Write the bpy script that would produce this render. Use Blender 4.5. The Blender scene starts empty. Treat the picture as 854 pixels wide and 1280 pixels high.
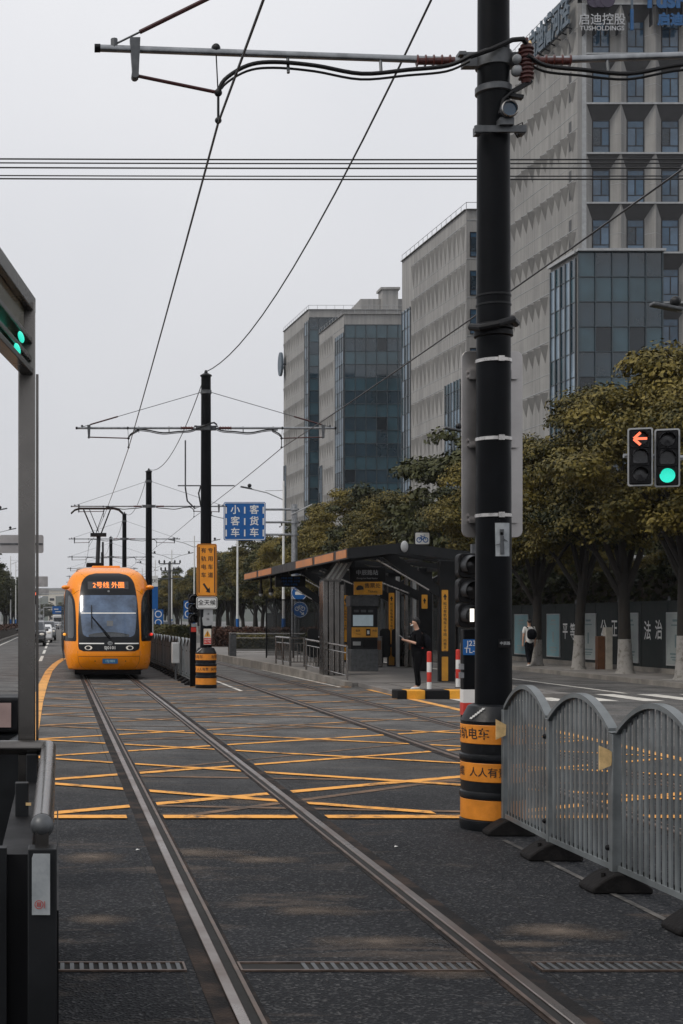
import bpy, bmesh, math, random
import numpy as np
from mathutils import Vector, Matrix
random.seed(7)
R = math.radians
sc = bpy.context.scene
COL = sc.collection
F = 1778.0; VX = 72.0; HY = 775.0; CAMZ = 1.8      # focal length in px, vanishing point of the tracks, eye height

def at(px, py, Y):
    "world point at distance Y that the photo shows at (px, py)"
    return (px - VX) * Y / F, Y, CAMZ + (HY - py) * Y / F

# ------------------------------------------------------------------ materials
MATS = {}
def mat(name, col, rough=0.6, metal=0.0, var=0.15, scale=3.0, bump=0.0, bscale=None, emit=None, estr=1.0,
        spec=0.5, coat=0.0, col2=None, fac=(0.35, 0.65), rvar=0.1):
    m = bpy.data.materials.new(name); m.use_nodes = True
    nt = m.node_tree; N = nt.nodes; L = nt.links
    b = N['Principled BSDF']
    b.inputs['Roughness'].default_value = rough
    b.inputs['Metallic'].default_value = metal
    b.inputs['Specular IOR Level'].default_value = spec
    b.inputs['Coat Weight'].default_value = coat
    c = (*col, 1.0)
    tc = N.new('ShaderNodeTexCoord')
    if var > 0 or col2:
        nz = N.new('ShaderNodeTexNoise'); nz.inputs['Scale'].default_value = scale
        nz.inputs['Detail'].default_value = 6.0; nz.inputs['Roughness'].default_value = 0.62
        L.new(tc.outputs['Object'], nz.inputs['Vector'])
        rp = N.new('ShaderNodeValToRGB')
        rp.color_ramp.elements[0].position = fac[0]; rp.color_ramp.elements[1].position = fac[1]
        if col2:
            rp.color_ramp.elements[0].color = c; rp.color_ramp.elements[1].color = (*col2, 1.0)
        else:
            rp.color_ramp.elements[0].color = (*[x * (1 - var) for x in col], 1)
            rp.color_ramp.elements[1].color = (*[min(1, x * (1 + var)) for x in col], 1)
        L.new(nz.outputs['Fac'], rp.inputs['Fac']); L.new(rp.outputs['Color'], b.inputs['Base Color'])
        if rvar > 0:
            mr = N.new('ShaderNodeMapRange'); mr.inputs['To Min'].default_value = max(0.02, rough - rvar)
            mr.inputs['To Max'].default_value = min(1.0, rough + rvar)
            mr.inputs['From Min'].default_value = 0.3; mr.inputs['From Max'].default_value = 0.7
            L.new(nz.outputs['Fac'], mr.inputs['Value']); L.new(mr.outputs['Result'], b.inputs['Roughness'])
    else:
        b.inputs['Base Color'].default_value = c
    if bump > 0:
        n2 = N.new('ShaderNodeTexNoise'); n2.inputs['Scale'].default_value = bscale or scale * 8
        n2.inputs['Detail'].default_value = 4.0
        L.new(tc.outputs['Object'], n2.inputs['Vector'])
        bp = N.new('ShaderNodeBump'); bp.inputs['Strength'].default_value = bump; bp.inputs['Distance'].default_value = 0.02
        L.new(n2.outputs['Fac'], bp.inputs['Height']); L.new(bp.outputs['Normal'], b.inputs['Normal'])
    if emit:
        b.inputs['Emission Color'].default_value = (*emit, 1); b.inputs['Emission Strength'].default_value = estr
    MATS[name] = m
    return m

def asphalt(name, base, light, stain):
    m = bpy.data.materials.new(name); m.use_nodes = True
    nt = m.node_tree; N = nt.nodes; L = nt.links; b = N['Principled BSDF']
    tc = N.new('ShaderNodeTexCoord'); P = tc.outputs['Object']
    def noise(s, d=5, r=0.6):
        n = N.new('ShaderNodeTexNoise'); n.inputs['Scale'].default_value = s
        n.inputs['Detail'].default_value = d; n.inputs['Roughness'].default_value = r
        L.new(P, n.inputs['Vector']); return n.outputs['Fac']
    def ramp(src, p0, p1, c0, c1):
        r = N.new('ShaderNodeValToRGB'); e = r.color_ramp.elements
        e[0].position = p0; e[1].position = p1; e[0].color = (*c0, 1); e[1].color = (*c1, 1)
        L.new(src, r.inputs['Fac']); return r.outputs['Color']
    def mix(f, a, c, mode='MIX'):
        x = N.new('ShaderNodeMix'); x.data_type = 'RGBA'; x.blend_type = mode
        if hasattr(f, 'links') or not isinstance(f, (int, float)): L.new(f, x.inputs[0])
        else: x.inputs[0].default_value = f
        for s, v in ((x.inputs[6], a), (x.inputs[7], c)):
            if isinstance(v, tuple): s.default_value = (*v, 1)
            else: L.new(v, s)
        return x.outputs[2]
    big = ramp(noise(0.35, 6, 0.65), 0.36, 0.66, tuple(x * 0.8 for x in base), tuple(x * 1.6 for x in base))
    # asphalt colour turns paler with distance along Y, the change broken by noise
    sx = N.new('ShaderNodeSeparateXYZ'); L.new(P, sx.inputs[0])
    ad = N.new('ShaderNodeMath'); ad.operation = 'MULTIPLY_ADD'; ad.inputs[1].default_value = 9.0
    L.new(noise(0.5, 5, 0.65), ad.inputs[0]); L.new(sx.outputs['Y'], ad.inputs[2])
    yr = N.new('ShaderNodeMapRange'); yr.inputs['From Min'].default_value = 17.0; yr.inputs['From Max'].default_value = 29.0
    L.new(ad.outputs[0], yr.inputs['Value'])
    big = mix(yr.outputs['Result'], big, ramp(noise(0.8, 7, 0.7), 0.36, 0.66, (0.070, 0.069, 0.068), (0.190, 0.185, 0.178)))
    vor = N.new('ShaderNodeTexVoronoi'); vor.inputs['Scale'].default_value = 62; L.new(P, vor.inputs['Vector'])
    agg = ramp(vor.outputs['Color'], 0.66, 1.05, (0, 0, 0), (1, 1, 1))
    c = mix(agg, big, light)
    vor2 = N.new('ShaderNodeTexVoronoi'); vor2.inputs['Scale'].default_value = 26; L.new(P, vor2.inputs['Vector'])
    pit = ramp(vor2.outputs['Distance'], 0.12, 0.3, (1, 1, 1), (0, 0, 0))
    c = mix(pit, c, tuple(x * 0.45 for x in base))
    # dusty brown patches with a shape of their own
    mp = N.new('ShaderNodeMapping'); mp.inputs['Scale'].default_value = (0.55, 1.9, 1); L.new(P, mp.inputs['Vector'])
    n3 = N.new('ShaderNodeTexNoise'); n3.inputs['Scale'].default_value = 0.8; n3.inputs['Detail'].default_value = 7
    n3.inputs['Roughness'].default_value = 0.7; n3.inputs['Distortion'].default_value = 0.4
    L.new(mp.outputs['Vector'], n3.inputs['Vector'])
    dust = ramp(n3.outputs['Fac'], 0.55, 0.74, (0, 0, 0), (0.95, 0.95, 0.95))
    c = mix(dust, c, stain)
    oil = ramp(noise(0.9, 6, 0.7), 0.60, 0.72, (0, 0, 0), (0.6, 0.6, 0.6))
    c = mix(oil, c, tuple(x * 0.5 for x in base))
    L.new(c, b.inputs['Base Color'])
    mr = N.new('ShaderNodeMapRange'); mr.inputs['To Min'].default_value = 0.62; mr.inputs['To Max'].default_value = 0.9
    L.new(noise(0.9), mr.inputs['Value']); L.new(mr.outputs['Result'], b.inputs['Roughness'])
    b.inputs['Specular IOR Level'].default_value = 0.2
    bp = N.new('ShaderNodeBump'); bp.inputs['Strength'].default_value = 0.8; bp.inputs['Distance'].default_value = 0.02
    L.new(vor.outputs['Distance'], bp.inputs['Height']); L.new(bp.outputs['Normal'], b.inputs['Normal'])
    MATS[name] = m; return m

def worn_paint(name, col, under, lo, hi, scale=2.5):
    "road paint rubbed through to the asphalt in patches"
    m = bpy.data.materials.new(name); m.use_nodes = True
    nt = m.node_tree; N = nt.nodes; L = nt.links; b = N['Principled BSDF']
    tc = N.new('ShaderNodeTexCoord')
    n = N.new('ShaderNodeTexNoise'); n.inputs['Scale'].default_value = scale; n.inputs['Detail'].default_value = 9
    n.inputs['Roughness'].default_value = 0.75; L.new(tc.outputs['Object'], n.inputs['Vector'])
    r = N.new('ShaderNodeValToRGB'); e = r.color_ramp.elements
    e[0].position = lo; e[1].position = hi; e[0].color = (*col, 1); e[1].color = (*under, 1)
    L.new(n.outputs['Fac'], r.inputs['Fac']); L.new(r.outputs['Color'], b.inputs['Base Color'])
    b.inputs['Roughness'].default_value = 0.8; b.inputs['Specular IOR Level'].default_value = 0.3
    MATS[name] = m; return m

def leaf_mat(name, dark, lightc, scale=0.55):
    m = bpy.data.materials.new(name); m.use_nodes = True
    nt = m.node_tree; N = nt.nodes; L = nt.links; b = N['Principled BSDF']
    tc = N.new('ShaderNodeTexCoord'); g = N.new('ShaderNodeNewGeometry')
    n = N.new('ShaderNodeTexNoise'); n.inputs['Scale'].default_value = scale; n.inputs['Detail'].default_value = 3
    L.new(tc.outputs['Object'], n.inputs['Vector'])
    a = N.new('ShaderNodeMath'); a.operation = 'MULTIPLY_ADD'; a.inputs[1].default_value = 0.34
    L.new(g.outputs['Random Per Island'], a.inputs[0]); L.new(n.outputs['Fac'], a.inputs[2])
    oi = N.new('ShaderNodeObjectInfo'); a2 = N.new('ShaderNodeMath'); a2.operation = 'MULTIPLY_ADD'; a2.inputs[1].default_value = 0.22
    L.new(oi.outputs['Random'], a2.inputs[0]); L.new(a.outputs[0], a2.inputs[2])
    r = N.new('ShaderNodeValToRGB'); e = r.color_ramp.elements
    e[0].position = 0.50; e[1].position = 1.02; e[0].color = (*dark, 1); e[1].color = (*lightc, 1)
    L.new(a2.outputs[0], r.inputs['Fac']); L.new(r.outputs['Color'], b.inputs['Base Color'])
    b.inputs['Roughness'].default_value = 0.6; b.inputs['Specular IOR Level'].default_value = 0.25
    MATS[name] = m; return m

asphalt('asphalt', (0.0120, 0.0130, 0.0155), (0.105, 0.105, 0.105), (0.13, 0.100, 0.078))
YEL = (0.72, 0.335, 0.055)
worn_paint('paint_yellow', (0.78, 0.36, 0.075), (0.055, 0.045, 0.038), 0.50, 0.64, 2.8)
worn_paint('paint_yellow_thin', (0.66, 0.34, 0.12), (0.055, 0.05, 0.045), 0.40, 0.60, 1.6)
worn_paint('paint_yellow_far', (0.72, 0.36, 0.10), (0.06, 0.052, 0.045), 0.50, 0.68, 1.5)
worn_paint('paint_yellow_old', (0.2, 0.12, 0.07), (0.045, 0.04, 0.036), 0.40, 0.62)
worn_paint('paint_white', (0.62, 0.60, 0.55), (0.06, 0.06, 0.06), 0.52, 0.72)
worn_paint('paint_white_old', (0.15, 0.14, 0.13), (0.03, 0.03, 0.03), 0.38, 0.58)
worn_paint('whitewash', (0.27, 0.26, 0.245), (0.10, 0.09, 0.075), 0.5, 0.68, 6)
mat('rail_steel', (0.30, 0.265, 0.245), 0.32, 1.0, 0.35, 1.3, 0.0, 60, col2=(0.17, 0.125, 0.105))
mat('rail_lip', (0.16, 0.12, 0.10), 0.5, 0.8, 0.4, 8)
mat('rail_groove', (0.012, 0.011, 0.010), 0.9, 0, 0.3, 9)
mat('rail_seal', (0.046, 0.030, 0.022), 0.85, 0, 0.4, 2.6, 0.5, 60, col2=(0.013, 0.012, 0.012), fac=(0.34, 0.54), spec=0.2)
mat('kerb_stone', (0.2, 0.185, 0.165), 0.85, 0, 0.3, 1.6, 0.3, 18)
mat('pavement', (0.17, 0.16, 0.15), 0.85, 0, 0.22, 0.7, 0.15, 12)
mat('black_paint', (0.0030, 0.0036, 0.0048), 0.42, 0, 0.35, 4, 0.05, 40, spec=0.10)
mat('guard_black', (0.008, 0.009, 0.011), 0.42, 0, 0.35, 7, 0.12, 22, spec=0.25)
mat('guard_orange', (0.66, 0.225, 0.015), 0.5, 0, 0.16, 5, 0.1, 60)
mat('ink', (0.012, 0.010, 0.010), 0.55, 0, 0, 1)
mat('galv', (0.30, 0.31, 0.32), 0.42, 0.85, 0.25, 9, 0.05, 50)
mat('galv_dark', (0.10, 0.105, 0.11), 0.5, 0.6, 0.3, 9)
mat('band_steel', (0.5, 0.48, 0.46), 0.3, 0.95, 0.3, 12)
mat('insulator', (0.085, 0.024, 0.020), 0.35, 0, 0.2, 12)
mat('red_rod', (0.055, 0.013, 0.012), 0.4, 0, 0.2, 12)
mat('cable', (0.008, 0.008, 0.009), 0.5, 0, 0.2, 8, spec=0.3)
mat('wire', (0.025, 0.025, 0.027), 0.45, 0.3, 0.2, 4)
mat('fence_grey', (0.125, 0.138, 0.143), 0.40, 0, 0.30, 2.6, 0.05, 70)
mat('rubber', (0.009, 0.008, 0.008), 0.8, 0, 0.4, 9, 0.4, 30, spec=0.2)
mat('tab_yellow', (0.68, 0.47, 0.22), 0.5, 0, 0.2, 14)
mat('sign_back', (0.42, 0.40, 0.39), 0.38, 0.8, 0.2, 1.6, 0.03, 9)
mat('stainless', (0.36, 0.34, 0.32), 0.26, 1.0, 0.15, 1.6, 0.0, 30, rvar=0.04)
mat('stainless_dark', (0.17, 0.16, 0.15), 0.26, 1.0, 0.22, 1.4, 0.0, 30, rvar=0.04)
mat('dark_metal', (0.010, 0.011, 0.0125), 0.45, 0.0, 0.3, 3, spec=0.25)
mat('near_black', (0.005, 0.005, 0.006), 0.55, 0, 0.2, 3, spec=0.2)
mat('white_paint', (0.72, 0.72, 0.70), 0.45, 0, 0.08, 3)
mat('grey_paint', (0.33, 0.34, 0.345), 0.5, 0, 0.14, 3)
mat('cream', (0.62, 0.58, 0.5), 0.6, 0, 0.14, 4)
mat('sign_blue', (0.008, 0.10, 0.33), 0.45, 0, 0.12, 2, spec=0.3)
mat('sign_orange', (0.82, 0.30, 0.018), 0.45, 0, 0.1, 3)
mat('red_paint', (0.55, 0.035, 0.022), 0.45, 0, 0.14, 5)
mat('yellow_paint', (0.70, 0.315, 0.02), 0.5, 0, 0.16, 5)
mat('strip_yellow', (0.72, 0.33, 0.03), 0.45, 0, 0.14, 3)
mat('tram_orange', (0.90, 0.275, 0.004), 0.30, 0, 0.05, 1.0, coat=0.12, spec=0.35)
mat('tram_seam', (0.10, 0.035, 0.006), 0.6, 0, 0, 1)
mat('tram_black', (0.006, 0.007, 0.009), 0.30, 0, 0.1, 2, spec=0.25, rvar=0.04)
mat('tram_glass', (0.062, 0.095, 0.155), 0.15, 0, 0.5, 1.6, spec=0.7, rvar=0.0)
mat('side_glass', (0.03, 0.036, 0.042), 0.05, 0, 0.4, 1.2, spec=0.9, rvar=0.0)
mat('lamp_white', (0.62, 0.58, 0.52), 0.2, 0, 0, 1, emit=(1, 0.93, 0.8), estr=0.12)
mat('white_bar', (0.8, 0.8, 0.78), 0.4, 0, 0, 1)
mat('led_orange', (0.6, 0.12, 0.02), 0.5, 0, 0, 1, emit=(1.0, 0.27, 0.05), estr=1.5)
mat('led_board', (0.035, 0.033, 0.034), 0.35, 0, 0.15, 3)
mat('amber', (0.8, 0.3, 0.03), 0.3, 0, 0, 1, emit=(1.0, 0.42, 0.05), estr=0.8)
mat('tail_red', (0.6, 0.03, 0.02), 0.3, 0, 0, 1, emit=(1, 0.05, 0.03), estr=0.7)
mat('plate_blue', (0.01, 0.10, 0.22), 0.4, 0, 0.1, 5)
mat('plate_ink', (0.35, 0.55, 0.65), 0.5, 0, 0, 1)
mat('signal_white', (0.9, 0.9, 0.85), 0.4, 0, 0, 1, emit=(1.0, 0.95, 0.84), estr=1.6)
mat('signal_green', (0.02, 0.5, 0.4), 0.4, 0, 0.3, 60, emit=(0.03, 0.80, 0.58), estr=0.85)
mat('signal_red', (0.6, 0.08, 0.04), 0.4, 0, 0, 1, emit=(1.0, 0.19, 0.09), estr=1.3)
mat('lens_off', (0.022, 0.022, 0.024), 0.2, 0, 0.3, 12)
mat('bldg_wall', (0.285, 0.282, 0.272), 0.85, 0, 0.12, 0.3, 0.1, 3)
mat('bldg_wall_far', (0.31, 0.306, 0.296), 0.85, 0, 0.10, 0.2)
mat('bldg_fin', (0.22, 0.218, 0.21), 0.85, 0, 0.1, 0.5)
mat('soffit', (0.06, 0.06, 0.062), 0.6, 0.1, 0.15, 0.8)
mat('win_frame', (0.014, 0.016, 0.02), 0.4, 0.2, 0.1, 2)
mat('pane_a', (0.026, 0.068, 0.118), 0.05, 0, 0.45, 0.5, spec=0.7, rvar=0)
mat('pane_b', (0.055, 0.105, 0.165), 0.06, 0, 0.4, 0.4, spec=0.8, rvar=0)
mat('pane_c', (0.010, 0.024, 0.038), 0.04, 0, 0.4, 0.6, spec=0.7, rvar=0)
mat('curtain_a', (0.011, 0.031, 0.046), 0.04, 0, 0.5, 0.12, spec=0.85, rvar=0)
mat('curtain_b', (0.028, 0.066, 0.085), 0.05, 0, 0.4, 0.12, spec=0.7, rvar=0)
mat('curtain_c', (0.005, 0.011, 0.016), 0.04, 0, 0.4, 0.12, spec=0.6, rvar=0)
mat('strip_glass', (0.15, 0.21, 0.27), 0.1, 0, 0.25, 0.4, spec=0.9, rvar=0)
mat('mullion', (0.045, 0.06, 0.07), 0.4, 0.4, 0.1, 1)
mat('letter_grey', (0.42, 0.43, 0.44), 0.5, 0, 0.1, 2)
mat('letter_blue', (0.004, 0.075, 0.21), 0.45, 0, 0.1, 2)
mat('letter_purple', (0.035, 0.025, 0.05), 0.5, 0, 0.1, 2)
mat('letter_slate', (0.07, 0.10, 0.13), 0.5, 0, 0.1, 2)
mat('hoarding', (0.009, 0.015, 0.0145), 0.75, 0, 0.3, 1.6, 0.2, 25)
mat('poster_teal', (0.20, 0.33, 0.35), 0.5, 0, 0.3, 1.2, col2=(0.16, 0.33, 0.38))
mat('poster_grey', (0.26, 0.29, 0.285), 0.5, 0, 0.15, 1.5)
mat('poster_ink', (0.10, 0.15, 0.16), 0.6, 0, 0, 1)
mat('bark', (0.018, 0.015, 0.012), 0.9, 0, 0.4, 6, 0.6, 22)
leaf_mat('leaves', (0.014, 0.020, 0.006), (0.180, 0.140, 0.030))
leaf_mat('leaves_dark', (0.010, 0.016, 0.007), (0.065, 0.068, 0.022))
leaf_mat('hedge_green', (0.025, 0.032, 0.012), (0.14, 0.115, 0.035), 1.5)
leaf_mat('hedge_red', (0.035, 0.020, 0.015), (0.12, 0.06, 0.042), 1.5)
mat('soil', (0.05, 0.04, 0.032), 0.95, 0, 0.4, 1.5, 0.5, 12)
mat('skin', (0.50, 0.29, 0.2), 0.5, 0, 0.06, 9)
mat('hair', (0.008, 0.007, 0.007), 0.5, 0, 0.3, 40)
mat('cloth_black', (0.005, 0.005, 0.006), 0.95, 0, 0.35, 7, 0.3, 20, spec=0.08)
mat('cloth_dark', (0.009, 0.010, 0.013), 0.95, 0, 0.3, 7, 0.3, 20, spec=0.08)
mat('cloth_white', (0.62, 0.62, 0.60), 0.9, 0, 0.1, 7, 0.3, 20)
mat('car_black', (0.010, 0.011, 0.013), 0.14, 0.1, 0.1, 2, coat=0.6)
mat('car_white', (0.62, 0.62, 0.62), 0.2, 0, 0.05, 2, coat=0.5)
mat('car_grey', (0.12, 0.125, 0.13), 0.2, 0.3, 0.05, 2, coat=0.5)
mat('car_glass', (0.02, 0.025, 0.03), 0.05, 0, 0.1, 2, spec=0.9)
mat('screen', (0.30, 0.36, 0.39), 0.2, 0, 0.12, 4, emit=(0.35, 0.43, 0.47), estr=0.25)
mat('pink_panel', (0.38, 0.27, 0.25), 0.4, 0, 0.15, 4)
mat('olive_panel', (0.09, 0.085, 0.05), 0.15, 0.2, 0.3, 3, spec=0.8)
mat('hill', (0.035, 0.045, 0.03), 0.95, 0, 0.5, 0.02)
mat('shelter_glass', (0.05, 0.055, 0.055), 0.08, 0, 0.3, 1, spec=0.6)
MATS['shelter_glass'].node_tree.nodes['Principled BSDF'].inputs['Alpha'].default_value = 0.42
mat('wood_brown', (0.17, 0.075, 0.035), 0.7, 0, 0.2, 4)
mat('eave_orange', (0.50, 0.19, 0.06), 0.5, 0, 0.2, 2)
mat('box_white', (0.45, 0.46, 0.46), 0.55, 0, 0.1, 3)
mat('sticker', (0.40, 0.42, 0.43), 0.5, 0, 0.2, 9, col2=(0.25, 0.27, 0.28))
mat('logo_red', (0.42, 0.06, 0.05), 0.5, 0, 0, 1)
def dust_mat():
    m = mat('dust', (0.15, 0.122, 0.100), 0.95, 0, 0.25, 4, spec=0.1); nt = m.node_tree; N = nt.nodes; L = nt.links
    tc = N.new('ShaderNodeTexCoord'); mp = N.new('ShaderNodeMapping'); mp.inputs['Location'].default_value = (-1, -1, 0); mp.inputs['Scale'].default_value = (2, 2, 0)
    L.new(tc.outputs['Generated'], mp.inputs['Vector']); ln = N.new('ShaderNodeVectorMath'); ln.operation = 'LENGTH'; L.new(mp.outputs['Vector'], ln.inputs[0])
    n = N.new('ShaderNodeTexNoise'); n.inputs['Scale'].default_value = 3.2; n.inputs['Detail'].default_value = 8; n.inputs['Roughness'].default_value = 0.72; L.new(tc.outputs['Object'], n.inputs['Vector'])
    a = N.new('ShaderNodeMath'); a.operation = 'MULTIPLY_ADD'; a.inputs[1].default_value = 1.7; L.new(n.outputs['Fac'], a.inputs[0])
    s_ = N.new('ShaderNodeMath'); s_.operation = 'MULTIPLY'; s_.inputs[1].default_value = -1.0; L.new(ln.outputs['Value'], s_.inputs[0]); L.new(s_.outputs[0], a.inputs[2])
    r = N.new('ShaderNodeMapRange'); r.inputs['From Min'].default_value = 0.05; r.inputs['From Max'].default_value = 0.85; r.inputs['To Max'].default_value = 0.7; L.new(a.outputs[0], r.inputs['Value'])
    L.new(r.outputs['Result'], m.node_tree.nodes['Principled BSDF'].inputs['Alpha'])
dust_mat()
def streaked(name):
    "rain streaks and joints of cladding panels on the office walls"
    m = MATS[name]; nt = m.node_tree; N = nt.nodes; L = nt.links; b = N['Principled BSDF']
    src = b.inputs['Base Color'].links[0].from_socket
    tc = N.new('ShaderNodeTexCoord'); mp = N.new('ShaderNodeMapping'); mp.inputs['Scale'].default_value = (1.6, 1.6, 0.07)
    L.new(tc.outputs['Object'], mp.inputs['Vector'])
    n = N.new('ShaderNodeTexNoise'); n.inputs['Scale'].default_value = 1.0; n.inputs['Detail'].default_value = 6; n.inputs['Roughness'].default_value = 0.7
    L.new(mp.outputs['Vector'], n.inputs['Vector'])
    r = N.new('ShaderNodeValToRGB'); e = r.color_ramp.elements; e[0].position = 0.34; e[1].position = 0.62
    e[0].color = (0.62, 0.62, 0.63, 1); e[1].color = (1.04, 1.03, 1.02, 1); L.new(n.outputs['Fac'], r.inputs['Fac'])
    x = N.new('ShaderNodeMix'); x.data_type = 'RGBA'; x.blend_type = 'MULTIPLY'; x.inputs[0].default_value = 0.8
    L.new(src, x.inputs[6]); L.new(r.outputs['Color'], x.inputs[7]); L.new(x.outputs[2], b.inputs['Base Color'])
for k in ('bldg_wall', 'bldg_wall_far', 'bldg_fin'): streaked(k)
M = MATS

# ------------------------------------------------------------------ mesh builder
TXT = {}
def text_geo(s, bold=0.0, extr=0.0, align='CENTER', spacing=1.0, line=1.0):
    key = (s, bold, extr, align, spacing, line)
    if key in TXT: return TXT[key]
    cu = bpy.data.curves.new('t', 'FONT'); cu.body = s; cu.align_x = align; cu.align_y = 'CENTER'
    cu.size = 1.0; cu.offset = bold; cu.extrude = extr; cu.resolution_u = 3; cu.space_character = spacing; cu.space_line = line
    ob = bpy.data.objects.new('t', cu); COL.objects.link(ob)
    dg = bpy.context.evaluated_depsgraph_get(); dg.update()
    me = bpy.data.meshes.new_from_object(ob.evaluated_get(dg))
    v = [tuple(p.co) for p in me.vertices]; f = [tuple(p.vertices) for p in me.polygons]
    bpy.data.objects.remove(ob); bpy.data.curves.remove(cu); bpy.data.meshes.remove(me)
    TXT[key] = (v, f); return v, f

def rrect(w, h, r, n=5):
    pts = []
    for cx, cy, a0 in ((w/2-r, h/2-r, 0), (-w/2+r, h/2-r, 90), (-w/2+r, -h/2+r, 180), (w/2-r, -h/2+r, 270)):
        for i in range(n + 1):
            a = R(a0 + 90 * i / n); pts.append((cx + r * math.cos(a), cy + r * math.sin(a)))
    return pts

def circ(r, n=24, rz=None):
    return [(r * math.cos(2*math.pi*i/n), (rz or r) * math.sin(2*math.pi*i/n)) for i in range(n)]

class MB:
    def __init__(s): s.v = []; s.f = []; s.m = []
    def add(s, v, f, mi=0):
        o = len(s.v); s.v += [tuple(p) for p in v]
        for q in f: s.f.append(tuple(i + o for i in q)); s.m.append(mi)
        return s
    def box(s, c, d, mi=0, rz=0.0, rot=None):
        x, y, z = d[0]/2, d[1]/2, d[2]/2
        vs = [Vector(p) for p in ((-x,-y,-z),(x,-y,-z),(x,y,-z),(-x,y,-z),(-x,-y,z),(x,-y,z),(x,y,z),(-x,y,z))]
        mt = rot if rot is not None else (Matrix.Rotation(rz, 3, 'Z') if rz else None)
        if mt is not None: vs = [mt @ p for p in vs]
        c = Vector(c)
        return s.add([p + c for p in vs], [(0,3,2,1),(4,5,6,7),(0,1,5,4),(1,2,6,5),(2,3,7,6),(3,0,4,7)], mi)
    def b2(s, a, b, mi=0):
        return s.box([(a[i]+b[i])/2 for i in range(3)], [abs(b[i]-a[i]) for i in range(3)], mi)
    def tube(s, pts, r, n=10, mi=0, cap=True):
        pts = [Vector(p) for p in pts]; k = len(pts)
        rs = r if isinstance(r, (list, tuple)) else [r] * k
        vs = []; fs = []; ref = None
        for i, p in enumerate(pts):
            d = (pts[min(i+1, k-1)] - pts[max(i-1, 0)]).normalized()
            if ref is None: ref = Vector((0,0,1)) if abs(d.z) < 0.9 else Vector((1,0,0))
            u = d.cross(ref).normalized(); w = u.cross(d).normalized(); ref = w
            for j in range(n):
                a = 2*math.pi*j/n
                vs.append(p + (u*math.cos(a) + w*math.sin(a)) * rs[i])
        for i in range(k-1):
            for j in range(n):
                fs.append((i*n+j, i*n+(j+1)%n, (i+1)*n+(j+1)%n, (i+1)*n+j))
        if cap: fs.append(tuple(range(n-1, -1, -1))); fs.append(tuple(range((k-1)*n, k*n)))
        return s.add(vs, fs, mi)
    def bar(s, a, b, w, h, mi=0, up=(0,0,1)):
        "rectangular bar from a to b, w across, h along up"
        a = Vector(a); b = Vector(b); d = (b-a).normalized(); u = d.cross(Vector(up))
        if u.length < 1e-4: u = d.cross(Vector((1,0,0)))
        u.normalize(); t = u.cross(d).normalized()
        vs = []
        for p in (a, b):
            for x, y in ((-1,-1),(1,-1),(1,1),(-1,1)): vs.append(p + u*x*w/2 + t*y*h/2)
        return s.add(vs, [(0,3,2,1),(4,5,6,7),(0,1,5,4),(1,2,6,5),(2,3,7,6),(3,0,4,7)], mi)
    def lathe(s, prof, c=(0,0,0), n=28, mi=0, ax='z', cap=True):
        "prof: list of (radius, height)"
        vs = []; fs = []; k = len(prof)
        for r, h in prof:
            for j in range(n):
                a = 2*math.pi*j/n; x, y = r*math.cos(a), r*math.sin(a)
                p = {'z': (x, y, h), 'y': (x, h, y), 'x': (h, x, y)}[ax]
                vs.append((p[0]+c[0], p[1]+c[1], p[2]+c[2]))
        for i in range(k-1):
            for j in range(n): fs.append((i*n+j, i*n+(j+1)%n, (i+1)*n+(j+1)%n, (i+1)*n+j))
        if cap: fs.append(tuple(range(n-1, -1, -1))); fs.append(tuple(range((k-1)*n, k*n)))
        return s.add(vs, fs, mi)
    def prism(s, pts, f0, f1, mi=0):
        n = len(pts)
        vs = [f0(u, v) for u, v in pts] + [f1(u, v) for u, v in pts]
        fs = [tuple(range(n)), tuple(range(2*n-1, n-1, -1))]
        fs += [(i, n+i, n+(i+1)%n, (i+1)%n) for i in range(n)]
        return s.add(vs, fs, mi)
    def plate(s, pts, cx, y0, cz, t, mi=0):
        "outline in x-z, front face at y0 (towards the camera), thickness t"
        return s.prism(pts, lambda u, v: (cx+u, y0, cz+v), lambda u, v: (cx+u, y0+t, cz+v), mi)
    def sphere(s, c, r, n=16, mi=0, sc3=(1,1,1), m=10):
        vs = []; fs = []
        for i in range(1, m):
            t = math.pi*i/m
            for j in range(n):
                a = 2*math.pi*j/n
                vs.append((c[0]+r*sc3[0]*math.sin(t)*math.cos(a), c[1]+r*sc3[1]*math.sin(t)*math.sin(a), c[2]+r*sc3[2]*math.cos(t)))
        k = len(vs); vs += [(c[0],c[1],c[2]+r*sc3[2]), (c[0],c[1],c[2]-r*sc3[2])]
        for i in range(m-2):
            for j in range(n): fs.append((i*n+j, (i+1)*n+j, (i+1)*n+(j+1)%n, i*n+(j+1)%n))
        for j in range(n):
            fs.append((k, j, (j+1)%n)); fs.append((k+1, (m-2)*n+(j+1)%n, (m-2)*n+j))
        return s.add(vs, fs, mi)
    def quad(s, a, b, c, d, mi=0): return s.add([a, b, c, d], [(0,1,2,3)], mi)
    def text(s, st, size, fn, bold=0.012, mi=0, extr=0.0, align='CENTER', spacing=1.0, line=1.0, sx=1.0):
        "fn maps text-plane (x, y, out) to a point"
        v, f = text_geo(st, bold, extr, align, spacing, line)
        return s.add([fn(p[0]*size*sx, p[1]*size, p[2]*size) for p in v], f, mi)
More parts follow.
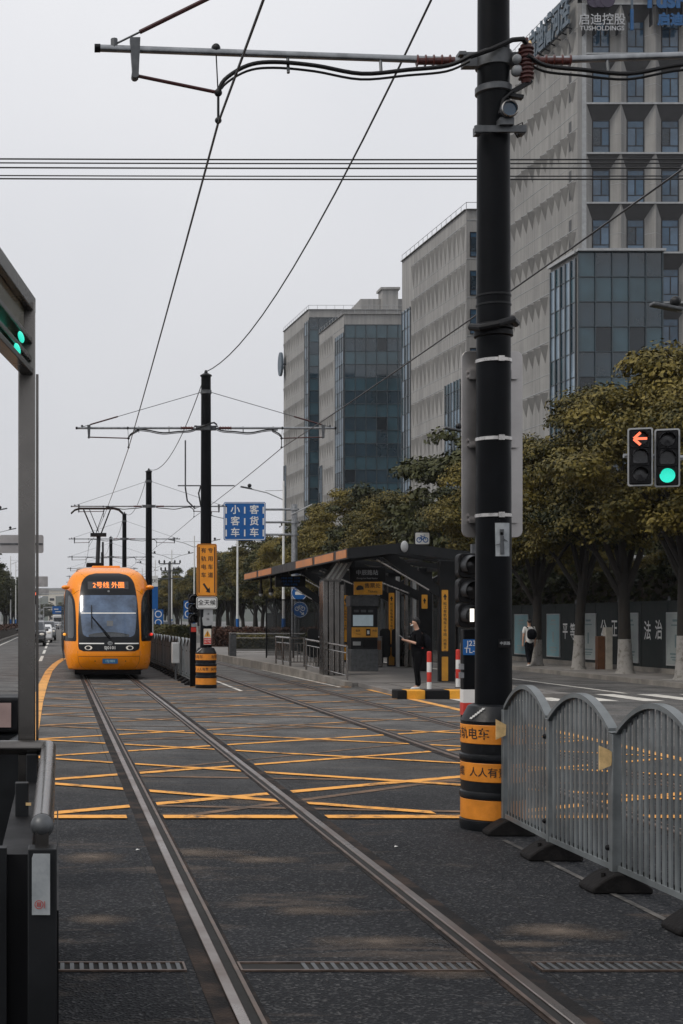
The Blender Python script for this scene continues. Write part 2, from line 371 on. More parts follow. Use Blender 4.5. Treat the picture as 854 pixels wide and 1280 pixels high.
    def build(s, name, mats, parent=None, smooth=30, bevel=0.0, world=True):
        me = bpy.data.meshes.new(name)
        off = Vector((0,0,0))
        if parent is not None and world:
            q = parent
            while q is not None: off = off + q.location; q = q.parent
        me.from_pydata([(p[0]-off.x, p[1]-off.y, p[2]-off.z) for p in s.v], [], s.f)
        if not isinstance(mats, (list, tuple)): mats = [mats]
        for m in mats: me.materials.append(M[m] if isinstance(m, str) else m)
        me.polygons.foreach_set('material_index', s.m)
        me.update()
        if smooth:
            me.polygons.foreach_set('use_smooth', [True]*len(me.polygons))
            me.set_sharp_from_angle(angle=R(smooth))
        ob = bpy.data.objects.new(name, me); COL.objects.link(ob)
        if parent is not None: ob.parent = parent
        if bevel > 0:
            bv = ob.modifiers.new('bevel', 'BEVEL'); bv.width = bevel; bv.segments = 2; bv.limit_method = 'ANGLE'; bv.angle_limit = R(40)
        return ob

def front(cx, y, cz):
    "text facing the camera (-Y)"
    return lambda a, b, o: (cx + a, y - o, cz + b)

def tag(o, label, cat, group=None):
    o['label'] = label; o['category'] = cat
    if group: o['group'] = group
    return o
def thing(name, label, cat, loc=(0,0,0), rz=0.0, group=None):
    o = bpy.data.objects.new(name, None); COL.objects.link(o)
    o.empty_display_size = 0.2; o.location = loc; o.rotation_euler = (0,0,rz)
    return tag(o, label, cat, group)
def struct(o, kind='structure'):
    o['kind'] = kind; return o
def dup(root, loc, rz=None, label=None, group=None, scale=None):
    def cp(o, par):
        c = o.copy(); COL.objects.link(c)
        if par is not None: c.parent = par
        for ch in list(o.children): cp(ch, c)
        return c
    r = cp(root, None); r.location = loc
    if rz is not None: r.rotation_euler = (0,0,rz)
    if scale: r.scale = scale
    if label: r['label'] = label
    if group: r['group'] = group
    return r
def sag(a, b, drop, n=16):
    a = Vector(a); b = Vector(b)
    return [a.lerp(b, i/n) - Vector((0,0,drop*4*(i/n)*(1-i/n))) for i in range(n+1)]
# ------------------------------------------------------------------ camera, sky, light
cam = bpy.data.cameras.new('camera'); co = bpy.data.objects.new('camera', cam); COL.objects.link(co)
co.location = (0, 0, CAMZ); co.rotation_euler = (R(90), 0, 0)
cam.sensor_width = 36; cam.lens = F/1280*36; cam.shift_x = (427-VX)/1280; cam.shift_y = (HY-640)/1280
cam.clip_end = 6000; cam.clip_start = 0.05
sc.camera = co
w = bpy.data.worlds.new('World'); sc.world = w; w.use_nodes = True
nt = w.node_tree; N = nt.nodes; L = nt.links
bg = N['Background']
sky = N.new('ShaderNodeTexSky'); sky.sky_type = 'NISHITA'; sky.sun_disc = False
SUN_EL, SUN_ROT = R(52), R(248)
sky.sun_elevation = SUN_EL; sky.sun_rotation = SUN_ROT; sky.dust_density = 4; sky.air_density = 1.0
hs = N.new('ShaderNodeHueSaturation'); hs.inputs['Saturation'].default_value = 0.25; L.new(sky.outputs[0], hs.inputs['Color'])
# an even layer of stratus over the blue
tc = N.new('ShaderNodeTexCoord'); nz = N.new('ShaderNodeTexNoise'); nz.inputs['Scale'].default_value = 1.6; nz.inputs['Detail'].default_value = 5
L.new(tc.outputs['Generated'], nz.inputs['Vector'])
rp = N.new('ShaderNodeValToRGB'); rp.color_ramp.elements[0].position = 0.3; rp.color_ramp.elements[1].position = 0.72
rp.color_ramp.elements[0].color = (6.75, 6.95, 7.45, 1); rp.color_ramp.elements[1].color = (8.4, 8.45, 8.75, 1)
L.new(nz.outputs['Fac'], rp.inputs['Fac'])
# stratus is a little brighter overhead than near the horizon
sp = N.new('ShaderNodeSeparateXYZ'); L.new(tc.outputs['Generated'], sp.inputs[0])
zr = N.new('ShaderNodeMapRange'); zr.inputs['From Min'].default_value = 0.0; zr.inputs['From Max'].default_value = 0.5
zr.inputs['To Min'].default_value = 0.78; zr.inputs['To Max'].default_value = 1.08; L.new(sp.outputs['Z'], zr.inputs['Value'])
ml = N.new('ShaderNodeMix'); ml.data_type = 'RGBA'; ml.blend_type = 'MULTIPLY'; ml.inputs[0].default_value = 1.0
L.new(rp.outputs['Color'], ml.inputs[6]); L.new(zr.outputs['Result'], ml.inputs[7])
mx = N.new('ShaderNodeMix'); mx.data_type = 'RGBA'; mx.inputs[0].default_value = 0.88
L.new(hs.outputs[0], mx.inputs[6]); L.new(ml.outputs[2], mx.inputs[7]); L.new(mx.outputs[2], bg.inputs['Color'])
bg.inputs['Strength'].default_value = 0.1
sl = bpy.data.lights.new('sun', 'SUN'); sl.energy = 1.35; sl.angle = R(14); sl.color = (1.0, 0.93, 0.84)
so = bpy.data.objects.new('sun', sl); COL.objects.link(so)
# Nishita: rotation clockwise from +Y seen from above
sd = Vector((math.sin(SUN_ROT)*math.cos(SUN_EL), math.cos(SUN_ROT)*math.cos(SUN_EL), math.sin(SUN_EL)))
so.rotation_euler = sd.to_track_quat('Z', 'Y').to_euler()
sc.view_settings.view_transform = 'Standard'; sc.view_settings.look = 'None'; sc.view_settings.gamma = 1.0
sc.view_settings.exposure = 0.1
sc.cycles.use_denoising = True
sc.cycles.max_bounces = 6; sc.cycles.diffuse_bounces = 3; sc.cycles.glossy_bounces = 3; sc.cycles.volume_bounces = 1
sc.cycles.caustics_reflective = False; sc.cycles.caustics_refractive = False

# haze
mh = bpy.data.materials.new('haze'); mh.use_nodes = True
hn = mh.node_tree; hn.nodes.remove(hn.nodes['Principled BSDF'])
pv = hn.nodes.new('ShaderNodeVolumePrincipled'); pv.inputs['Density'].default_value = 0.00012
pv.inputs['Color'].default_value = (0.93, 0.95, 1.0, 1); pv.inputs['Anisotropy'].default_value = 0.2
hn.links.new(pv.outputs[0], hn.nodes['Material Output'].inputs['Volume'])
MATS['haze'] = mh
hz = MB().b2((-1300, -120, -1.0), (1300, 2300, 66)).build('haze', 'haze', smooth=0); struct(hz, 'stuff')

# ------------------------------------------------------------------ ground
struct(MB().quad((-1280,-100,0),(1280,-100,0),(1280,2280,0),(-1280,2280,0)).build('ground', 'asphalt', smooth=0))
XL = 0.83; XR = 2.31; XL2 = 5.22; XR2 = 6.72; Y0, Y1 = -6.0, 420.0

def rail(x, side, label, head='rail_steel', gw=0.044):
    t = thing('tram_rail', label, 'rail', (x, 0, 0), group='grooved tram rails')
    s = side                                    # the groove lies on this side of the head
    MB().b2((x-0.125, Y0, -0.02), (x+0.125, Y1, 0.004)).build('rail_bed', 'rail_seal', t, smooth=0)
    MB().b2((x-0.029, Y0, -0.02), (x+0.029, Y1, 0.017)).build('head', head, t, bevel=0.006)
    a = x + s*0.029; b = x + s*(0.034+gw)
    MB().b2((min(a,b), Y0, -0.02), (max(a,b), Y1, 0.0065)).build('groove', 'rail_groove', t, smooth=0)
    c = x + s*(0.034+gw); d = x + s*(0.056+gw)
    MB().b2((min(c,d), Y0, -0.02), (max(c,d), Y1, 0.012)).build('lip', 'rail_lip', t, smooth=0)
rail(XL, 1, 'left steel rail of the track the orange tram runs on')
rail(XR, -1, 'right steel rail of the track the orange tram runs on')
rail(XL2, 1, 'steel rail of the platform-side track, the one nearer the striped pole', 'rail_lip', 0.075)
rail(XR2, -1, 'steel rail of the platform-side track, the one next to the platform kerb', 'rail_lip', 0.075)

# ---- road markings (each colour and kind one sheet)
PB = 12.95; PF = 42.0; HW = 0.11
def hatch(slope, c0, step, z, xa, xb, width, mb, skip=0.0):
    c = c0
    while c < PF + 8:
        if random.random() >= skip:
            def yb(x): return c + slope*x
            p = []
            x0, x1 = xa, xb
            # clip so that the stripe stays inside the box
            n = 10; seg = [(x0 + (x1-x0)*i/n) for i in range(n+1)]
            for i in range(n):
                u, v = seg[i], seg[i+1]
                ya, yc = yb(u), yb(v)
                if min(ya, yc) - width/2 < PB + 0.05 or max(ya, yc) + width/2 > PF: continue
                w_ = width*(1 if ya < 17 else .62 if ya > 24 else .8)/2; (mb if ya < 23 else mb.far).quad((u, ya-w_, z), (v, yc-w_, z), (v, yc+w_, z), (u, ya+w_, z))
        c += step
lanes = [(-0.30, XL-0.135), (XL+0.135, XR-0.135), (XR+0.135, XL2-0.135), (XL2+0.135, XR2-0.135), (XR2+0.135, 7.85)]
near_a = MB(); near_b = MB(); near_a.far = MB(); near_b.far = MB()
for xa, xb in lanes:
    k = (xa+xb)/2
    hatch(0.66, 13.25 - 2.8*2, 2.8, 0.008, xa, xb, 0.20, near_a)
    hatch(-0.66, 15.55 - 2.8, 2.8, 0.011, xa, xb, 0.20, near_b)
struct(near_a.build('box_marking', 'paint_yellow', smooth=0)); struct(near_b.build('box_marking_cross', 'paint_yellow', smooth=0))
struct(near_a.far.build('box_marking_far', 'paint_yellow_thin', smooth=0)); struct(near_b.far.build('box_marking_far_cross', 'paint_yellow_thin', smooth=0))
old = MB(); old.far = old
for xa, xb in lanes[:4]:
    hatch(0.9, 12.0, 4.1, 0.005, xa, xb, 0.16, old, 0.2); 
old2 = MB(); old2.far = old2
for xa, xb in lanes[:4]:
    hatch(-0.15, 13.9, 2.6, 0.0065, xa, xb, 0.13, old2, 0.3)
struct(old.build('faded_marking', 'paint_yellow_old', smooth=0)); struct(old2.build('faded_marking_line', 'paint_yellow_old', smooth=0))
edge = MB()
for xa, xb in [(-0.35, XL-0.20)] + lanes[1:]:
    edge.quad((xa, PB-0.11, 0.013), (xb, PB-0.11, 0.013), (xb, PB+0.1, 0.013), (xa, PB+0.1, 0.013))
struct(edge.build('box_front_line', 'paint_yellow', smooth=0))
# yellow line beside the left road: straight, then bending in before the tram
lp = [(-0.43, 12.9), (-0.43, 24), (-0.44, 31), (-0.40, 40), (-0.30, 50), (-0.08, 58), (0.14, 63), (0.32, 66.5)]
yl = MB()
for (xa, ya), (xb, yb_) in zip(lp, lp[1:]):
    wa = 0.125
    yl.quad((xa-wa, ya, 0.009), (xa+wa, ya, 0.009), (xb+wa, yb_, 0.009), (xb-wa, yb_, 0.009))
struct(yl.build('yellow_lane_line', 'paint_yellow_far', smooth=0))
rl = MB(); rl.quad((7.93, PB+0.2, 0.009), (8.13, PB+0.2, 0.009), (8.13, 36.6, 0.009), (7.93, 36.6, 0.009))
struct(rl.build('yellow_edge_line', 'paint_yellow_far', smooth=0))
wl = MB()
def line(xa, ya, xb, yb, wd=0.15, z=0.006):
    wl.quad((xa-wd/2, ya, z), (xa+wd/2, ya, z), (xb+wd/2, yb, z), (xb-wd/2, yb, z))
line(-4.1, 5, -4.1, 400)
for k in range(20): line(-0.75, 62+k*14, -0.75, 71+k*14, 0.15)
line(4.65, 36, 4.75, 70, 0.1)
line(7.55, 38, 7.2, 64, 0.1)
line(13.9, 34.8, 13.9, 90, 0.15)
struct(wl.build('white_lane_lines', 'paint_white', smooth=0))
cw = MB()                                  # crossing on the left road and its stop line
cw.quad((-9, 46.2, 0.006), (-0.75, 46.2, 0.006), (-0.75, 47.0, 0.006), (-9, 47.0, 0.006))
cw.quad((-9, 58, 0.006), (-0.5, 58, 0.006), (-0.5, 58.7, 0.006), (-9, 58.7, 0.006))
cw.quad((-9, 35.6, 0.006), (-0.85, 35.6, 0.006), (-0.85, 36.3, 0.006), (-9, 36.3, 0.006))
struct(cw.build('stop_lines', 'paint_white_old', smooth=0))
tie = MB()                                 # pale slab joints of the tram lane under the tram's nose
for k in range(9):
    y = 36.5 + k*1.05
    for xa, xb in lanes[:2] + [(XR+0.2, 3.4)]:
        tie.quad((xa, y, 0.0035), (xb, y, 0.0035), (xb, y+0.22, 0.0035), (xa, y+0.22, 0.0035))
struct(tie.build('slab_joints', 'paint_white_old', smooth=0))
zb = MB()
for k in range(7):
    x = 8.9 + k*1.02
    zb.quad((x, 31.5, 0.007), (x+0.48, 31.5, 0.007), (x+0.48, 34.4, 0.007), (x, 34.4, 0.007))
struct(zb.build('zebra_crossing', 'paint_white', smooth=0))
fl = MB()                                  # worn white line the barrier panels stand over
fl.quad((3.62, 6.0, 0.006), (3.665, 6.0, 0.006), (3.665, 11.6, 0.006), (3.62, 11.6, 0.006))
struct(fl.build('barrier_line', 'paint_white_old', smooth=0))
for k, (px, py, rx, ry) in enumerate(((400,1139,.30,.17),(470,1177,.36,.15),(250,1066,.34,.22),(120,1072,.26,.30),(330,1075,.3,.2),(700,1165,.35,.22),(640,1180,.3,.1),(560,1215,.3,.16),(120,1150,.2,.16),(330,1000,.5,.35),(760,1010,.5,.4))):
    Y = F*CAMZ/(py-HY); x = (px-VX)*Y/F; rx *= 1.5; ry *= 1.35
    struct(MB().quad((x-rx,Y-ry,.0030+k*.00005),(x+rx,Y-ry,.0030+k*.00005),(x+rx,Y+ry,.0030+k*.00005),(x-rx,Y+ry,.0030+k*.00005)).build('dust_patch', 'dust', smooth=0))
ck = MB()          # fine cracks in the near asphalt
for (x, y, ang, ln) in ((1.5, 5.9, .3, 1.1), (2.9, 8.6, 1.2, 1.3), (0.25, 8.2, 1.9, .9), (1.3, 9.9, 2.6, 1.0), (3.1, 6.6, .1, .9)):
    p = [(x, y)]
    while ln > 0:
        ang += random.uniform(-.5, .5); s = random.uniform(.05, .12); p.append((p[-1][0]+s*math.cos(ang), p[-1][1]+s*math.sin(ang))); ln -= s
    for (a, b), (c, d) in zip(p, p[1:]):
        w_ = random.uniform(.002, .0045); ck.quad((a-w_, b-w_, .0016), (a+w_, b+w_, .0016), (c+w_, d+w_, .0016), (c-w_, d-w_, .0016))
struct(ck.build('asphalt_cracks', 'rail_groove', smooth=0))
# small tar seams and patches in the near asphalt
sm = MB()
for x in (0.64, 2.50):
    pts = [(x + random.uniform(-.006, .006), 3 + i*0.35) for i in range(60)]
    for (a, b), (c, d) in zip(pts, pts[1:]):
        sm.quad((a-.004, b, .0022), (a+.004, b, .0022), (c+.004, d, .0022), (c-.004, d, .0022))
struct(sm.build('tar_seams', 'rail_groove', smooth=0))
# litter: pale scraps
for i, (px, py, lab) in enumerate(((172, 1063, 'small white scrap of paper left of the near rails'), (495, 1059, 'tiny white scrap of paper right of the near rails'))):
    Y = F*CAMZ/(py-HY); x, _, _ = at(px, py, Y)
    mb = MB()
    mb.add([(x-.016, Y-.012, .004), (x+.006, Y-.018, .010), (x+.02, Y+.006, .006), (x-.004, Y+.018, .011)], [(0,1,2,3)])
    tag(mb.build('paper_scrap', 'white_paint', smooth=0), lab, 'litter')

# drain grates across the track
for xa, xb, lab in ((-0.6, XL-0.18, 'slotted drain grate left of the left near rail'), (XL+0.12, XR-0.14, 'slotted drain grate between the two near rails'), (XR+0.18, 3.95, 'slotted drain grate right of the right near rail, running towards the barriers')):
    t = thing('drain_grate', lab, 'drain grate', ((xa+xb)/2, 7.36, 0), group='drain grates across the track')
    MB().b2((xa, 7.27, -0.02), (xb, 7.45, 0.003)).build('trough', 'rail_groove', t, smooth=0)
    fr = MB(); fr.b2((xa, 7.27, 0.0), (xb, 7.285, 0.012)); fr.b2((xa, 7.435, 0), (xb, 7.45, 0.012)); fr.b2((xa-.012, 7.27, 0), (xa, 7.45, 0.012)); fr.b2((xb, 7.27, 0), (xb+.012, 7.45, 0.012)); fr.build('frame', 'rail_lip', t, smooth=0)
    br = MB(); n = int((xb-xa)/0.05)
    for k in range(n):
        x = xa + (k+.5)*(xb-xa)/n
        if xa > 0.9 and xb < 2.3 and k < 6: continue     # this one has a blank cover at its left end
        br.b2((x-.011, 7.285, 0), (x+.011, 7.435, 0.010))
    br.build('bars', 'galv_dark', t, smooth=0)

# ---- platform, pavement, kerbs on the right
PLZ = 0.26
pl = MB()
def slab(poly, z0, z1, mb, mi=0):
    mb.prism(poly, lambda u, v: (u, v, z1), lambda u, v: (u, v, z0), mi)
slab([(7.62, 46.2), (11.9, 46.2), (11.9, 95), (7.0, 95), (7.25, 63)], -0.05, PLZ, pl)
struct(pl.build('platform', 'pavement', smooth=0))
rm = MB()        # ramp from the platform down to the crossing
rm.add([(7.62,46.2,PLZ),(11.9,46.2,PLZ),(11.9,38.6,0.12),(7.95,38.6,0.10),(7.62,46.2,-.05),(11.9,46.2,-.05),(11.9,38.6,-.05),(7.95,38.6,-.05)],
       [(0,3,2,1),(3,7,6,2),(0,4,7,3),(1,2,6,5)])
struct(rm.build('platform_ramp', 'pavement', smooth=0))
kb = MB()
for (xa, ya), (xb, yb_) in zip([(7.95, 38.5), (7.62, 46.2), (7.25, 63), (7.0, 95)], [(7.62, 46.2), (7.25, 63), (7.0, 95)]):
    za = 0.13 if ya < 40 else PLZ+.025; zb_ = PLZ+.025
    n = max(1, int((yb_-ya)/1.0))
    for i in range(n):
        f0, f1 = i/n, (i+1)/n - 0.012/max(1, (yb_-ya))
        q = [(xa+(xb-xa)*f, ya+(yb_-ya)*f, za+(zb_-za)*f) for f in (f0, f1)]
        vs = []
        for x, y, z in q: vs += [(x-.17, y, -.05), (x+.03, y, -.05), (x+.03, y, z), (x-.17, y, z)]
        kb.add(vs, [(0,3,2,1),(4,5,6,7),(0,1,5,4),(1,2,6,5),(2,3,7,6),(3,0,4,7)])
struct(kb.build('platform_kerb', 'kerb_stone', smooth=0))
ap = MB(); slab([(7.95, 32.9), (9.6, 32.9), (11.9, 32.9), (11.9, 38.55), (8.15, 38.55)], -0.05, 0.10, ap)
struct(ap.build('apron', 'pavement', smooth=0))
jt = MB()       # paving joints
for k in range(7):
    y = 33.6 + k*0.8; jt.b2((8.2, y, 0.095), (11.9, y+.02, 0.1035))
for k in range(4):
    x = 8.8 + k*0.9; jt.b2((x, 32.95, 0.095), (x+.02, 38.5, 0.1025))
struct(jt.build('paving_joints', 'rail_seal', smooth=0))
t = thing('striped_kerb', 'yellow and black striped kerb at the foot of the person with a phone', 'kerb', (8.6, 32.4, 0))
x0 = 7.72
for k in range(6):
    w_ = 0.22 if k == 0 else 0.55 if k % 2 == 0 else 0.42
    MB().b2((x0, 32.3, -.02), (x0+w_-.006, 32.86, 0.205)).build('kerb_block', 'near_black' if k % 2 == 0 else 'yellow_paint', t, bevel=0.02)
    x0 += w_
# far-side pavement with kerb
pv_ = MB(); slab([(16.6, -20), (19.8, -20), (19.8, 260), (16.6, 260)], -0.05, 0.12, pv_)
struct(pv_.build('pavement', 'pavement', smooth=0))
kb2 = MB()
for k in range(140): kb2.b2((16.42, -20+k*2, -.05), (16.595, -20.015+k*2+2, 0.135))
struct(kb2.build('kerb', 'kerb_stone', smooth=0))
bed = MB(); slab([(19.8, -20), (40, -20), (40, 260), (19.8, 260)], -0.05, 0.05, bed)
struct(bed.build('verge', 'soil', smooth=0))
pz = MB()
for k, (y, x) in enumerate(((51.5, 17.4), (48.0, 17.6), (44.6, 17.75), (39.8, 17.45))):
    n = 12; r = [random.uniform(.5, .8) for _ in range(n)]
    pz.add([(x+r[i]*.9*math.cos(2*math.pi*i/n), y+r[i]*.9*math.sin(2*math.pi*i/n), 0.126) for i in range(n)], [tuple(range(n))])
struct(pz.build('tree_pit_gravel', 'whitewash', smooth=0))
# left median with hedge
lm = MB(); lm.b2((-6.6, 60, -.05), (-4.5, 420, 0.16)); struct(lm.build('left_median', 'kerb_stone', smooth=0))
hl = MB(); rnd = random.Random(3)
def ridge(x0, x1, y0, y1, top, mi, mb, n, z0=0):
    pass
far = MB()
P = [(-1200, 30), (-500, 22), (-220, 34), (-120, 24), (-70, 38), (-30, 30), (0, 36), (60, 27), (160, 40), (400, 30), (1200, 36)]
for (xa, ha), (xb, hb) in zip(P, P[1:]):
    n = 8
    for i in range(n):
        u, v = xa+(xb-xa)*i/n, xa+(xb-xa)*(i+1)/n
        def hh(x): return (ha+(hb-ha)*(x-xa)/(xb-xa)) + 3*math.sin(x*.11) + 2*math.sin(x*.31)
        far.add([(u,1600,-1),(v,1600,-1),(v,1650,hh(v)*.7),(u,1650,hh(u)*.7),(v,1750,hh(v)),(u,1750,hh(u)),(v,2100,0),(u,2100,0)], [(0,1,2,3),(3,2,4,5),(5,4,6,7)])
struct(far.build('hills', 'hill'))
# ------------------------------------------------------------------ tram
def smooth_table(tab, win=0.05):
    xs = [a for a, _ in tab]; ys = [b for _, b in tab]
    def f(z):
        return float(np.mean([np.interp(z+d, xs, ys) for d in (-win, -win/2, 0, win/2, win)]))
    return f
t_nose = smooth_table([(.0,.5),(.3,.24),(.45,.09),(.7,.0),(1.0,.03),(1.3,.12),(2.0,.42),(2.6,.78),(3.0,1.10),(3.25,1.42),(3.38,1.85),(3.45,2.6)], .09)
t_w = smooth_table([(.0,1.16),(.3,1.21),(.5,1.28),(1.15,1.325),(2.2,1.33),(2.7,1.305),(2.9,1.26),(3.05,1.20),(3.18,1.11),(3.3,.99),(3.38,.88),(3.43,.76),(3.46,.62)], .03)
TX, TY = 1.55, 42.7
def yf(x, z):
    a = min(1.0, abs(x)/1.33)
    return t_nose(z) + .16*a*a + .78*a**6
tram = thing('tram', 'orange tram with black windscreen surround coming towards the camera on its rails', 'tram', (TX, TY, 0))
L_T = 32.0
b = MB(); zs = [.30 + (3.455-.30)*i/60 for i in range(61)]; nt_ = 40
grid = []
for z in zs:
    for j in range(nt_+1):
        t = -1 + 2*j/nt_; x = t*t_w(z); grid.append((TX+x, TY+yf(x, z), z))
fs = [(i*(nt_+1)+j, i*(nt_+1)+j+1, (i+1)*(nt_+1)+j+1, (i+1)*(nt_+1)+j) for i in range(60) for j in range(nt_)]
b.add(grid, fs)
for s in (0, nt_):
    sv = []
    for i in range(61):
        p = grid[i*(nt_+1)+s]; sv += [p, (p[0], TY+L_T, p[2])]
    b.add(sv, [(2*i, 2*i+1, 2*i+3, 2*i+2) if s else (2*i, 2*i+2, 2*i+3, 2*i+1) for i in range(60)])
top = [grid[60*(nt_+1)+j] for j in range(nt_+1)]
b.add(top + [(p[0], TY+L_T, p[2]) for p in top], [(j, j+1, nt_+2+j, nt_+1+j) for j in range(nt_)])
bot = [grid[j] for j in range(nt_+1)]
b.add(bot + [(p[0], TY+L_T, p[2]) for p in bot], [(j+1, j, nt_+1+j, nt_+2+j) for j in range(nt_)])
body = b.build('body', 'tram_orange', tram, smooth=50)
bm = bmesh.new(); bm.from_mesh(body.data); bmesh.ops.remove_doubles(bm, verts=bm.verts, dist=1e-4)
bmesh.ops.recalc_face_normals(bm, faces=bm.faces); bm.to_mesh(body.data); bm.free()

def patch(name, m, lo, hi, off, parent=tram, nz=26, nx=20, build=True, mb=None, mi=0):
    "panel on the nose between x=lo(z) and x=hi(z); lo/hi tables share their z list"
    mb = mb or MB(); zl = [a for a, _ in lo]
    vs = []
    for i in range(nz+1):
        z = zl[0] + (zl[-1]-zl[0])*i/nz
        a = np.interp(z, zl, [q for _, q in lo]); c = np.interp(z, [q for q, _ in hi], [q for _, q in hi])
        for j in range(nx+1):
            x = a + (c-a)*j/nx; vs.append((TX+x, TY+yf(x, z)-off, z))
    mb.add(vs, [(i*(nx+1)+j, i*(nx+1)+j+1, (i+1)*(nx+1)+j+1, (i+1)*(nx+1)+j) for i in range(nz) for j in range(nx)], mi)
    return mb.build(name, m, parent, smooth=60) if build else mb
def sym(tab): return [(z, -x) for z, x in tab], tab
mask = [(.865,.78),(.885,.86),(.92,.905),(1.0,.925),(1.5,.93),(2.3,.895),(2.73,.85),(2.95,.805),(3.06,.75),(3.14,.68),(3.19,.60),(3.225,.52),(3.245,.43),(3.252,.36)]
mk = patch('windscreen_surround', 'tram_black', *sym(mask), .012, nz=48)
glass = [(1.29,.66),(1.315,.73),(1.37,.78),(1.5,.81),(2.0,.855),(2.45,.868),(2.53,.86),(2.56,.83)]
ws = patch('windscreen', 'tram_glass', *sym(glass), .020, mk)
patch('sunblind_bar', 'white_bar', *sym([(1.995,.83),(2.025,.83)]), .028, ws, nz=2)
def flat(name, m, x0, x1, z0, z1, off, par, nz=4, nx=8): return patch(name, m, [(z0,x0),(z1,x0)], [(z0,x1),(z1,x1)], off, par, nz, nx)
# faint things seen through the windscreen: driver's desk and seat
patch('desk', 'car_glass', *sym([(1.295,.60),(1.36,.62),(1.41,.40),(1.44,.12)]), .024, ws, nz=8)
flat('seat_back', 'car_grey', -.06, .13, 1.62, 1.78, .023, ws)
# destination display
dsp = flat('destination_display', 'led_board', -.62, .63, 2.745, 2.985, .022, mk)
onN = lambda cx, cz, off: (lambda a, c, o: (TX+cx+a, TY+yf(cx+a, cz+c)-off-o, cz+c))
MB().text('2号线 外圈', .205, onN(.02, 2.862, .032), .006).build('lettering', 'led_orange', dsp, smooth=0)
MB().lathe([(.035,-.012),(.035,.012)], (TX+.015, TY+yf(0,2.68)-.02, 2.68), 16, ax='y').build('camera', 'grey_paint', mk)
# lower mask: light strips, headlights, emblem, number
for s in (-1, 1):
    x0, x1 = (.17, .90) if s > 0 else (-.90, -.15)
    flat('light_strip', 'white_bar', x0, x1, 1.078, 1.112, .024, mk, 2)
    hx = .62*s - .0
    h = MB(); pts = circ(.115, 22, .066)
    h.prism(pts, lambda u, v: (TX+hx+u, TY+yf(hx+u,.965+v)-.03, .965+v), lambda u, v: (TX+hx+u, TY+yf(hx+u,.965+v)-.01, .965+v))
    hh_ = h.build('headlight', 'lamp_white', mk)
    h2 = MB(); h2.prism(circ(.058,16,.048), lambda u, v: (TX+hx+u*1.2+.01*s, TY+yf(hx,.965)-.04, .965+v), lambda u, v: (TX+hx+u*1.2, TY+yf(hx,.965)-.01, .965+v))
    h2.build('lens', 'lens_off', hh_)
MB().text('SJ0101', .125, onN(.03, .962, .024), .014, spacing=1.05).build('fleet_number', 'white_paint', mk, smooth=0)
em = MB(); em.prism(circ(.075, 20, .06), lambda u, v: (TX+.03+u, TY+yf(0,1.10)-.03, 1.10+v), lambda u, v: (TX+.03+u, TY+yf(0,1.10)-.01, 1.10+v))
emo = em.build('emblem', 'grey_paint', mk)
e2 = MB()
for k in (-1, 0, 1): e2.b2((TX+.03+k*.035-.008, TY+yf(0,1.10)-.036, 1.065), (TX+.03+k*.035+.008, TY+yf(0,1.1)-.03, 1.135))
e2.build('emblem_bars', 'tram_black', emo, smooth=0)
# grooves in the orange apron
gr = MB()
for a in ((-.92,.93,.70,.712),): patch('', '', [(a[2],a[0]),(a[3],a[0])], [(a[2],a[1]),(a[3],a[1])], .006, build=False, mb=gr, nz=1, nx=24)
for s in (-1, 1):
    pts = [(s*.70,.31),(s*.82,.38),(s*.90,.5),(s*.93,.66),(s*.94,.86)]
    for (xa, za), (xb, zb_) in zip(pts, pts[1:]):
        gr.quad((TX+xa-.005, TY+yf(xa,za)-.006, za), (TX+xa+.005, TY+yf(xa,za)-.006, za), (TX+xb+.005, TY+yf(xb,zb_)-.006, zb_), (TX+xb-.005, TY+yf(xb,zb_)-.006, zb_))
    # seam from the mask shoulder up over the roof, and the fork to the corner window
    for pts in ([(s*.70,3.13),(s*.80,3.22),(s*.90,3.31),(s*.97,3.335)], [(s*.88,2.72),(s*.98,2.66),(s*1.06,2.60),(s*1.12,2.58)]):
        for (xa, za), (xb, zb_) in zip(pts, pts[1:]):
            o = .006
            gr.quad((TX+xa, TY+yf(xa,za)-o, za-.006), (TX+xb, TY+yf(xb,zb_)-o, zb_-.006), (TX+xb, TY+yf(xb,zb_)-o, zb_+.006), (TX+xa, TY+yf(xa,za)-o, za+.006))
gr.build('panel_seams', 'tram_seam', tram, smooth=0)
for s in (-.42, .50):
    MB().lathe([(.018,-.008),(.018,.004)], (TX+s, TY+yf(s,.56)-.004, .565), 10, ax='y').build('tow_hole_cap', 'tram_seam', tram)
# registration plate
pz_ = MB(); pz_.plate(rrect(.46,.145,.015), TX+.03, TY-.03, .565, .03); rp_ = pz_.build('number_plate', 'plate_blue', tram)
MB().text('15J·001', .10, front(TX+.03, TY-.033, .565), .010).build('plate_lettering', 'plate_ink', rp_, smooth=0)
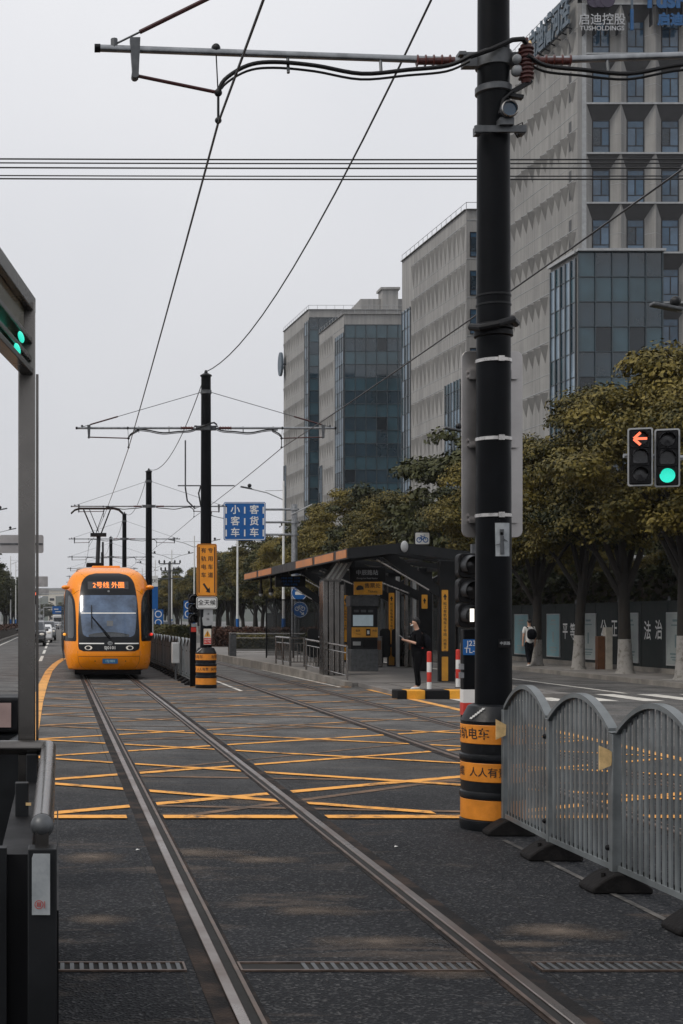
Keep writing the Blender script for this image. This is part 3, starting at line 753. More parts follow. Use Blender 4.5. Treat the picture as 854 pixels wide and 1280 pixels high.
# corner windows
for s in (-1, 1):
    zl = [1.16,1.2,1.6,2.1,2.35,2.5,2.62,2.70,2.74]; inner = [1.00,.985,.985,1.0,1.02,1.06,1.12,1.18,1.23]
    outer = [t_w(z)*.9995 for z in zl]
    a = list(zip(zl, inner)); c = list(zip(zl, outer))
    mb = MB()
    if s > 0: patch('', '', a, c, .010, build=False, mb=mb)
    else: patch('', '', [(z,-x) for z, x in c], [(z,-x) for z, x in a], .010, build=False, mb=mb)
    vs = []
    for z in zl: vs += [(TX+s*(t_w(z)+.008), TY+yf(t_w(z), z)-.02, z), (TX+s*(t_w(z)+.008), TY+2.6, z)]
    mb.add(vs, [(2*i, 2*i+1, 2*i+3, 2*i+2) for i in range(len(zl)-1)])
    cwn = mb.build('corner_window', 'tram_black', tram, smooth=60)
    zl2 = [1.25,1.3,1.7,2.2,2.45,2.56]; i2 = [1.09,1.06,1.055,1.07,1.11,1.17]; o2 = [1.215,1.235,1.24,1.235,1.225,1.21]
    a = list(zip(zl2, i2)); c = list(zip(zl2, o2))
    if s > 0: patch('pane', 'side_glass', a, c, .018, cwn)
    else: patch('pane', 'side_glass', [(z,-x) for z, x in c], [(z,-x) for z, x in a], .018, cwn)
    # camera pod and indicator
    MB().sphere((TX+s*1.30, TY+1.25, 2.81), .13, 14, sc3=(1.0,1.2,.55)).build('camera_pod', 'tram_orange', tram)
    MB().sphere((TX+s*1.335, TY+1.0, 1.36), .06, 10, sc3=(.8,1.3,.7)).build('indicator', 'amber' if s < 0 else 'tail_red', tram)
# wiper
wp = MB(); pts = []
for (x, z) in ((0.03,1.24),(-.06,1.33),(-.25,1.58),(-.52,1.92)): pts.append((TX+x, TY+yf(x,z)-.06, z))
wp.tube(pts, .017, 6)
wp.tube([(TX+.07, TY+yf(0,1.24)-.06, 1.24), (TX-.06, TY+yf(0,1.40)-.06, 1.40), (TX-.50, TY+yf(-.5,1.9)-.065, 1.9)], .010, 6)
wp.tube([(TX-.52, TY+yf(-.52,z)-.055, z) for z in (1.55,1.75,1.95,2.15,2.25)], .014, 6)
wp.build('wiper', 'near_black', ws)
# under the nose, bogies
ub = MB(); ub.b2((TX-1.02, TY+1.1, .12), (TX+1.02, TY+L_T-.6, .32)); ub.build('underframe', 'near_black', tram, smooth=0)
sk = MB(); sk.plate([(-1.1,.33),(1.1,.33),(.85,.17),(-.85,.17)], TX, TY+.55, .0, .5); sk.build('apron', 'near_black', tram)
for yy in (4.5, 15.5, 27):
    for s in (-.74, .74):
        for d in (-.8, .8): MB().lathe([(.29,-.06),(.29,.06)], (TX+s, TY+yy+d, .30), 20, ax='x').build('wheel', 'rail_steel', tram)
# side windows, doors and roof kit, as far as another viewpoint would show them
for s in (-1, 1):
    x = TX + s*1.338
    for k in range(6):
        y = TY+3.2+k*4.8
        MB().b2((x-.006, y, 1.15), (x+.006, y+3.0, 2.62)).build('side_window', 'side_glass', tram, smooth=0)
        dr = MB().b2((x-.006, y+3.25, .42), (x+.006, y+4.55, 2.62)).build('door', 'tram_black', tram, smooth=0)
        for q in (0, .66): MB().b2((x-.012, y+3.31+q, .75), (x+.012, y+3.85+q, 2.5)).build('door_pane', 'side_glass', dr, smooth=0)
rk = MB(); rk.b2((TX-.45, TY+2.7, 3.44), (TX+.45, TY+4.1, 3.53)); rk.build('roof_hatch', 'tram_orange', tram, bevel=.03)
for y0, y1, ww in ((5.2, 9.5, .9), (18.5, 27, .95)):
    MB().b2((TX-ww, TY+y0, 3.44), (TX+ww, TY+y1, 3.58)).build('roof_unit', 'grey_paint', tram, bevel=.06)
# pantograph
PY = 58.2; pc = 1.50
pt = MB().b2((pc-.32, PY-.6, 3.46), (pc+.32, PY+.6, 4.12)).build('pantograph', 'near_black', tram, bevel=.02)
m_ = MB()
m_.tube([(pc+.13, PY-.2, 4.0), (pc+.19, PY+.1, 5.30)], .085, 8); m_.tube([(pc+.36, PY, 4.0), (pc+.36, PY+.1, 5.0)], .04, 8)
m_.b2((pc-.15, PY-.1, 5.22), (pc+.5, PY+.3, 5.36)); m_.build('lower_arm', 'dark_metal', pt)
m_ = MB()
for s in (-1, 1):
    m_.tube([(pc+.14+s*.14, PY+.1, 5.32), (pc+.1+s*.55, PY-.5, 6.30)], .028, 7)
    m_.tube([(pc+.14+s*.05, PY+.1, 5.40), (pc+.1-s*.30, PY-.5, 6.28)], .016, 6)
m_.build('upper_arm', 'dark_metal', pt)
m_ = MB()
for d in (-.2, .2):
    m_.tube([(pc-.95, PY-.5+d, 6.12), (pc-.8, PY-.5+d, 6.26), (pc-.6, PY-.5+d, 6.32), (pc+.8, PY-.5+d, 6.32), (pc+1.0, PY-.5+d, 6.26), (pc+1.15, PY-.5+d, 6.12)], .03, 6)
m_.build('collector_head', 'dark_metal', pt)

# ------------------------------------------------------------------ catenary poles, arms, wires
ARM = 6.70
def catenary_pole(label, x, y, h, guard, arm=ARM, rise=0.03, xw=-2.3, zw=6.25, xw2=2.1, full=True, thick=1.0):
    t = thing('catenary_pole', label, 'pole', (x, y, 0), group='catenary poles along the tram tracks')
    mb = MB(); r0, r1 = .160*thick, .128*thick
    mb.tube([(x, y, -.02), (x, y, h*.5), (x, y, h)], [r0, (r0+r1)/2, r1], 28); mast = mb.build('mast', 'black_paint', t)
    MB().lathe([(.155,.0),(.155,.03),(.05,.09),(.03,.16)], (x,y,h), 20).build('cap', 'dark_metal', mast)
    def clamp(z, rr=.022, m='band_steel', hgt=.035):
        r = r0 + (r1-r0)*z/h
        MB().lathe([(r+.002,z-hgt),(r+rr*.6,z-hgt*.9),(r+rr*.6,z+hgt*.9),(r+.002,z+hgt)], (x,y,0), 24, cap=False).build('clamp', m, t)
    clamp(arm, .03, 'galv_dark', .07); clamp(h-.42, .03, 'galv_dark', .05)
    for s, xx in ((-1, xw), (1, xw2)):
        yy = y - .0
        # arm: tube, clevis and ribbed insulator
        p0 = (x+s*.30, yy, arm); p1 = (x+s*3.42, yy, arm+rise)
        am = MB(); am.tube([p0, p1], .031, 12); a_ = am.build('arm', 'galv', t)
        MB().tube([(x+s*3.40, yy, arm+rise), (x+s*3.45, yy, arm+rise)], .036, 12).build('end_cap', 'near_black', a_)
        cv = MB(); cv.box((x+s*.21, yy, arm), (.12,.09,.12)); cv.box((x+s*.28, yy, arm+.05), (.06,.11,.03)); cv.build('clevis', 'galv_dark', a_)
        ins = MB(); prof = []
        for k in range(5):
            q = .34 + k*.07; prof += [(.034,q),(.034,q+.03),(.052,q+.036),(.052,q+.042),(.034,q+.05)]
        ins.lathe([(r, s*q) for r, q in prof], (x, yy, arm), 14, ax='x'); ins.build('insulator', 'insulator', a_)
        # stay from near the mast head to the end of the arm
        e = Vector((x+s*3.28, yy, arm+rise+.03)); f = Vector((x+s*.12, yy, h-.42))
        MB().tube([e, e.lerp(f, .98), f], .009, 6).build('stay_rod', 'galv_dark', t)
        if full: MB().tube([e.lerp(f,.07), e.lerp(f,.30)], .020, 8).build('stay_insulator', 'red_rod', t)
        MB().tube([(e.x, yy, arm+rise), (e.x, yy, arm+rise+.08)], .03, 8).build('stay_lug', 'galv_dark', t)
        # drop bracket and registration arm to the contact wire
        br = MB(); br.prism([(-.045,.08),(.045,.08),(.03,-.26),(-.02,-.27)], lambda u, v: (x+s*3.10+u, yy-.04, arm+rise+v), lambda u, v: (x+s*3.10+u, yy+.04, arm+rise+v))
        br.lathe([(.032,-.05),(.032,.05)], (x+s*3.10, yy, arm+rise-.24), 12, ax='y'); br.build('drop_bracket', 'galv_dark', t)
        rg = MB(); w0 = (x+xx, yy, zw)
        rg.tube([(x+s*3.08, yy, arm+rise-.24), (x+xx, yy, zw+.26)], .016, 8); rg.build('registration_arm', 'red_rod', t)
        st = MB(); st.tube([(x+xx+s*.02, yy, arm+rise-.02), (x+xx, yy, zw+.22)], .006, 5); st.tube([(x+xx, yy, zw+.30), (x+xx, yy, zw)], .012, 6)
        st.sphere((x+xx, yy, zw+.26), .035, 8); st.sphere((x+xx, yy, zw+.02), .03, 8); st.sphere((x+xx+s*.02, yy, arm+rise), .04, 8)
        st.build('dropper', 'dark_metal', t)
        # jumper cable looping under the arm
        cb = [(x+xx, yy-.01, zw+.24), (x+xx-s*.05, yy-.03, zw+.36), (x+xx-s*.25, yy-.04, zw+.48), (x+s*1.90, yy-.05, arm-.03), (x+s*1.55, yy-.05, arm-.06), (x+s*1.15, yy-.05, arm-.13), (x+s*.75, yy-.06, arm-.10), (x+s*.42, yy-.1, arm-.08), (x+s*.24, yy-.17, arm-.02)]
        cbs = []
        for i in range(len(cb)-1):
            p = [Vector(cb[max(0,min(len(cb)-1,i+k))]) for k in (-1,0,1,2)]
            for k in range(5):
                u = k/5; cbs.append(.5*((2*p[1])+(p[2]-p[0])*u+(2*p[0]-5*p[1]+4*p[2]-p[3])*u*u+(3*p[1]-p[0]-3*p[2]+p[3])*u**3))
        cbs.append(Vector(cb[-1]))
        c_ = MB(); c_.tube(cbs, .018, 8)
        if full: c_.tube([q+Vector((0,.05,-.03)) for q in cbs[4:]], .011, 8)
        c_.build('jumper_cable', 'cable', t)
        if full:
            for q in (.98, 1.78): MB().tube([(x+s*q, yy-.04, arm-.12), (x+s*q, yy, arm+.04)], .014, 6).build('cable_hanger', 'galv_dark', t)
    if full:
        MB().tube([(x-.25, y-.17, arm-.03), (x-.08, y-.2, arm+.02), (x+.1, y-.2, arm+.1), (x+.2, y-.17, arm+.12), (x+.27, y-.1, arm+.08)], .022, 8).build('jumper_cable', 'cable', t)
    return t, mast

def on_cyl(x, y, r, a0, z):
    "text wrapped on a vertical drum, a0 = angle from the camera side, positive to the right"
    return lambda a, c, o: (x + (r+o)*math.sin(a0+a/r), y - (r+o)*math.cos(a0+a/r), z + c)
def guard(x, y, label):
    t = thing('pole_guard', label, 'guard', (x, y, 0), group='striped guards round the pole feet')
    prof = [(.275,0),(.285,.03),(.285,.085),(.270,.095),(.270,.27),(.283,.275),(.288,.30),(.283,.325),(.268,.335),(.272,.40),(.272,.585),(.284,.60),(.288,.62),(.284,.645),(.268,.655),(.272,.72),(.272,.915),(.278,.935),(.262,.965),(.215,1.06),(.185,1.075),(.166,1.075)]
    d = MB().lathe(prof, (x,y,0), 40, cap=False).build('drum', 'guard_black', t)
    for z0, z1, txts in ((.743,.905,((u'有轨电车',-66,.104),(u'有轨电车',66,.104),(u'有轨电车',180,.104))), (.42,.58,((u'人人有责',-27,.085),(u'保护电缆',55,.085),(u'保护电缆',-110,.085))), (.095,.267,())):
        bd = MB().lathe([(.2745,z0),(.2775,z0+.004),(.2775,z1-.004),(.2745,z1)], (x,y,0), 40, cap=False).build('orange_band', 'guard_orange', t)
        for tx, ang, sz in txts:
            MB().text(tx, sz, on_cyl(x, y, .2795, R(ang), (z0+z1)/2), .010).build('lettering', 'ink', bd, smooth=0)
    # reflective white flash on the shoulder
    fl_ = MB()
    for k in range(6):
        z = .955 + k*.016; r = .268 - (z-.965)*.5 + .006
        a = R(-62 + k*4); fl_.quad(*[(x+r*math.sin(a+q), y-r*math.cos(a+q), zz) for q, zz in ((0,z),(.10,z),(.14,z+.016),(.04,z+.016))])
    fl_.build('reflector', 'white_paint', t, smooth=0)
    return t

P1 = (3.77, 12.3); P2 = (3.93, 37.65)
cp1, mast1 = catenary_pole('tall black catenary pole in the foreground, beside the grey barriers', P1[0], P1[1], 8.75, True, arm=6.635, rise=.11, xw=-2.38, zw=6.10, xw2=2.2)
cp2, mast2 = catenary_pole('black catenary pole carrying the orange Chinese lane sign', P2[0], P2[1], 8.25, True, arm=6.88, rise=.0, xw=-2.05, zw=6.35, xw2=2.0)
guard(*P1, 'black drum guard with orange lettered bands round the foreground pole')
guard(*P2, 'black drum guard with orange lettered bands below the orange lane sign')
poles = [(3.77, 12.3, 8.75), (3.93, 37.65, 8.25)]
labs = ['third black catenary pole, rising just behind the tram', 'fourth black catenary pole, over the middle of the tram roof', 'fifth black catenary pole, thin beside the pantograph']
for i in range(3, 10):
    y = 37.65 + (i-2)*25.3; x = 3.93 + .11*(i-2)
    poles.append((x, y, 8.35))
    if i < 6: lab = labs[i-3]
    else: lab = 'far catenary pole with its arms showing above the tram roof'
    catenary_pole(lab, x, y, 8.35, False, arm=6.83, rise=0, xw=-2.2+.2*(i % 2), zw=6.35, xw2=2.0, full=False)

# fittings only the foreground pole has
x, y = P1
for z in (4.035, 3.36, 2.70):
    r = .160 - .032*z/8.75
    MB().lathe([(r+.001,z-.016),(r+.008,z-.014),(r+.008,z+.014),(r+.001,z+.016)], (x,y,0), 28, cap=False).build('sign_band', 'band_steel', cp1)
    MB().box((x+.02, y-r-.012, z), (.05,.02,.045)).build('band_bolt', 'band_steel', cp1)
for z in (4.27, 4.33):
    r = .160 - .032*z/8.75
    MB().lathe([(r,z-.03),(r+.02,z-.02),(r+.02,z+.02),(r,z+.03)], (x,y,0), 28, cap=False).build('collar', 'near_black', cp1)
cb = MB(); cb.tube([(x-.20,y-.02,4.33),(x-.15,y-.14,4.30),(x-.02,y-.20,4.32),(x+.12,y-.14,4.37),(x+.19,y-.02,4.36)], .033, 10); cb.build('cable_loop', 'cable', cp1)
for z in (4.52, 4.60):
    r = .160 - .032*z/8.75
    MB().lathe([(r,z-.008),(r+.006,z-.008),(r+.006,z+.008),(r,z+.008)], (x,y,0), 28, cap=False).build('strap', 'dark_metal', cp1)
r = .14
MB().lathe([(r,6.34),(r+.016,6.35),(r+.016,6.40),(r,6.41)], (x,y,0), 28, cap=False).build('strap', 'galv_dark', cp1)
# surge arrester on its bracket right of the mast
ar = MB(); prof = [(.04, 6.40)]
for k in range(8):
    z = 6.43 + k*.036; prof += [(.048,z),(.066,z+.012),(.066,z+.02),(.048,z+.03)]
prof += [(.05,6.73),(.02,6.75),(.02,6.79)]
ar.lathe(prof, (x+.25, y-.1, 0), 18); ao = ar.build('surge_arrester', 'insulator', cp1)
bk = MB(); bk.bar((x+.13,y-.1,6.33),(x+.29,y-.1,6.42),.06,.035); bk.bar((x+.1,y-.1,6.30),(x+.22,y-.1,6.28),.06,.03); bk.build('bracket', 'dark_metal', cp1)
hu = MB(); hu.sphere((x+.17,y-.1,6.51),.05,12); hu.sphere((x+.16,y-.13,6.60),.04,12); hu.build('knob_insulator', 'grey_paint', cp1)
MB().tube([(x+.12,y-.14,6.32),(x+.03,y-.165,6.24),(x+.0,y-.165,6.12)], .012, 6).build('earth_lead', 'cable', cp1)
MB().tube([(x+.14,y-.14,6.02),(x+.21,y-.12,6.06),(x+.23,y-.1,5.98),(x+.17,y-.12,5.93),(x+.13,y-.14,5.98)], .006, 6).build('cable_coil', 'cable', cp1)
# spotlight
sp_ = thing('spotlight', 'round spotlight strapped high on the foreground black pole', 'spotlight', (x+.055, y-.2, 6.0))
MB().lathe([(.04,.05),(.072,.0),(.076,-.03),(.066,-.045),(.060,-.03)], (x+.055,y-.24,6.125), 22, ax='y', cap=False).build('housing', 'galv_dark', sp_)
MB().lathe([(.064,-.02),(.064,-.022)], (x+.055,y-.24,6.125), 22, ax='y').build('lens', 'pane_a', sp_)
MB().lathe([(.072,-.042),(.066,-.052),(.060,-.042)], (x+.055,y-.24,6.125), 22, ax='y', cap=False).build('rim', 'band_steel', sp_)
bk = MB(); bk.box((x+.04,y-.2,6.03),(.12,.1,.06)); bk.box((x+.0,y-.19,5.98),(.44,.03,.055)); bk.box((x-.18,y-.14,5.98),(.05,.1,.07)); bk.box((x+.19,y-.14,5.98),(.05,.1,.07)); bk.build('bracket', 'galv_dark', sp_)
# notices stuck to the mast
r = .152
st = MB()
for k in range(8):
    a0, a1 = -.5+k*.125, -.5+(k+1)*.125
    st.quad(*[(x+.02+(r+.004)*math.sin(a), y-(r+.004)*math.cos(a), z) for a, z in ((a0,2.345),(a1,2.345),(a1,2.63),(a0,2.63))])
sto = st.build('notice', 'sticker', cp1, smooth=60)
ln = MB(); ln.bar((x+.02,y-r-.009,2.36),(x+.02,y-r-.009,2.55),.022,.004,up=(0,1,0)); ln.bar((x+.04,y-r-.009,2.36),(x+.036,y-r-.009,2.52),.006,.004,up=(0,1,0)); ln.bar((x+.005,y-r-.009,2.55),(x+.04,y-r-.009,2.55),.05,.004,up=(0,1,0)); ln.bar((x-.03,y-r-.007,2.44),(x+.01,y-r-.009,2.45),.006,.004,up=(0,1,0)); ln.bar((x+.03,y-r-.009,2.50),(x+.07,y-r-.007,2.47),.006,.004,up=(0,1,0)); ln.build('notice_print', 'galv_dark', sto, smooth=0)
lp_ = MB(); lp_.plate(rrect(.105,.07,.006), x+.045, y-.172, 1.60, .012); lo = lp_.build('name_plate', 'near_black', cp1)
MB().text(u'中辰路', .03, front(x+.045, y-.175, 1.60), .01).build('lettering', 'grey_paint', lo, smooth=0)
# backs of the sign plates fixed behind the foreground pole
x = 3.84
t = thing('sign_plate', 'tall grey sign plate seen from behind, strapped to the foreground black pole', 'sign', (x-.02, y+.22, 2.54))
mb = MB(); mb.plate(rrect(.535,1.64,.06,6), x-.02, y+.20, 3.345, .012); mb.build('plate', 'sign_back', t, bevel=.003)
for z in (3.96, 3.36, 2.70):
    mb = MB()
    mb.b2((x-.24, y+.165, z-.035), (x+.20, y+.199, z-.012)); mb.b2((x-.24, y+.165, z+.012), (x+.20, y+.199, z+.035)); 
    for s in (-.2, .17): mb.b2((x+s-.035, y+.155, z-.05), (x+s+.035, y+.165, z+.03))
    mb.build('rail', 'sign_back', t, smooth=0)
t2 = MB(); t2.plate(rrect(.53,1.36,.05,6), x-.02, y+.214, 3.46, .004); t2.build('face', 'sign_orange', t)

# signs on the second pole
x, y = P2
yy = y - .22
t = thing('lane_sign', 'orange vertical sign with black Chinese characters and an arrow', 'sign', (x, yy, 2.4))
mb = MB(); mb.plate(rrect(.53,1.38,.05,5), x, yy, 3.115, .02); pl_ = mb.build('plate', 'sign_orange', t)
MB().plate(rrect(.53,1.38,.05,5), x, yy+.021, 3.115, .006).build('back', 'sign_back', t)
tx = MB()
for k, c in enumerate(u'有轨电车'): tx.text(c, .145, front(x-.085, yy-.004, 3.62-k*.215), .010)
for k, c in enumerate(u'专用车道'): tx.text(c, .145, front(x+.095, yy-.004, 3.62-k*.215), .010)
tx.build('lettering', 'ink', pl_, smooth=0)
bd = MB()
for s in (-1, 1): bd.b2((x+s*.205-.012, yy-.006, 2.52), (x+s*.205+.012, yy-.001, 3.72))
o_ = rrect(.50,1.35,.045,5); i_ = rrect(.475,1.325,.035,5); n = len(o_)
bd.add([(x+u, yy-.004, 3.115+v) for u, v in o_]+[(x+u, yy-.004, 3.115+v) for u, v in i_], [(k, (k+1)%n, n+(k+1)%n, n+k) for k in range(n)])
bd.build('border', 'ink', pl_, smooth=0)
aw = MB(); aw.bar((x-.09,yy-.004,2.76),(x+.03,yy-.004,2.58),.004,.05,up=(1,0,.6)); aw.add([(x-.03,yy-.006,2.545),(x+.085,yy-.006,2.515),(x+.075,yy-.006,2.66)],[(0,1,2)]); aw.build('arrow', 'ink', pl_, smooth=0)
t = thing('time_sign', 'white sign reading 全天候 below the orange lane sign', 'sign', (x, yy, 2.1))
mb = MB(); mb.plate(rrect(.55,.32,.05,5), x, yy, 2.25, .02); pl_ = mb.build('plate', 'white_paint', t)
tx = MB(); tx.text(u'全天候', .155, front(x, yy-.004, 2.25), .012)
o_ = rrect(.52,.29,.045,5); i_ = rrect(.49,.26,.035,5); n = len(o_)
tx.add([(x+u, yy-.004, 2.25+v) for u, v in o_]+[(x+u, yy-.004, 2.25+v) for u, v in i_], [(k, (k+1)%n, n+(k+1)%n, n+k) for k in range(n)])
tx.build('lettering', 'ink', pl_, smooth=0)
t = thing('notice_board', 'grey paper notice with a torn corner below the white sign', 'notice', (x, y-.18, 1.6))
mb = MB(); mb.plate([(-.13,-.2),(-.05,-.22),(.13,-.19),(.13,.22),(-.11,.22),(-.12,.02),(-.15,.0)], x+.03, y-.185, 1.86, .006); pl_ = mb.build('paper', 'grey_paint', t)
MB().text('18', .08, front(x+.03,y-.189,1.96), .01).text('36', .08, front(x+.03,y-.189,1.82), .01).build('lettering', 'ink', pl_, smooth=0)
t = thing('warning_notice', 'yellow warning triangle over a red panel on the pole above the guard', 'notice', (x, y-.18, 1.2))
mb = MB(); mb.plate(rrect(.20,.42,.01), x+.02, y-.185, 1.36, .008); pl_ = mb.build('plate', 'cream', t)
mb = MB(); mb.add([(x-.07,y-.189,1.36),(x+.11,y-.189,1.36),(x+.02,y-.189,1.53)],[(0,1,2)]); mb.build('triangle', 'yellow_paint', pl_, smooth=0)
mb = MB(); mb.bar((x+.03,y-.193,1.49),(x+.01,y-.193,1.44),.004,.016,up=(1,0,0)); mb.bar((x+.025,y-.193,1.44),(x+.015,y-.193,1.385),.004,.016,up=(1,0,0)); mb.build('bolt_mark', 'ink', pl_, smooth=0)
mb = MB(); mb.plate(rrect(.19,.16,.005), x+.02, y-.189, 1.245, .003); rp_ = mb.build('red_panel', 'red_paint', pl_)
MB().text(u'高压危险', .042, front(x+.02,y-.192,1.28), .01).text(u'禁止攀登', .042, front(x+.02,y-.192,1.215), .01).build('lettering', 'white_paint', rp_, smooth=0)
t = thing('branch_box', 'small dark cable bracket halfway up the second pole', 'bracket', (x, y, 5.2))
mb = MB(); mb.bar((x-.75,y-.05,5.35),(x+.75,y-.05,5.35),.03,.03); mb.tube([(x-.55,y-.05,5.3),(x-.55,y-.05,6.55)],.02,8); mb.build('crossbar', 'galv_dark', t)
MB().tube([(x-.55,y-.05,5.3),(x-.5,y-.05,4.95),(x-.3,y-.05,4.75),(x-.14,y-.05,4.8),(x-.2,y-.05,5.15),(x-.14,y-.05,5.35)],.02,8).build('cable', 'cable', t)

# ---- overhead wires
def wire(label, pts, r, m='wire', grp='overhead tram wires'):
    o = MB().tube(pts, r, 6).build('overhead_wire', m); tag(o, label, 'wire', grp)
w1 = [(1.72,-13,6.10),(1.39,12.3,6.10)]; w2 = [(5.75,-13,6.1),(5.97,12.3,6.10)]
for i, (xx, yy, h) in enumerate(poles[1:]):
    i += 2
    w1.append((xx+(-2.05 if i == 2 else -2.2+.2*(i % 2)), yy, 6.35)); w2.append((xx+2.0, yy, 6.35))
def chain(pts, d, n=6):
    out = []
    for a, b_ in zip(pts, pts[1:]): out += sag(a, b_, d, n)[:-1]
    return out + [Vector(pts[-1])]
wire('contact wire hanging over the track the tram runs on', chain(w1, .05), .011)
wire('contact wire hanging over the platform-side track', chain(w2, .05), .011)
tops = [(3.7,-13,8.3)] + [(a, b_, (8.32 if b_ < 20 else c+.12)) for a, b_, c in poles]
wire('cable slung from pole top to pole top above the tracks', chain(tops, .82, 14), .013)
for k, (zl_, rr) in enumerate(((195,.016),(200,.014),(206,.016),(216,.013),(220,.016))):
    Yw = 29 + k*.35
    a = at(-60, zl_-2, Yw); c = at(950, zl_-1, Yw)
    labs_ = ['topmost of the five thin cables crossing the street', 'second from the top of the five thin cables crossing the street', 'middle of the five thin cables crossing the street', 'second from the bottom of the five thin cables crossing the street', 'lowest of the five thin cables crossing the street']
    wire(labs_[k], sag((a[0]-12, Yw, a[2]), (c[0]+12, Yw, c[2]), .10), rr, grp='cables crossing the street')
# ------------------------------------------------------------------ arch-topped barrier panels
def barrier(label, x, y, ln=1.25, tab=False, shade=True):
    t = thing('street_barrier', label, 'barrier', (x, y, 0), group='grey arch-topped barrier panels')
    ys = lambda q: y + q*ln
    arch = lambda q: 1.035 + .235*(math.sin(math.pi*q)**.85 if 0 < q < 1 else 0)
    f = MB(); n = 22
    for i in range(n):
        a, b_ = .03+.94*i/n, .03+.94*(i+1)/n
        f.add([(x+sx*.032, ys(q), arch(q)+dz) for q in (a, b_) for sx, dz in ((-1,-.022),(1,-.022),(1,.012),(-1,.012))], [(0,3,2,1),(4,5,6,7),(0,1,5,4),(1,2,6,5),(2,3,7,6),(3,0,4,7)])
    MB().b2((x-.02, ys(.03), .135), (x+.02, ys(.97), .172)).build('bottom_rail', 'fence_grey', t, smooth=0)
    f.build('frame', 'fence_grey', t, smooth=40)
    p = MB(); p.b2((x-.032, y-.032, .06), (x+.032, y+.032, 1.045)); p.b2((x-.037, y-.037, 1.045), (x+.037, y+.037, 1.058))
    po = p.build('post', 'fence_grey', t, bevel=.006)
    for z in (.28, .92): MB().sphere((x-.034, y+.04, z), .02, 8).build('bolt', 'near_black', po)
    s = MB()
    for k in range(13):
        q = .075 + .85*k/12
        s.b2((x-.006, ys(q)-.0195, .172), (x+.006, ys(q)+.0195, arch(q)-.02))
    s.build('slats', 'fence_grey', t, smooth=0)
    c = MB()
    for k in range(13):
        q = .075 + .85*k/12; c.b2((x-.010, ys(q)+.0185, .172), (x+.010, ys(q)+.03, .20))
    c.build('slat_clips', 'near_black', t, smooth=0)
    ft = MB(); ft.prism([(-.20,0),(.20,0),(.20,.035),(.11,.10),(.05,.13),(-.05,.13),(-.11,.10),(-.20,.035)], lambda u, v: (x+u, y-.13, v), lambda u, v: (x+u, y+.13, v))
    fo = ft.build('foot', 'rubber', t, bevel=.012)
    for s_ in (-.1, .1): MB().lathe([(.015,.07),(.015,.13)], (x+s_, y-.05, 0), 8).build('foot_bolt', 'rubber', fo)
    if tab:
        tb = MB(); tb.prism([(-.055,.095),(-.055,-.095),(.05,-.055),(.06,-.03),(.06,.05)], lambda u, v: (x-.05+u*.35, y-.05+u*-.0-.0, .90+v), lambda u, v: (x-.045+u*.35, y-.03, .90+v))
        tb.build('reflector_tab', 'tab_yellow', t)
    return t
b0 = barrier('grey arch-topped barrier panel starting at the striped foreground pole', 3.72, 10.72, 1.26, False)
# the far end post of the first panel, right at the pole guard
b0.rotation_euler = (0,0,-.045)
ep = thing('barrier_post', 'end post of the barriers against the foreground pole guard', 'post', (3.78, 11.99, 0))
MB().b2((3.748, 11.96, .06), (3.812, 12.02, 1.045)).build('post', 'fence_grey', ep, bevel=.006)
MB().prism([(-.20,0),(.20,0),(.20,.035),(.11,.10),(.05,.13),(-.05,.13),(-.11,.10),(-.20,.035)], lambda u, v: (3.78+u, 11.82, v), lambda u, v: (3.78+u, 12.0, v)).build('foot', 'rubber', ep, bevel=.012)
tb = MB(); tb.plate([(-.035,.085),(-.035,-.085),(.045,-.05),(.05,.04)], 3.72, 11.95, .88, .012); tb.build('reflector_tab', 'tab_yellow', ep)
b1 = dup(b0, (3.71, 9.46, 0), 0, 'middle grey barrier panel, the one with a cream reflector tab at its near post')
tb = MB(); tb.plate([(-.042,.082),(-.042,-.082),(.036,-.05),(.04,-.02),(.04,.04),(.016,.057)], -.075, -.03, .885, .014); o = tb.build('reflector_tab', 'tab_yellow', None); o.parent = b1
b2 = dup(b0, (3.73, 8.20, 0), 0, 'nearest large grey barrier panel at the right edge of the photo')
dup(b0, (3.73, 6.94, 0), 0, 'grey barrier panel cut off by the right edge, nearer than the others')
for k in range(24):
    dup(b0, (3.72+.004*k + (.01 if k % 3 else -.01), 39.4+k*1.27, 0), 0, 'far grey barrier panel in the row between the tram and the platform')
t = thing('cabinet', 'pale grey metal box fixed to the far barriers right of the tram', 'cabinet', (3.55, 43.2, 0))
MB().b2((3.44, 42.6, .5), (3.66, 43.0, 1.12)).build('box', 'box_white', t, bevel=.01)
MB().b2((3.53, 42.75, 0), (3.58, 42.85, .5)).build('leg', 'galv_dark', t, smooth=0)
MB().b2((3.455, 42.592, .52), (3.645, 42.599, 1.10)).build('door', 'box_white', t, bevel=.003)

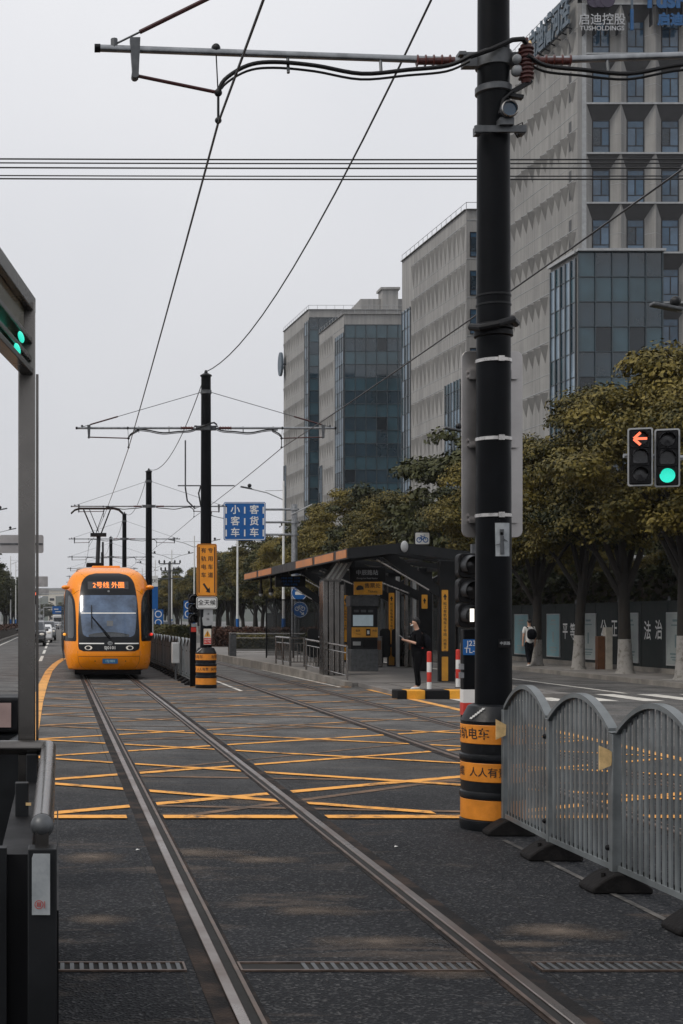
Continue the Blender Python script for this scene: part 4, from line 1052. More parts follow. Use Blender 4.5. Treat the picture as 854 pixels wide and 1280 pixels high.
# ------------------------------------------------------------------ tram signals on posts
def tram_signal(label, x, y, lit, pw=.15, bands=True):
    t = thing('tram_signal', label, 'signal', (x, y, 0))
    MB().b2((x-pw/2, y-.06, 0), (x+pw/2, y+.06, 1.70)).build('post', 'black_paint', t, bevel=.01)
    for z0, z1, m in (((.80,.93,'red_paint'),(.93,1.07,'white_paint')) if bands else ()):
        MB().b2((x-pw/2-.003, y-.063, z0), (x+pw/2+.003, y+.063, z1)).build('band', m, t, smooth=0)
    for k in range(3):
        z = 1.85 + k*.262
        h = MB(); h.plate(rrect(.25,.255,.05), x, y-.06, z, .16); ho = h.build('housing', 'near_black', t, bevel=.008)
        v = MB(); n = 20; pts = [(math.cos(R(-35+250*i/n)), math.sin(R(-35+250*i/n))) for i in range(n+1)]
        v.add([(x+.112*a, y-.06, z+.112*b_) for a, b_ in pts]+[(x+.105*a, y-.25, z+.105*b_-.01) for a, b_ in pts], [(i, i+1, n+2+i, n+1+i) for i in range(n)])
        v.add([(x+.106*a, y-.06, z+.106*b_) for a, b_ in pts]+[(x+.099*a, y-.25, z+.099*b_-.01) for a, b_ in pts], [(i+1, i, n+1+i, n+2+i) for i in range(n)])
        v.build('visor', 'dark_metal', ho)
        MB().lathe([(.098,.0),(.09,-.02),(.05,-.034),(.0,-.038)], (x,y-.062,z), 24, ax='y').build('lens', 'lens_off', ho)
        if lit and k == 0: MB().b2((x-.020, y-.115, z-.068), (x+.020, y-.103, z+.068)).build('lit_bar', 'signal_white', ho, smooth=0)
        sc_ = MB()
        for s in (-1, 1):
            sc_.lathe([(.02,-.0),(.02,.05)], (x-.13, y-.02, z+s*.06), 8, ax='x')
        sc_.build('hinge', 'dark_metal', ho)
    return t
sg = tram_signal('black tram signal with a lit white bar, behind the foreground pole', 4.34, 15.0, True)
pl_ = MB().plate(rrect(.155,.165,.008), 4.335, 14.932, 1.515, .006).build('number_plate', 'sign_blue', sg)
MB().text('J23', .078, front(4.345, 14.928, 1.553), .004).text('TL-0', .078, front(4.345, 14.928, 1.478), .004).build('lettering', 'white_paint', pl_, smooth=0)
pk = MB()
for z in (1.19, 1.28): pk.b2((4.23, 14.94, z), (4.27, 15.0, z+.06))
pk.build('hinge_plate', 'galv', sg, smooth=0)
ar_ = MB(); ar_.b2((4.37, 14.99, 1.72), (4.43, 15.06, 2.60)); ar_.build('rear_post', 'galv_dark', sg, smooth=0)
s2 = tram_signal('dark unlit tram signal on a post left of the second striped guard', 3.66, 38.4, False, .17, False)
MB().b2((3.60, 38.33, 1.48), (3.74, 38.339, 1.60)).build('red_label', 'red_paint', s2, smooth=0)
MB().plate(rrect(.13,.09,.01), 3.67, 38.33, 1.66, .008).build('label_plate', 'grey_paint', s2)

# ------------------------------------------------------------------ road traffic lights
def traffic_light(label, x, y, z, kind, group='traffic light heads on the mast arm'):
    t = thing('traffic_light', label, 'traffic light', (x, y, z-.61), group=group)
    MB().plate(rrect(.50,1.23,.05), x, y+.01, z, .03).build('back_board', 'near_black', t)
    b_ = MB(); o_ = rrect(.50,1.23,.05); i_ = rrect(.435,1.165,.03); n = len(o_)
    b_.add([(x+u, y-.004, z+v) for u, v in o_]+[(x+u, y-.004, z+v) for u, v in i_]+[(x+u, y+.045, z+v) for u, v in o_]+[(x+u, y+.012, z+v) for u, v in i_],
           [(k,(k+1)%n,n+(k+1)%n,n+k) for k in range(n)]+[((k+1)%n,k,2*n+k,2*n+(k+1)%n) for k in range(n)]+[(n+k,n+(k+1)%n,3*n+(k+1)%n,3*n+k) for k in range(n)])
    b_.build('border', 'grey_paint', t, smooth=0)
    for k in range(3):
        zz = z + .375 - .375*k
        ho = MB().plate(rrect(.39,.36,.04), x, y-.05, zz, .06).build('housing', 'near_black', t)
        lit = (kind == 'arrow' and k == 0) or (kind == 'green' and k == 2)
        if k == 1: MB().plate(rrect(.28,.27,.03), x, y-.062, zz, .012).build('lens', 'lens_off', ho)
        else: MB().lathe([(.152,0),(.14,-.02),(.0,-.035)], (x,y-.051,zz), 28, ax='y').build('lens', 'signal_green' if lit and kind == 'green' else 'lens_off', ho)
        if lit and kind == 'arrow':
            a = MB(); yy = y-.092
            a.bar((x-.12,yy,zz),(x+.13,yy,zz),.006,.05,up=(0,0,1)); a.bar((x-.13,yy-.002,zz+.005),(x-.0,yy-.002,zz+.13),.006,.055,up=(-1,0,1)); a.bar((x-.13,yy-.004,zz-.005),(x-.0,yy-.004,zz-.13),.006,.055,up=(1,0,1))
            a.build('arrow', 'signal_red', ho, smooth=0)
        v = MB(); n = 18; pts = [(math.cos(R(10+160*i/n)), math.sin(R(10+160*i/n))) for i in range(n+1)]
        v.add([(x+.165*c, y-.05, zz+.165*s) for c, s in pts]+[(x+.155*c, y-.24, zz+.155*s-.01) for c, s in pts], [(i, i+1, n+2+i, n+1+i) for i in range(n)])
        v.add([(x+.16*c, y-.05, zz+.16*s) for c, s in pts]+[(x+.15*c, y-.24, zz+.15*s-.01) for c, s in pts], [(i+1, i, n+1+i, n+2+i) for i in range(n)])
        v.build('visor', 'near_black', ho)
    t.rotation_euler = (0, 0, R(-19))
    return t
traffic_light('traffic light head with a red left arrow lit', 12.29, 30, 5.24, 'arrow')
traffic_light('traffic light head with a round green lamp lit', 12.86, 30, 5.22, 'green')
t = thing('signal_mast', 'grey mast arm holding the two traffic lights', 'mast', (16.9, 30.2, 0))
MB().tube([(16.9,30.2,0),(16.9,30.2,6.6)], [.14,.10], 16).build('post', 'galv', t)
MB().tube([(16.9,30.2,5.05),(14,30.2,5.22),(12.0,30.15,5.28)], [.075,.06,.045], 12).build('arm', 'galv', t)

# ------------------------------------------------------------------ tram shelter
t = thing('tram_shelter', 'dark tram stop shelter with a gull roof and orange eave panels', 'shelter', (9.2, 46, PLZ))
def gz(y): return .10 if y < 38.6 else (.12+(PLZ-.12)*(y-38.6)/7.6 if y < 46.2 else PLZ)
ROOF = [(7.62, 3.60), (9.0, 3.76), (11.5, 3.42)]
rf = MB()
for (xa, za), (xb, zb_) in zip(ROOF, ROOF[1:]):
    vs = [(xa,37.1,za),(xb,37.1,zb_),(xb,57.5,zb_),(xa,57.5,za)]
    rf.add(vs+[(p[0],p[1],p[2]-.12) for p in vs], [(3,2,1,0),(4,5,6,7),(0,1,5,4),(1,2,6,5),(2,3,7,6),(3,0,4,7)])
rf.v = rf.v[:8]; rf.f = rf.f[:6]; rf.m = rf.m[:6]
rfo = rf.build('roof', 'dark_metal', t, smooth=0)
for k in range(8):
    ya = 37.1+k*2.55; xa, za = ROOF[1]; xb, zb_ = ROOF[2]; q = MB()
    q.add([(xa+.05,ya+.06,za-.06),(xb,ya+.06,zb_-.06),(xb,ya+2.49,zb_-.06),(xa+.05,ya+2.49,za-.06)], [(0,1,2,3)]); q.build('roof_glass', 'shelter_glass', t, smooth=0)
    q = MB(); q.bar((xa,ya,za-.06),(xb,ya,zb_-.06),.10,.14); q.build('rafter', 'dark_metal', t, smooth=0)
q = MB(); q.b2((9.0,37.1,3.62),(9.12,57.5,3.76)); q.b2((11.38,37.1,3.28),(11.5,57.5,3.42)); q.b2((10.2,37.1,3.47),(10.28,57.5,3.56)); q.build('purlin', 'dark_metal', t, smooth=0)
fa = MB(); fa.b2((7.55, 37.05, 3.40), (7.63, 57.5, 3.67)); 
fa.add([(7.62,37.04,3.68),(9.0,37.04,3.81),(9.0,37.04,3.56),(7.62,37.04,3.40),(7.62,37.09,3.68),(9.0,37.09,3.81),(9.0,37.09,3.56),(7.62,37.09,3.40)], [(0,3,2,1),(4,5,6,7),(0,1,5,4),(2,3,7,6)])
fa.add([(9.0,37.04,3.81),(11.5,37.04,3.49),(11.5,37.04,3.20),(9.0,37.04,3.56),(9.0,37.09,3.81),(11.5,37.09,3.49),(11.5,37.09,3.20),(9.0,37.09,3.56)], [(0,3,2,1),(4,5,6,7),(0,1,5,4),(2,3,7,6)])
fa.build('fascia', 'dark_metal', t, smooth=0)
for k, (ya, yb_) in enumerate(((37.15,38.5),(38.9,41.7),(42.1,45.0),(50.2,53.4),(53.9,57.4))):
    MB().b2((7.535, ya, 3.43), (7.549, yb_, 3.64)).build('eave_panel', 'eave_orange', t, smooth=0)
sp_l = MB().sphere((9.02, 36.98, 3.71), .10, 12, sc3=(1,.6,1.5)).build('end_lamp', 'grey_paint', t)
for k, (cx, cy) in enumerate(((10.62, 38.9), (11.35, 44.0), (11.2, 47.4), (10.7, 52.0), (10.6, 56.6))):
    g0 = gz(cy)
    MB().b2((cx-.20, cy-.12, g0-.02), (cx+.22, cy+.12, 3.42)).build('column', 'dark_metal', t, bevel=.015)
    st = MB(); st.bar((cx-.1, cy, 2.5), (8.95, cy, 3.62), .16, .26, up=(0,0,1)); st.bar((cx-.1, cy, 1.9+.9), (cx+1.0, cy, 3.45), .12, .14); 
    st.bar((8.95, cy, 3.62), (7.7, cy, 3.44), .14, .18)
    st.build('bracket', 'dark_metal', t, smooth=0)
    tb = MB(); tb.tube([(cx-.5, cy-.13, 2.62), (8.7, cy-.13, 3.45)], .022, 8); tb.build('tie_rod', 'band_steel', t)
for k, (cx, cy, z0, z1) in enumerate(((10.56, 38.77, .95, 2.62), (10.56, 38.77, .14, .80), (11.32, 43.87, 2.15, 2.58), (11.1, 47.27, 1.0, 2.7), (11.1, 47.27, .3, .9), (10.5, 51.87, 1.0, 2.7), (10.5, 51.87, .35, .9))):
    w_ = .085 if cy < 40 else .09
    so_ = MB().plate(rrect(w_*2, z1-z0, .02), cx, cy-.008, (z0+z1)/2, .02).build('direction_strip', 'strip_yellow', t)
    if z1 > 2:
        a = MB(); zt = z1 - .18
        a.add([(cx-.055, cy-.012, zt-.02), (cx+.055, cy-.012, zt-.02), (cx, cy-.012, zt+.08)], [(0,1,2)]); a.b2((cx-.018, cy-.014, zt-.09), (cx+.018, cy-.010, zt-.01))
        if z1-z0 > 1:
            for j, c in enumerate(u'松江有轨电车2号线'): a.text(c, .095, front(cx, cy-.012, zt-.2-j*.105), .012)
            if cy < 40:
                for j, c in enumerate(u'内圈方向'): a.text(c, .085, front(cx, cy-.012, zt-1.2-j*.10), .012)
        a.build('lettering', 'ink', so_, smooth=0)
# stainless pylon with a slanted louvre head
py_ = MB(); g0 = gz(42.0)
for k, xx in enumerate((7.86, 8.03, 8.20)): py_.b2((xx-.075, 41.7, g0-.05), (xx+.075, 42.3, 2.95))
py_.b2((8.29, 41.75, g0), (8.42, 42.2, 2.85))
pyo = py_.build('pylon', 'stainless_dark', t, bevel=.015)
lv = MB(); lv.add([(7.78,41.7,2.95),(8.30,41.7,2.95),(8.66,41.7,3.52),(8.22,41.7,3.52),(7.78,42.3,2.95),(8.30,42.3,2.95),(8.66,42.3,3.52),(8.22,42.3,3.52)], [(0,1,2,3),(7,6,5,4),(0,4,5,1),(1,5,6,2),(2,6,7,3),(3,7,4,0)])
lv.build('pylon_head', 'stainless_dark', pyo, smooth=0)
ls = MB()
for k in range(3):
    ls.bar((7.90+k*.14, 41.69, 3.0), (8.20+k*.14, 41.69, 3.46), .012, .05, up=(1,0,-.6))
ls.build('louvre', 'white_paint', pyo, smooth=0)
# glazed back screens
for (cx, cy, w_, z0, z1, m) in ((11.75, 42.6, .5, .25, 2.6, 'stainless_dark'), (11.62, 48.4, .45, .3, 2.6, 'shelter_glass'), (10.3, 58.0, 1.4, .35, 2.6, 'shelter_glass'), (9.0, 57.9, 1.0, .35, 2.6, 'shelter_glass')):
    so_ = MB().b2((cx-w_/2, cy-.012, z0), (cx+w_/2, cy+.012, z1)).build('glass_screen', m, t, smooth=0)
    fr = MB()
    for s in (-1, 1): fr.b2((cx+s*w_/2-.025, cy-.03, z0-.1), (cx+s*w_/2+.025, cy+.03, z1))
    fr.b2((cx-w_/2-.025, cy-.03, z1), (cx+w_/2+.025, cy+.03, z1+.05)); fr.build('screen_frame', 'dark_metal', so_, smooth=0)
for k in range(5):
    x = 10.95+k*.27; MB().b2((x, 45.9, .28), (x+.09, 46.05, 3.2)).build('fin', 'stainless_dark' if k % 2 else 'grey_paint', t, smooth=0)
for ya, yb_ in ((39.6, 42.4), (44.6, 47.0), (48.2, 51.4), (52.6, 56.2)):
    g_ = MB().b2((11.99, ya, .45), (12.01, yb_, 2.7)).build('back_glass', 'shelter_glass', t, smooth=0)
    q = MB(); q.b2((11.96, ya-.05, .1), (12.04, ya, 3.3)); q.b2((11.96, yb_, .1), (12.04, yb_+.05, 3.3)); q.b2((11.96, ya-.05, 2.7), (12.04, yb_+.05, 2.76)); q.build('frame', 'galv_dark', g_, smooth=0)
bn = MB(); bn.b2((11.3, 48.6, .62), (11.8, 51.2, .68))
for yy in (48.9, 50.9): bn.b2((11.45, yy, .2), (11.65, yy+.06, .62))
bn.build('bench', 'galv_dark', t, smooth=0)
# boards hanging from the shelter roof
sb = thing('station_sign', 'dark hanging board with the station name in white characters', 'sign', (9.15, 42, 2.95))
bo_ = MB().b2((8.62, 41.95, 2.93), (9.68, 42.05, 3.36)).build('board', 'near_black', sb, bevel=.008)
MB().text(u'中辰路站', .165, front(9.13, 41.945, 3.19), .010).text('Zhongchen Road Station', .062, front(9.13, 41.945, 3.03), .003).build('lettering', 'grey_paint', bo_, smooth=0)
hg = MB()
for s in (-.4, .4): hg.b2((9.15+s-.015, 41.98, 3.36), (9.15+s+.015, 42.01, 3.72))
hg.build('hanger', 'dark_metal', sb, smooth=0)
sb = thing('display_board', 'dark departure display hanging under the roof left of the stainless pylon', 'display', (8.15, 49.5, 2.95))
bo_ = MB().b2((7.58, 49.45, 2.95), (8.62, 49.6, 3.33)).build('board', 'near_black', sb, bevel=.008)
tx = MB()
for k, s in enumerate((u'2号线 内圈  3分钟', u'1号线 外圈  8分钟', u'2号线 中辰路')): tx.text(s, .085, front(8.10, 49.445, 3.25-k*.11), .002)
tx.build('lettering', 'sign_blue', bo_, smooth=0)
hg = MB()
for s in (-.35, .35): hg.b2((8.15+s-.015, 49.5, 3.33), (8.15+s+.015, 49.53, 3.6))
hg.build('hanger', 'dark_metal', sb, smooth=0)
for k, (cx, cy) in enumerate(((7.75, 54.2), (7.78, 51.8))):
    cm = thing('camera', ('small dark camera hanging from the far end of the shelter eave', 'small dark camera hanging beside the departure display')[k], 'camera', (cx, cy, 2.7))
    m_ = MB(); m_.tube([(cx,cy,3.45),(cx,cy,2.95)], .04, 8); m_.tube([(cx,cy,2.95),(cx,cy,2.8)], .09, 10); m_.build('stem', 'near_black', cm)
    MB().sphere((cx,cy,2.77), .08, 12).build('dome', 'grey_paint', cm)
# ticket machine
tm = thing('ticket_machine', 'grey ticket machine with a pale screen and an orange band', 'ticket machine', (9.45, 43.8, gz(43.8)))
g0 = gz(43.8)
MB().b2((9.03, 43.8, g0), (9.88, 44.5, g0+.68)).build('base', 'grey_paint' if False else 'galv_dark', tm, bevel=.012)
cb_ = MB().b2((9.05, 43.82, g0+.682), (9.86, 44.5, g0+2.0)).build('cabinet', 'dark_metal', tm, bevel=.012)
MB().b2((9.10, 43.80, g0+1.40), (9.72, 43.818, g0+1.74)).build('screen', 'screen', cb_, smooth=0)
op = MB().b2((9.06, 43.79, g0+1.05), (9.86, 43.818, g0+1.36)).build('orange_band', 'strip_yellow', cb_, bevel=.004)
d_ = MB(); d_.b2((9.5, 43.78, g0+1.10), (9.63, 43.789, g0+1.31)); d_.build('card_slot', 'near_black', op, smooth=0)
MB().b2((9.53, 43.774, g0+1.15), (9.60, 43.779, g0+1.26)).build('slot_light', 'white_paint', op, smooth=0)
MB().text(u'售票', .07, front(9.25, 43.786, g0+1.25), .006).text(u'充值', .07, front(9.76, 43.786, g0+1.25), .006).text('Tickets', .05, front(9.25, 43.786, g0+1.15), .004).build('lettering', 'ink', op, smooth=0)
MB().b2((9.10, 43.80, g0+.80), (9.34, 43.818, g0+.92)).build('change_tray', 'grey_paint', cb_, bevel=.006)
MB().b2((9.42, 43.80, g0+.74), (9.84, 43.818, g0+.98)).build('outlet', 'near_black', cb_, smooth=0)
rd = MB()
for k in range(3): rd.b2((9.13+k*.22, 43.80, g0+1.82), (9.28+k*.22, 43.818, g0+1.90))
rd.build('reader', 'galv_dark', cb_, smooth=0)
MB().b2((9.02, 43.85, g0+2.0), (9.90, 44.5, g0+2.34)).build('head', 'galv_dark', tm, bevel=.02)
hs_ = MB().b2((9.12, 43.70, g0+2.36), (9.98, 43.82, g0+2.78)).build('header_sign', 'yellow_paint', tm, bevel=.01)
MB().text(u'售票处', .165, front(9.68, 43.696, g0+2.63), .008).text('Tickets', .10, front(9.68, 43.696, g0+2.46), .006).build('lettering', 'ink', hs_, smooth=0)
ic = MB(); ic.plate([(-.12,.0),(-.06,.07),(.02,.08),(.1,.04),(.12,-.05),(-.1,-.07)], 9.29, 43.693, g0+2.57, .004); ic.build('hand_icon', 'ink', hs_, smooth=0)
# fare gates
def fare_gate(label, x, y):
    g0 = gz(y); q = thing('fare_gate', label, 'fare gate', (x, y, g0), group='fare gates under the shelter')
    MB().b2((x-.14, y-.1, g0), (x+.14, y+1.2, g0+1.0)).build('cabinet', 'stainless_dark', q, bevel=.03)
    MB().plate(rrect(.17,.3,.03), x, y-.115, g0+.72, .014).build('panel', 'wood_brown', q)
    for s in (-1, 1):
        w_ = MB(); w_.plate(rrect(.36,.95,.12,6), x+s*.34, y+.45, g0+.78, .03); w_.build('flap', 'dark_metal', q)
fare_gate('fare gate left of the ticket machine', 8.75, 46.4)
fare_gate('fare gate behind the person with the phone', 10.45, 46.4)
fare_gate('fare gate at the right, near the black column', 11.55, 46.5)
# stainless railings
def railing(label, pts, h=.95, n=6, m='stainless', bars=True, glass=False):
    a = Vector(pts[0]); b_ = Vector(pts[1]); q = thing('railing', label, 'railing', tuple(a), group='stainless railings at the tram stop')
    up = Vector((0,0,1)); r = MB(); r.tube([a+up*h, b_+up*h], .032, 10); r.build('handrail', m, q)
    for f in (0, .5, 1):
        p = a.lerp(b_, f); MB().tube([p, p+up*(h-.02)], .03, 8).build('post', m, q)
    r = MB(); r.tube([a+up*.15, b_+up*.15], .016, 6); r.tube([a+up*(h-.18), b_+up*(h-.18)], .016, 6)
    if bars:
        for k in range(1, n):
            p = a.lerp(b_, k/n); r.tube([p+up*.15, p+up*(h-.18)], .013, 6)
    r.build('bars', m, q)
    if glass: 
        d = (b_-a).normalized(); MB().bar(a.lerp(b_,.02)+up*.46, b_.lerp(a,.02)+up*.46, .012, .5).build('glass', 'shelter_glass', q, smooth=0)
railing('sloping stainless handrail with bars down the platform ramp', [(7.80, 44.6, .24), (7.98, 39.2, .12)], n=10)
railing('stainless railing with upright bars beside the pylon', [(7.62, 46.6, PLZ), (7.62, 49.6, PLZ)], n=12)
railing('short stainless railing across the platform behind the pylon', [(7.7, 47.0, PLZ), (8.6, 47.0, PLZ)], n=8)
railing('long stainless railing at the far end of the platform', [(7.35, 61.0, PLZ), (10.6, 61.0, PLZ)], n=3, bars=False, glass=True)
railing('stainless handrail right of the black shelter column', [(11.3, 37.4, .1), (11.9, 42, .2)], n=8)
bx = thing('waste_bin', 'square stainless waste bin at the far end of the platform', 'bin', (7.4, 60.2, PLZ))
MB().b2((7.28, 60.0, PLZ), (7.55, 60.4, PLZ+.95)).build('body', 'galv_dark', bx, bevel=.02)
MB().b2((7.27, 59.99, PLZ+.95), (7.56, 60.41, PLZ+1.0)).build('lid', 'stainless', bx, bevel=.01)
# bollards
for (x, y, z0, lab) in ((8.78, 33.6, .10, 'red and white bollard just right of the person with a phone'), (10.05, 35.7, .10, 'left one of the two red and white bollards by the shelter column'), (10.33, 35.7, .10, 'right one of the two red and white bollards by the shelter column')):
    q = thing('bollard', lab, 'bollard', (x, y, z0), group='red and white bollards')
    for k in range(4):
        MB().lathe([(.055,z0+k*.235),(.055,z0+(k+1)*.235-.002)], (x,y,0), 16).build('band', 'white_paint' if k % 2 == 0 else 'red_paint', q)
    MB().lathe([(.055,z0+.94),(.045,z0+.96),(.0,z0+.965)], (x,y,0), 16).build('cap', 'red_paint', q)
    MB().lathe([(.075,z0-.0),(.075,z0+.02)], (x,y,0), 16).build('base', 'dark_metal', q)
# bicycle sign on a post behind the shelter
q = thing('bicycle_sign', 'small pale square sign with a bicycle symbol above the shelter roof', 'sign', (14.6, 57, 0))
X_, _, Z_ = at(528, 673, 57)
MB().tube([(X_,57.1,0),(X_,57.1,Z_+.3)], .04, 10).build('post', 'galv_dark', q)
pl_ = MB().plate(rrect(.62,.52,.05), X_, 57, Z_, .03).build('plate', 'near_black', q)
MB().plate(rrect(.56,.46,.04), X_, 56.995, Z_, .006).build('face', 'white_paint', pl_)
bk = MB()
def ring(mb, cx, y, cz, r, t_, n=18):
    mb.add([(cx+(r+d)*math.cos(2*math.pi*k/n), y, cz+(r+d)*math.sin(2*math.pi*k/n)) for d in (0, t_) for k in range(n)], [(k,(k+1)%n,n+(k+1)%n,n+k) for k in range(n)])
for s in (-1, 1): ring(bk, X_+s*.13, 56.99, Z_-.06, .075, .035)
for a, b_ in (((-.13,-.06),(-.05,.07)),((-.05,.07),(.09,.07)),((.09,.07),(.13,-.06)),((-.05,.07),(0,-.06)),((0,-.06),(.09,.07)),((.06,.13),(.11,.13)),((-.09,.11),(-.02,.11))):
    bk.bar((X_+a[0],56.988,Z_+a[1]),(X_+b_[0],56.988,Z_+b_[1]),.004,.028,up=(0,0,1) if abs(a[0]-b_[0])>.02 else (1,0,0))
bk.build('bicycle_symbol', 'sign_blue', pl_, smooth=0)

# round blue signs behind the pylon
for k, (px, py, lab) in enumerate(((374, 741, 'round blue sign with a white car symbol, upper of the pair left of the pylon'), (375, 762, 'round blue bicycle sign, lower of the pair left of the pylon'))):
    Y = 64; cx, _, cz = at(px, py, Y); q = thing('round_sign', lab, 'sign', (cx, Y, cz-.36), group='round blue signs')
    d_ = MB().lathe([(.36,0),(.36,.02)], (cx,Y,cz), 28, ax='y').build('plate', 'sign_blue', q)
    o_ = MB(); ring(o_, cx, Y-.004, cz, .325, .02, 28)
    if k == 0:
        o_.plate(rrect(.36,.14,.03), cx, Y-.006, cz-.02, .003); o_.plate(rrect(.24,.1,.03), cx, Y-.009, cz+.09, .003)
    else:
        for s in (-1, 1): ring(o_, cx+s*.13, Y-.004, cz+.04, .07, .03)
        for a, b_ in (((-.13,.04),(-.04,.17)),((-.04,.17),(.09,.17)),((.09,.17),(.13,.04)),((-.04,.17),(0,.04))): o_.bar((cx+a[0],Y-.006,cz+a[1]),(cx+b_[0],Y-.006,cz+b_[1]),.004,.025,up=(0,0,1))
        o_.bar((cx+.0,Y-.006,cz-.07),(cx+.13,Y-.006,cz-.2),.004,.04,up=(1,0,1)); o_.add([(cx+.05,Y-.007,cz-.23),(cx+.18,Y-.007,cz-.24),(cx+.17,Y-.007,cz-.1)],[(0,1,2)])
    o_.build('symbol', 'white_paint', d_, smooth=0)
q = thing('sign_post', 'thin grey post carrying the two round blue signs', 'post', (10.9, 64.1, 0))
cx, _, _ = at(374, 700, 64.1); MB().tube([(cx,64.1,0),(cx,64.1,3.6)], .045, 10).build('post', 'galv_dark', q)

# blue overhead lane sign on its gantry
Y = 75.0; cx, _, cz = at(306, 651.5, Y); gp, _, gt = at(369, 630, Y)
q = thing('lane_sign_board', 'large blue sign with white Chinese characters in two columns', 'sign', (cx, Y, cz-1.0))
pl_ = MB().plate(rrect(2.22,2.02,.10), cx, Y, cz, .05).build('plate', 'sign_blue', q)
tx = MB()
for k, c in enumerate(u'小客车'): tx.text(c, .50, front(cx-.50, Y-.005, cz+.58-k*.60), .018)
for k, c in enumerate(u'客货车'): tx.text(c, .50, front(cx+.50, Y-.005, cz+.58-k*.60), .018)
tx.build('lettering', 'white_paint', pl_, smooth=0)
ds = MB()
for xx in (-.98, 0, .98):
    for k in range(3): ds.b2((cx+xx-.035, Y-.009, cz+.58-k*.60-.18), (cx+xx+.035, Y-.004, cz+.58-k*.60+.18))
o_ = rrect(2.16,1.96,.09); i_ = rrect(2.09,1.89,.07); n = len(o_)
ds.add([(cx+u, Y-.004, cz+v) for u, v in o_]+[(cx+u, Y-.004, cz+v) for u, v in i_], [(k,(k+1)%n,n+(k+1)%n,n+k) for k in range(n)])
ds.build('lane_marks', 'white_paint', pl_, smooth=0)
q = thing('sign_gantry', 'grey gantry post with three arms holding the blue lane sign', 'gantry', (gp, Y+.2, 0))
MB().tube([(gp,Y+.2,0),(gp,Y+.2,gt)], [.20,.15], 16).build('post', 'galv', q)
for py in (636.5, 652.5, 668):
    _, _, z = at(0, py, Y); MB().tube([(gp,Y+.2,z),(cx-.9,Y+.12,z)], .06, 10).build('arm', 'galv', q)
    MB().tube([(gp,Y+.2,z-.05),(gp,Y+.2,z+.05)], .24, 14).build('flange', 'galv', q)
_, _, z = at(0, 634, Y); MB().tube([(gp-.2,Y,z-.4),(gp+.9,Y,z+.15)], .035, 8).build('lamp_bar', 'grey_paint', q)

# ------------------------------------------------------------------ stainless frame, rail and cabinet on the left
X_ = -.17; Yp = 8.0
q = thing('canopy_frame', 'tall stainless frame with a slanting fascia at the left edge of the photo', 'frame', (X_, Yp, 0))
po = MB(); po.b2((X_-.05, Yp-.05, 0), (X_+.045, Yp+.05, 3.58)); po.build('post', 'stainless_dark', q, bevel=.006)
po = MB(); po.b2((X_+.047, Yp+.1, 0), (X_+.062, Yp+.16, 3.2)); po.build('rear_post', 'stainless_dark', q, smooth=0)
dx, dy = -.141, -1.0; D = Vector((dx, dy, 0))
A = Vector((X_, Yp, 0)); 
tb = MB(); tb.bar(A+Vector((0,0.05,3.575)), A+D*6+Vector((0,0,3.575)), .095, .09); tb.build('top_beam', 'stainless_dark', q, bevel=.006)
tb = MB(); tb.bar(A+Vector((0,-.05,3.19)), A+D*6+Vector((0,0,3.19)), .07, .035); tb.bar(A+Vector((0,-.05,3.26)), A+D*6+Vector((0,0,3.26)), .05, .03); tb.bar(A+Vector((0,-.05,3.36)), A+D*6+Vector((0,0,3.36)), .06, .03); tb.build('lower_beam', 'stainless_dark', q, bevel=.004)
gl = MB(); gl.bar(A+D*.15+Vector((-.005,0,3.45)), A+D*6+Vector((-.005,0,3.45)), .02, .15); gl.build('fascia_glass', 'olive_panel', q, smooth=0)
gl = MB(); gl.bar(A+D*.15+Vector((-.03,0,3.28)), A+D*6+Vector((-.03,0,3.28)), .02, .14); gl.build('rear_glass', 'olive_panel', q, smooth=0)
for k, (z, s) in enumerate(((3.312, .40), (3.225, .52))):
    c = A + D*s + Vector((.032, 0, z)); lm_ = MB()
    lm_.sphere((0,0,0), 1.0, 14)
    lm_.v = [(c.x + p[0]*.011 + dx*p[1]*.085, c.y + dy*p[1]*.085, c.z + p[2]*.027 ) for p in lm_.v]
    lm_.build('green_lamp', 'signal_green', q)
q = thing('handrail', 'dark tubular handrail with a rounded end, nearest on the left', 'handrail', (-.05, 4.8, 0))
hr = MB(); hr.tube([(-.048,7.8,1.10),(-.05,6.3,1.10),(-.052,4.86,1.10)], .040, 20); hr.build('rail', 'stainless_dark', q)
hr = MB(); hr.sphere((-.052,4.84,1.10), .0405, 18, m=12); hr.build('end_cap', 'galv_dark', q)
hr = MB(); hr.tube([(-1.6,7.8,1.10),(-.05,7.8,1.10)], .040, 16); hr.build('cross_rail', 'stainless_dark', q)
po = MB(); po.b2((-.10, 4.78, 0), (-.002, 4.88, 1.03)); pso = po.build('post', 'dark_metal', q, bevel=.004)
po = MB(); po.b2((-.075, 4.81, 1.028), (-.03, 4.86, 1.085)); po.build('saddle', 'stainless_dark', q, smooth=0)
pl_ = MB().plate([(-.031,-.09),(.030,-.09),(.030,.115),(-.026,.115),(-.031,.10),(-.031,-.075)], -.055, 4.774, .90, .004).build('plate', 'sticker', pso, smooth=0)
em = MB(); 
em.add([(-.062+ (.0125+d)*math.cos(2*math.pi*k/18), 4.772, .845+(.0125+d)*math.sin(2*math.pi*k/18)) for d in (0,.0025) for k in range(18)], [(k,(k+1)%18,18+(k+1)%18,18+k) for k in range(18)])
for s in (-1, 0, 1): em.b2((-.062+s*.005-.0015, 4.7715, .838), (-.062+s*.005+.0015, 4.7725, .853))
em.b2((-.045, 4.7715, .833), (-.0435, 4.7725, .857)); em.b2((-.0425,4.7715,.833),(-.0415,4.7725,.857))
em.build('emblem', 'logo_red', pl_, smooth=0)
for (x, y) in ((-.16, 6.4), (-.14, 7.75)):
    MB().b2((x-.03, y-.03, 0), (x+.03, y+.03, 1.07)).build('post', 'dark_metal', q, bevel=.004)
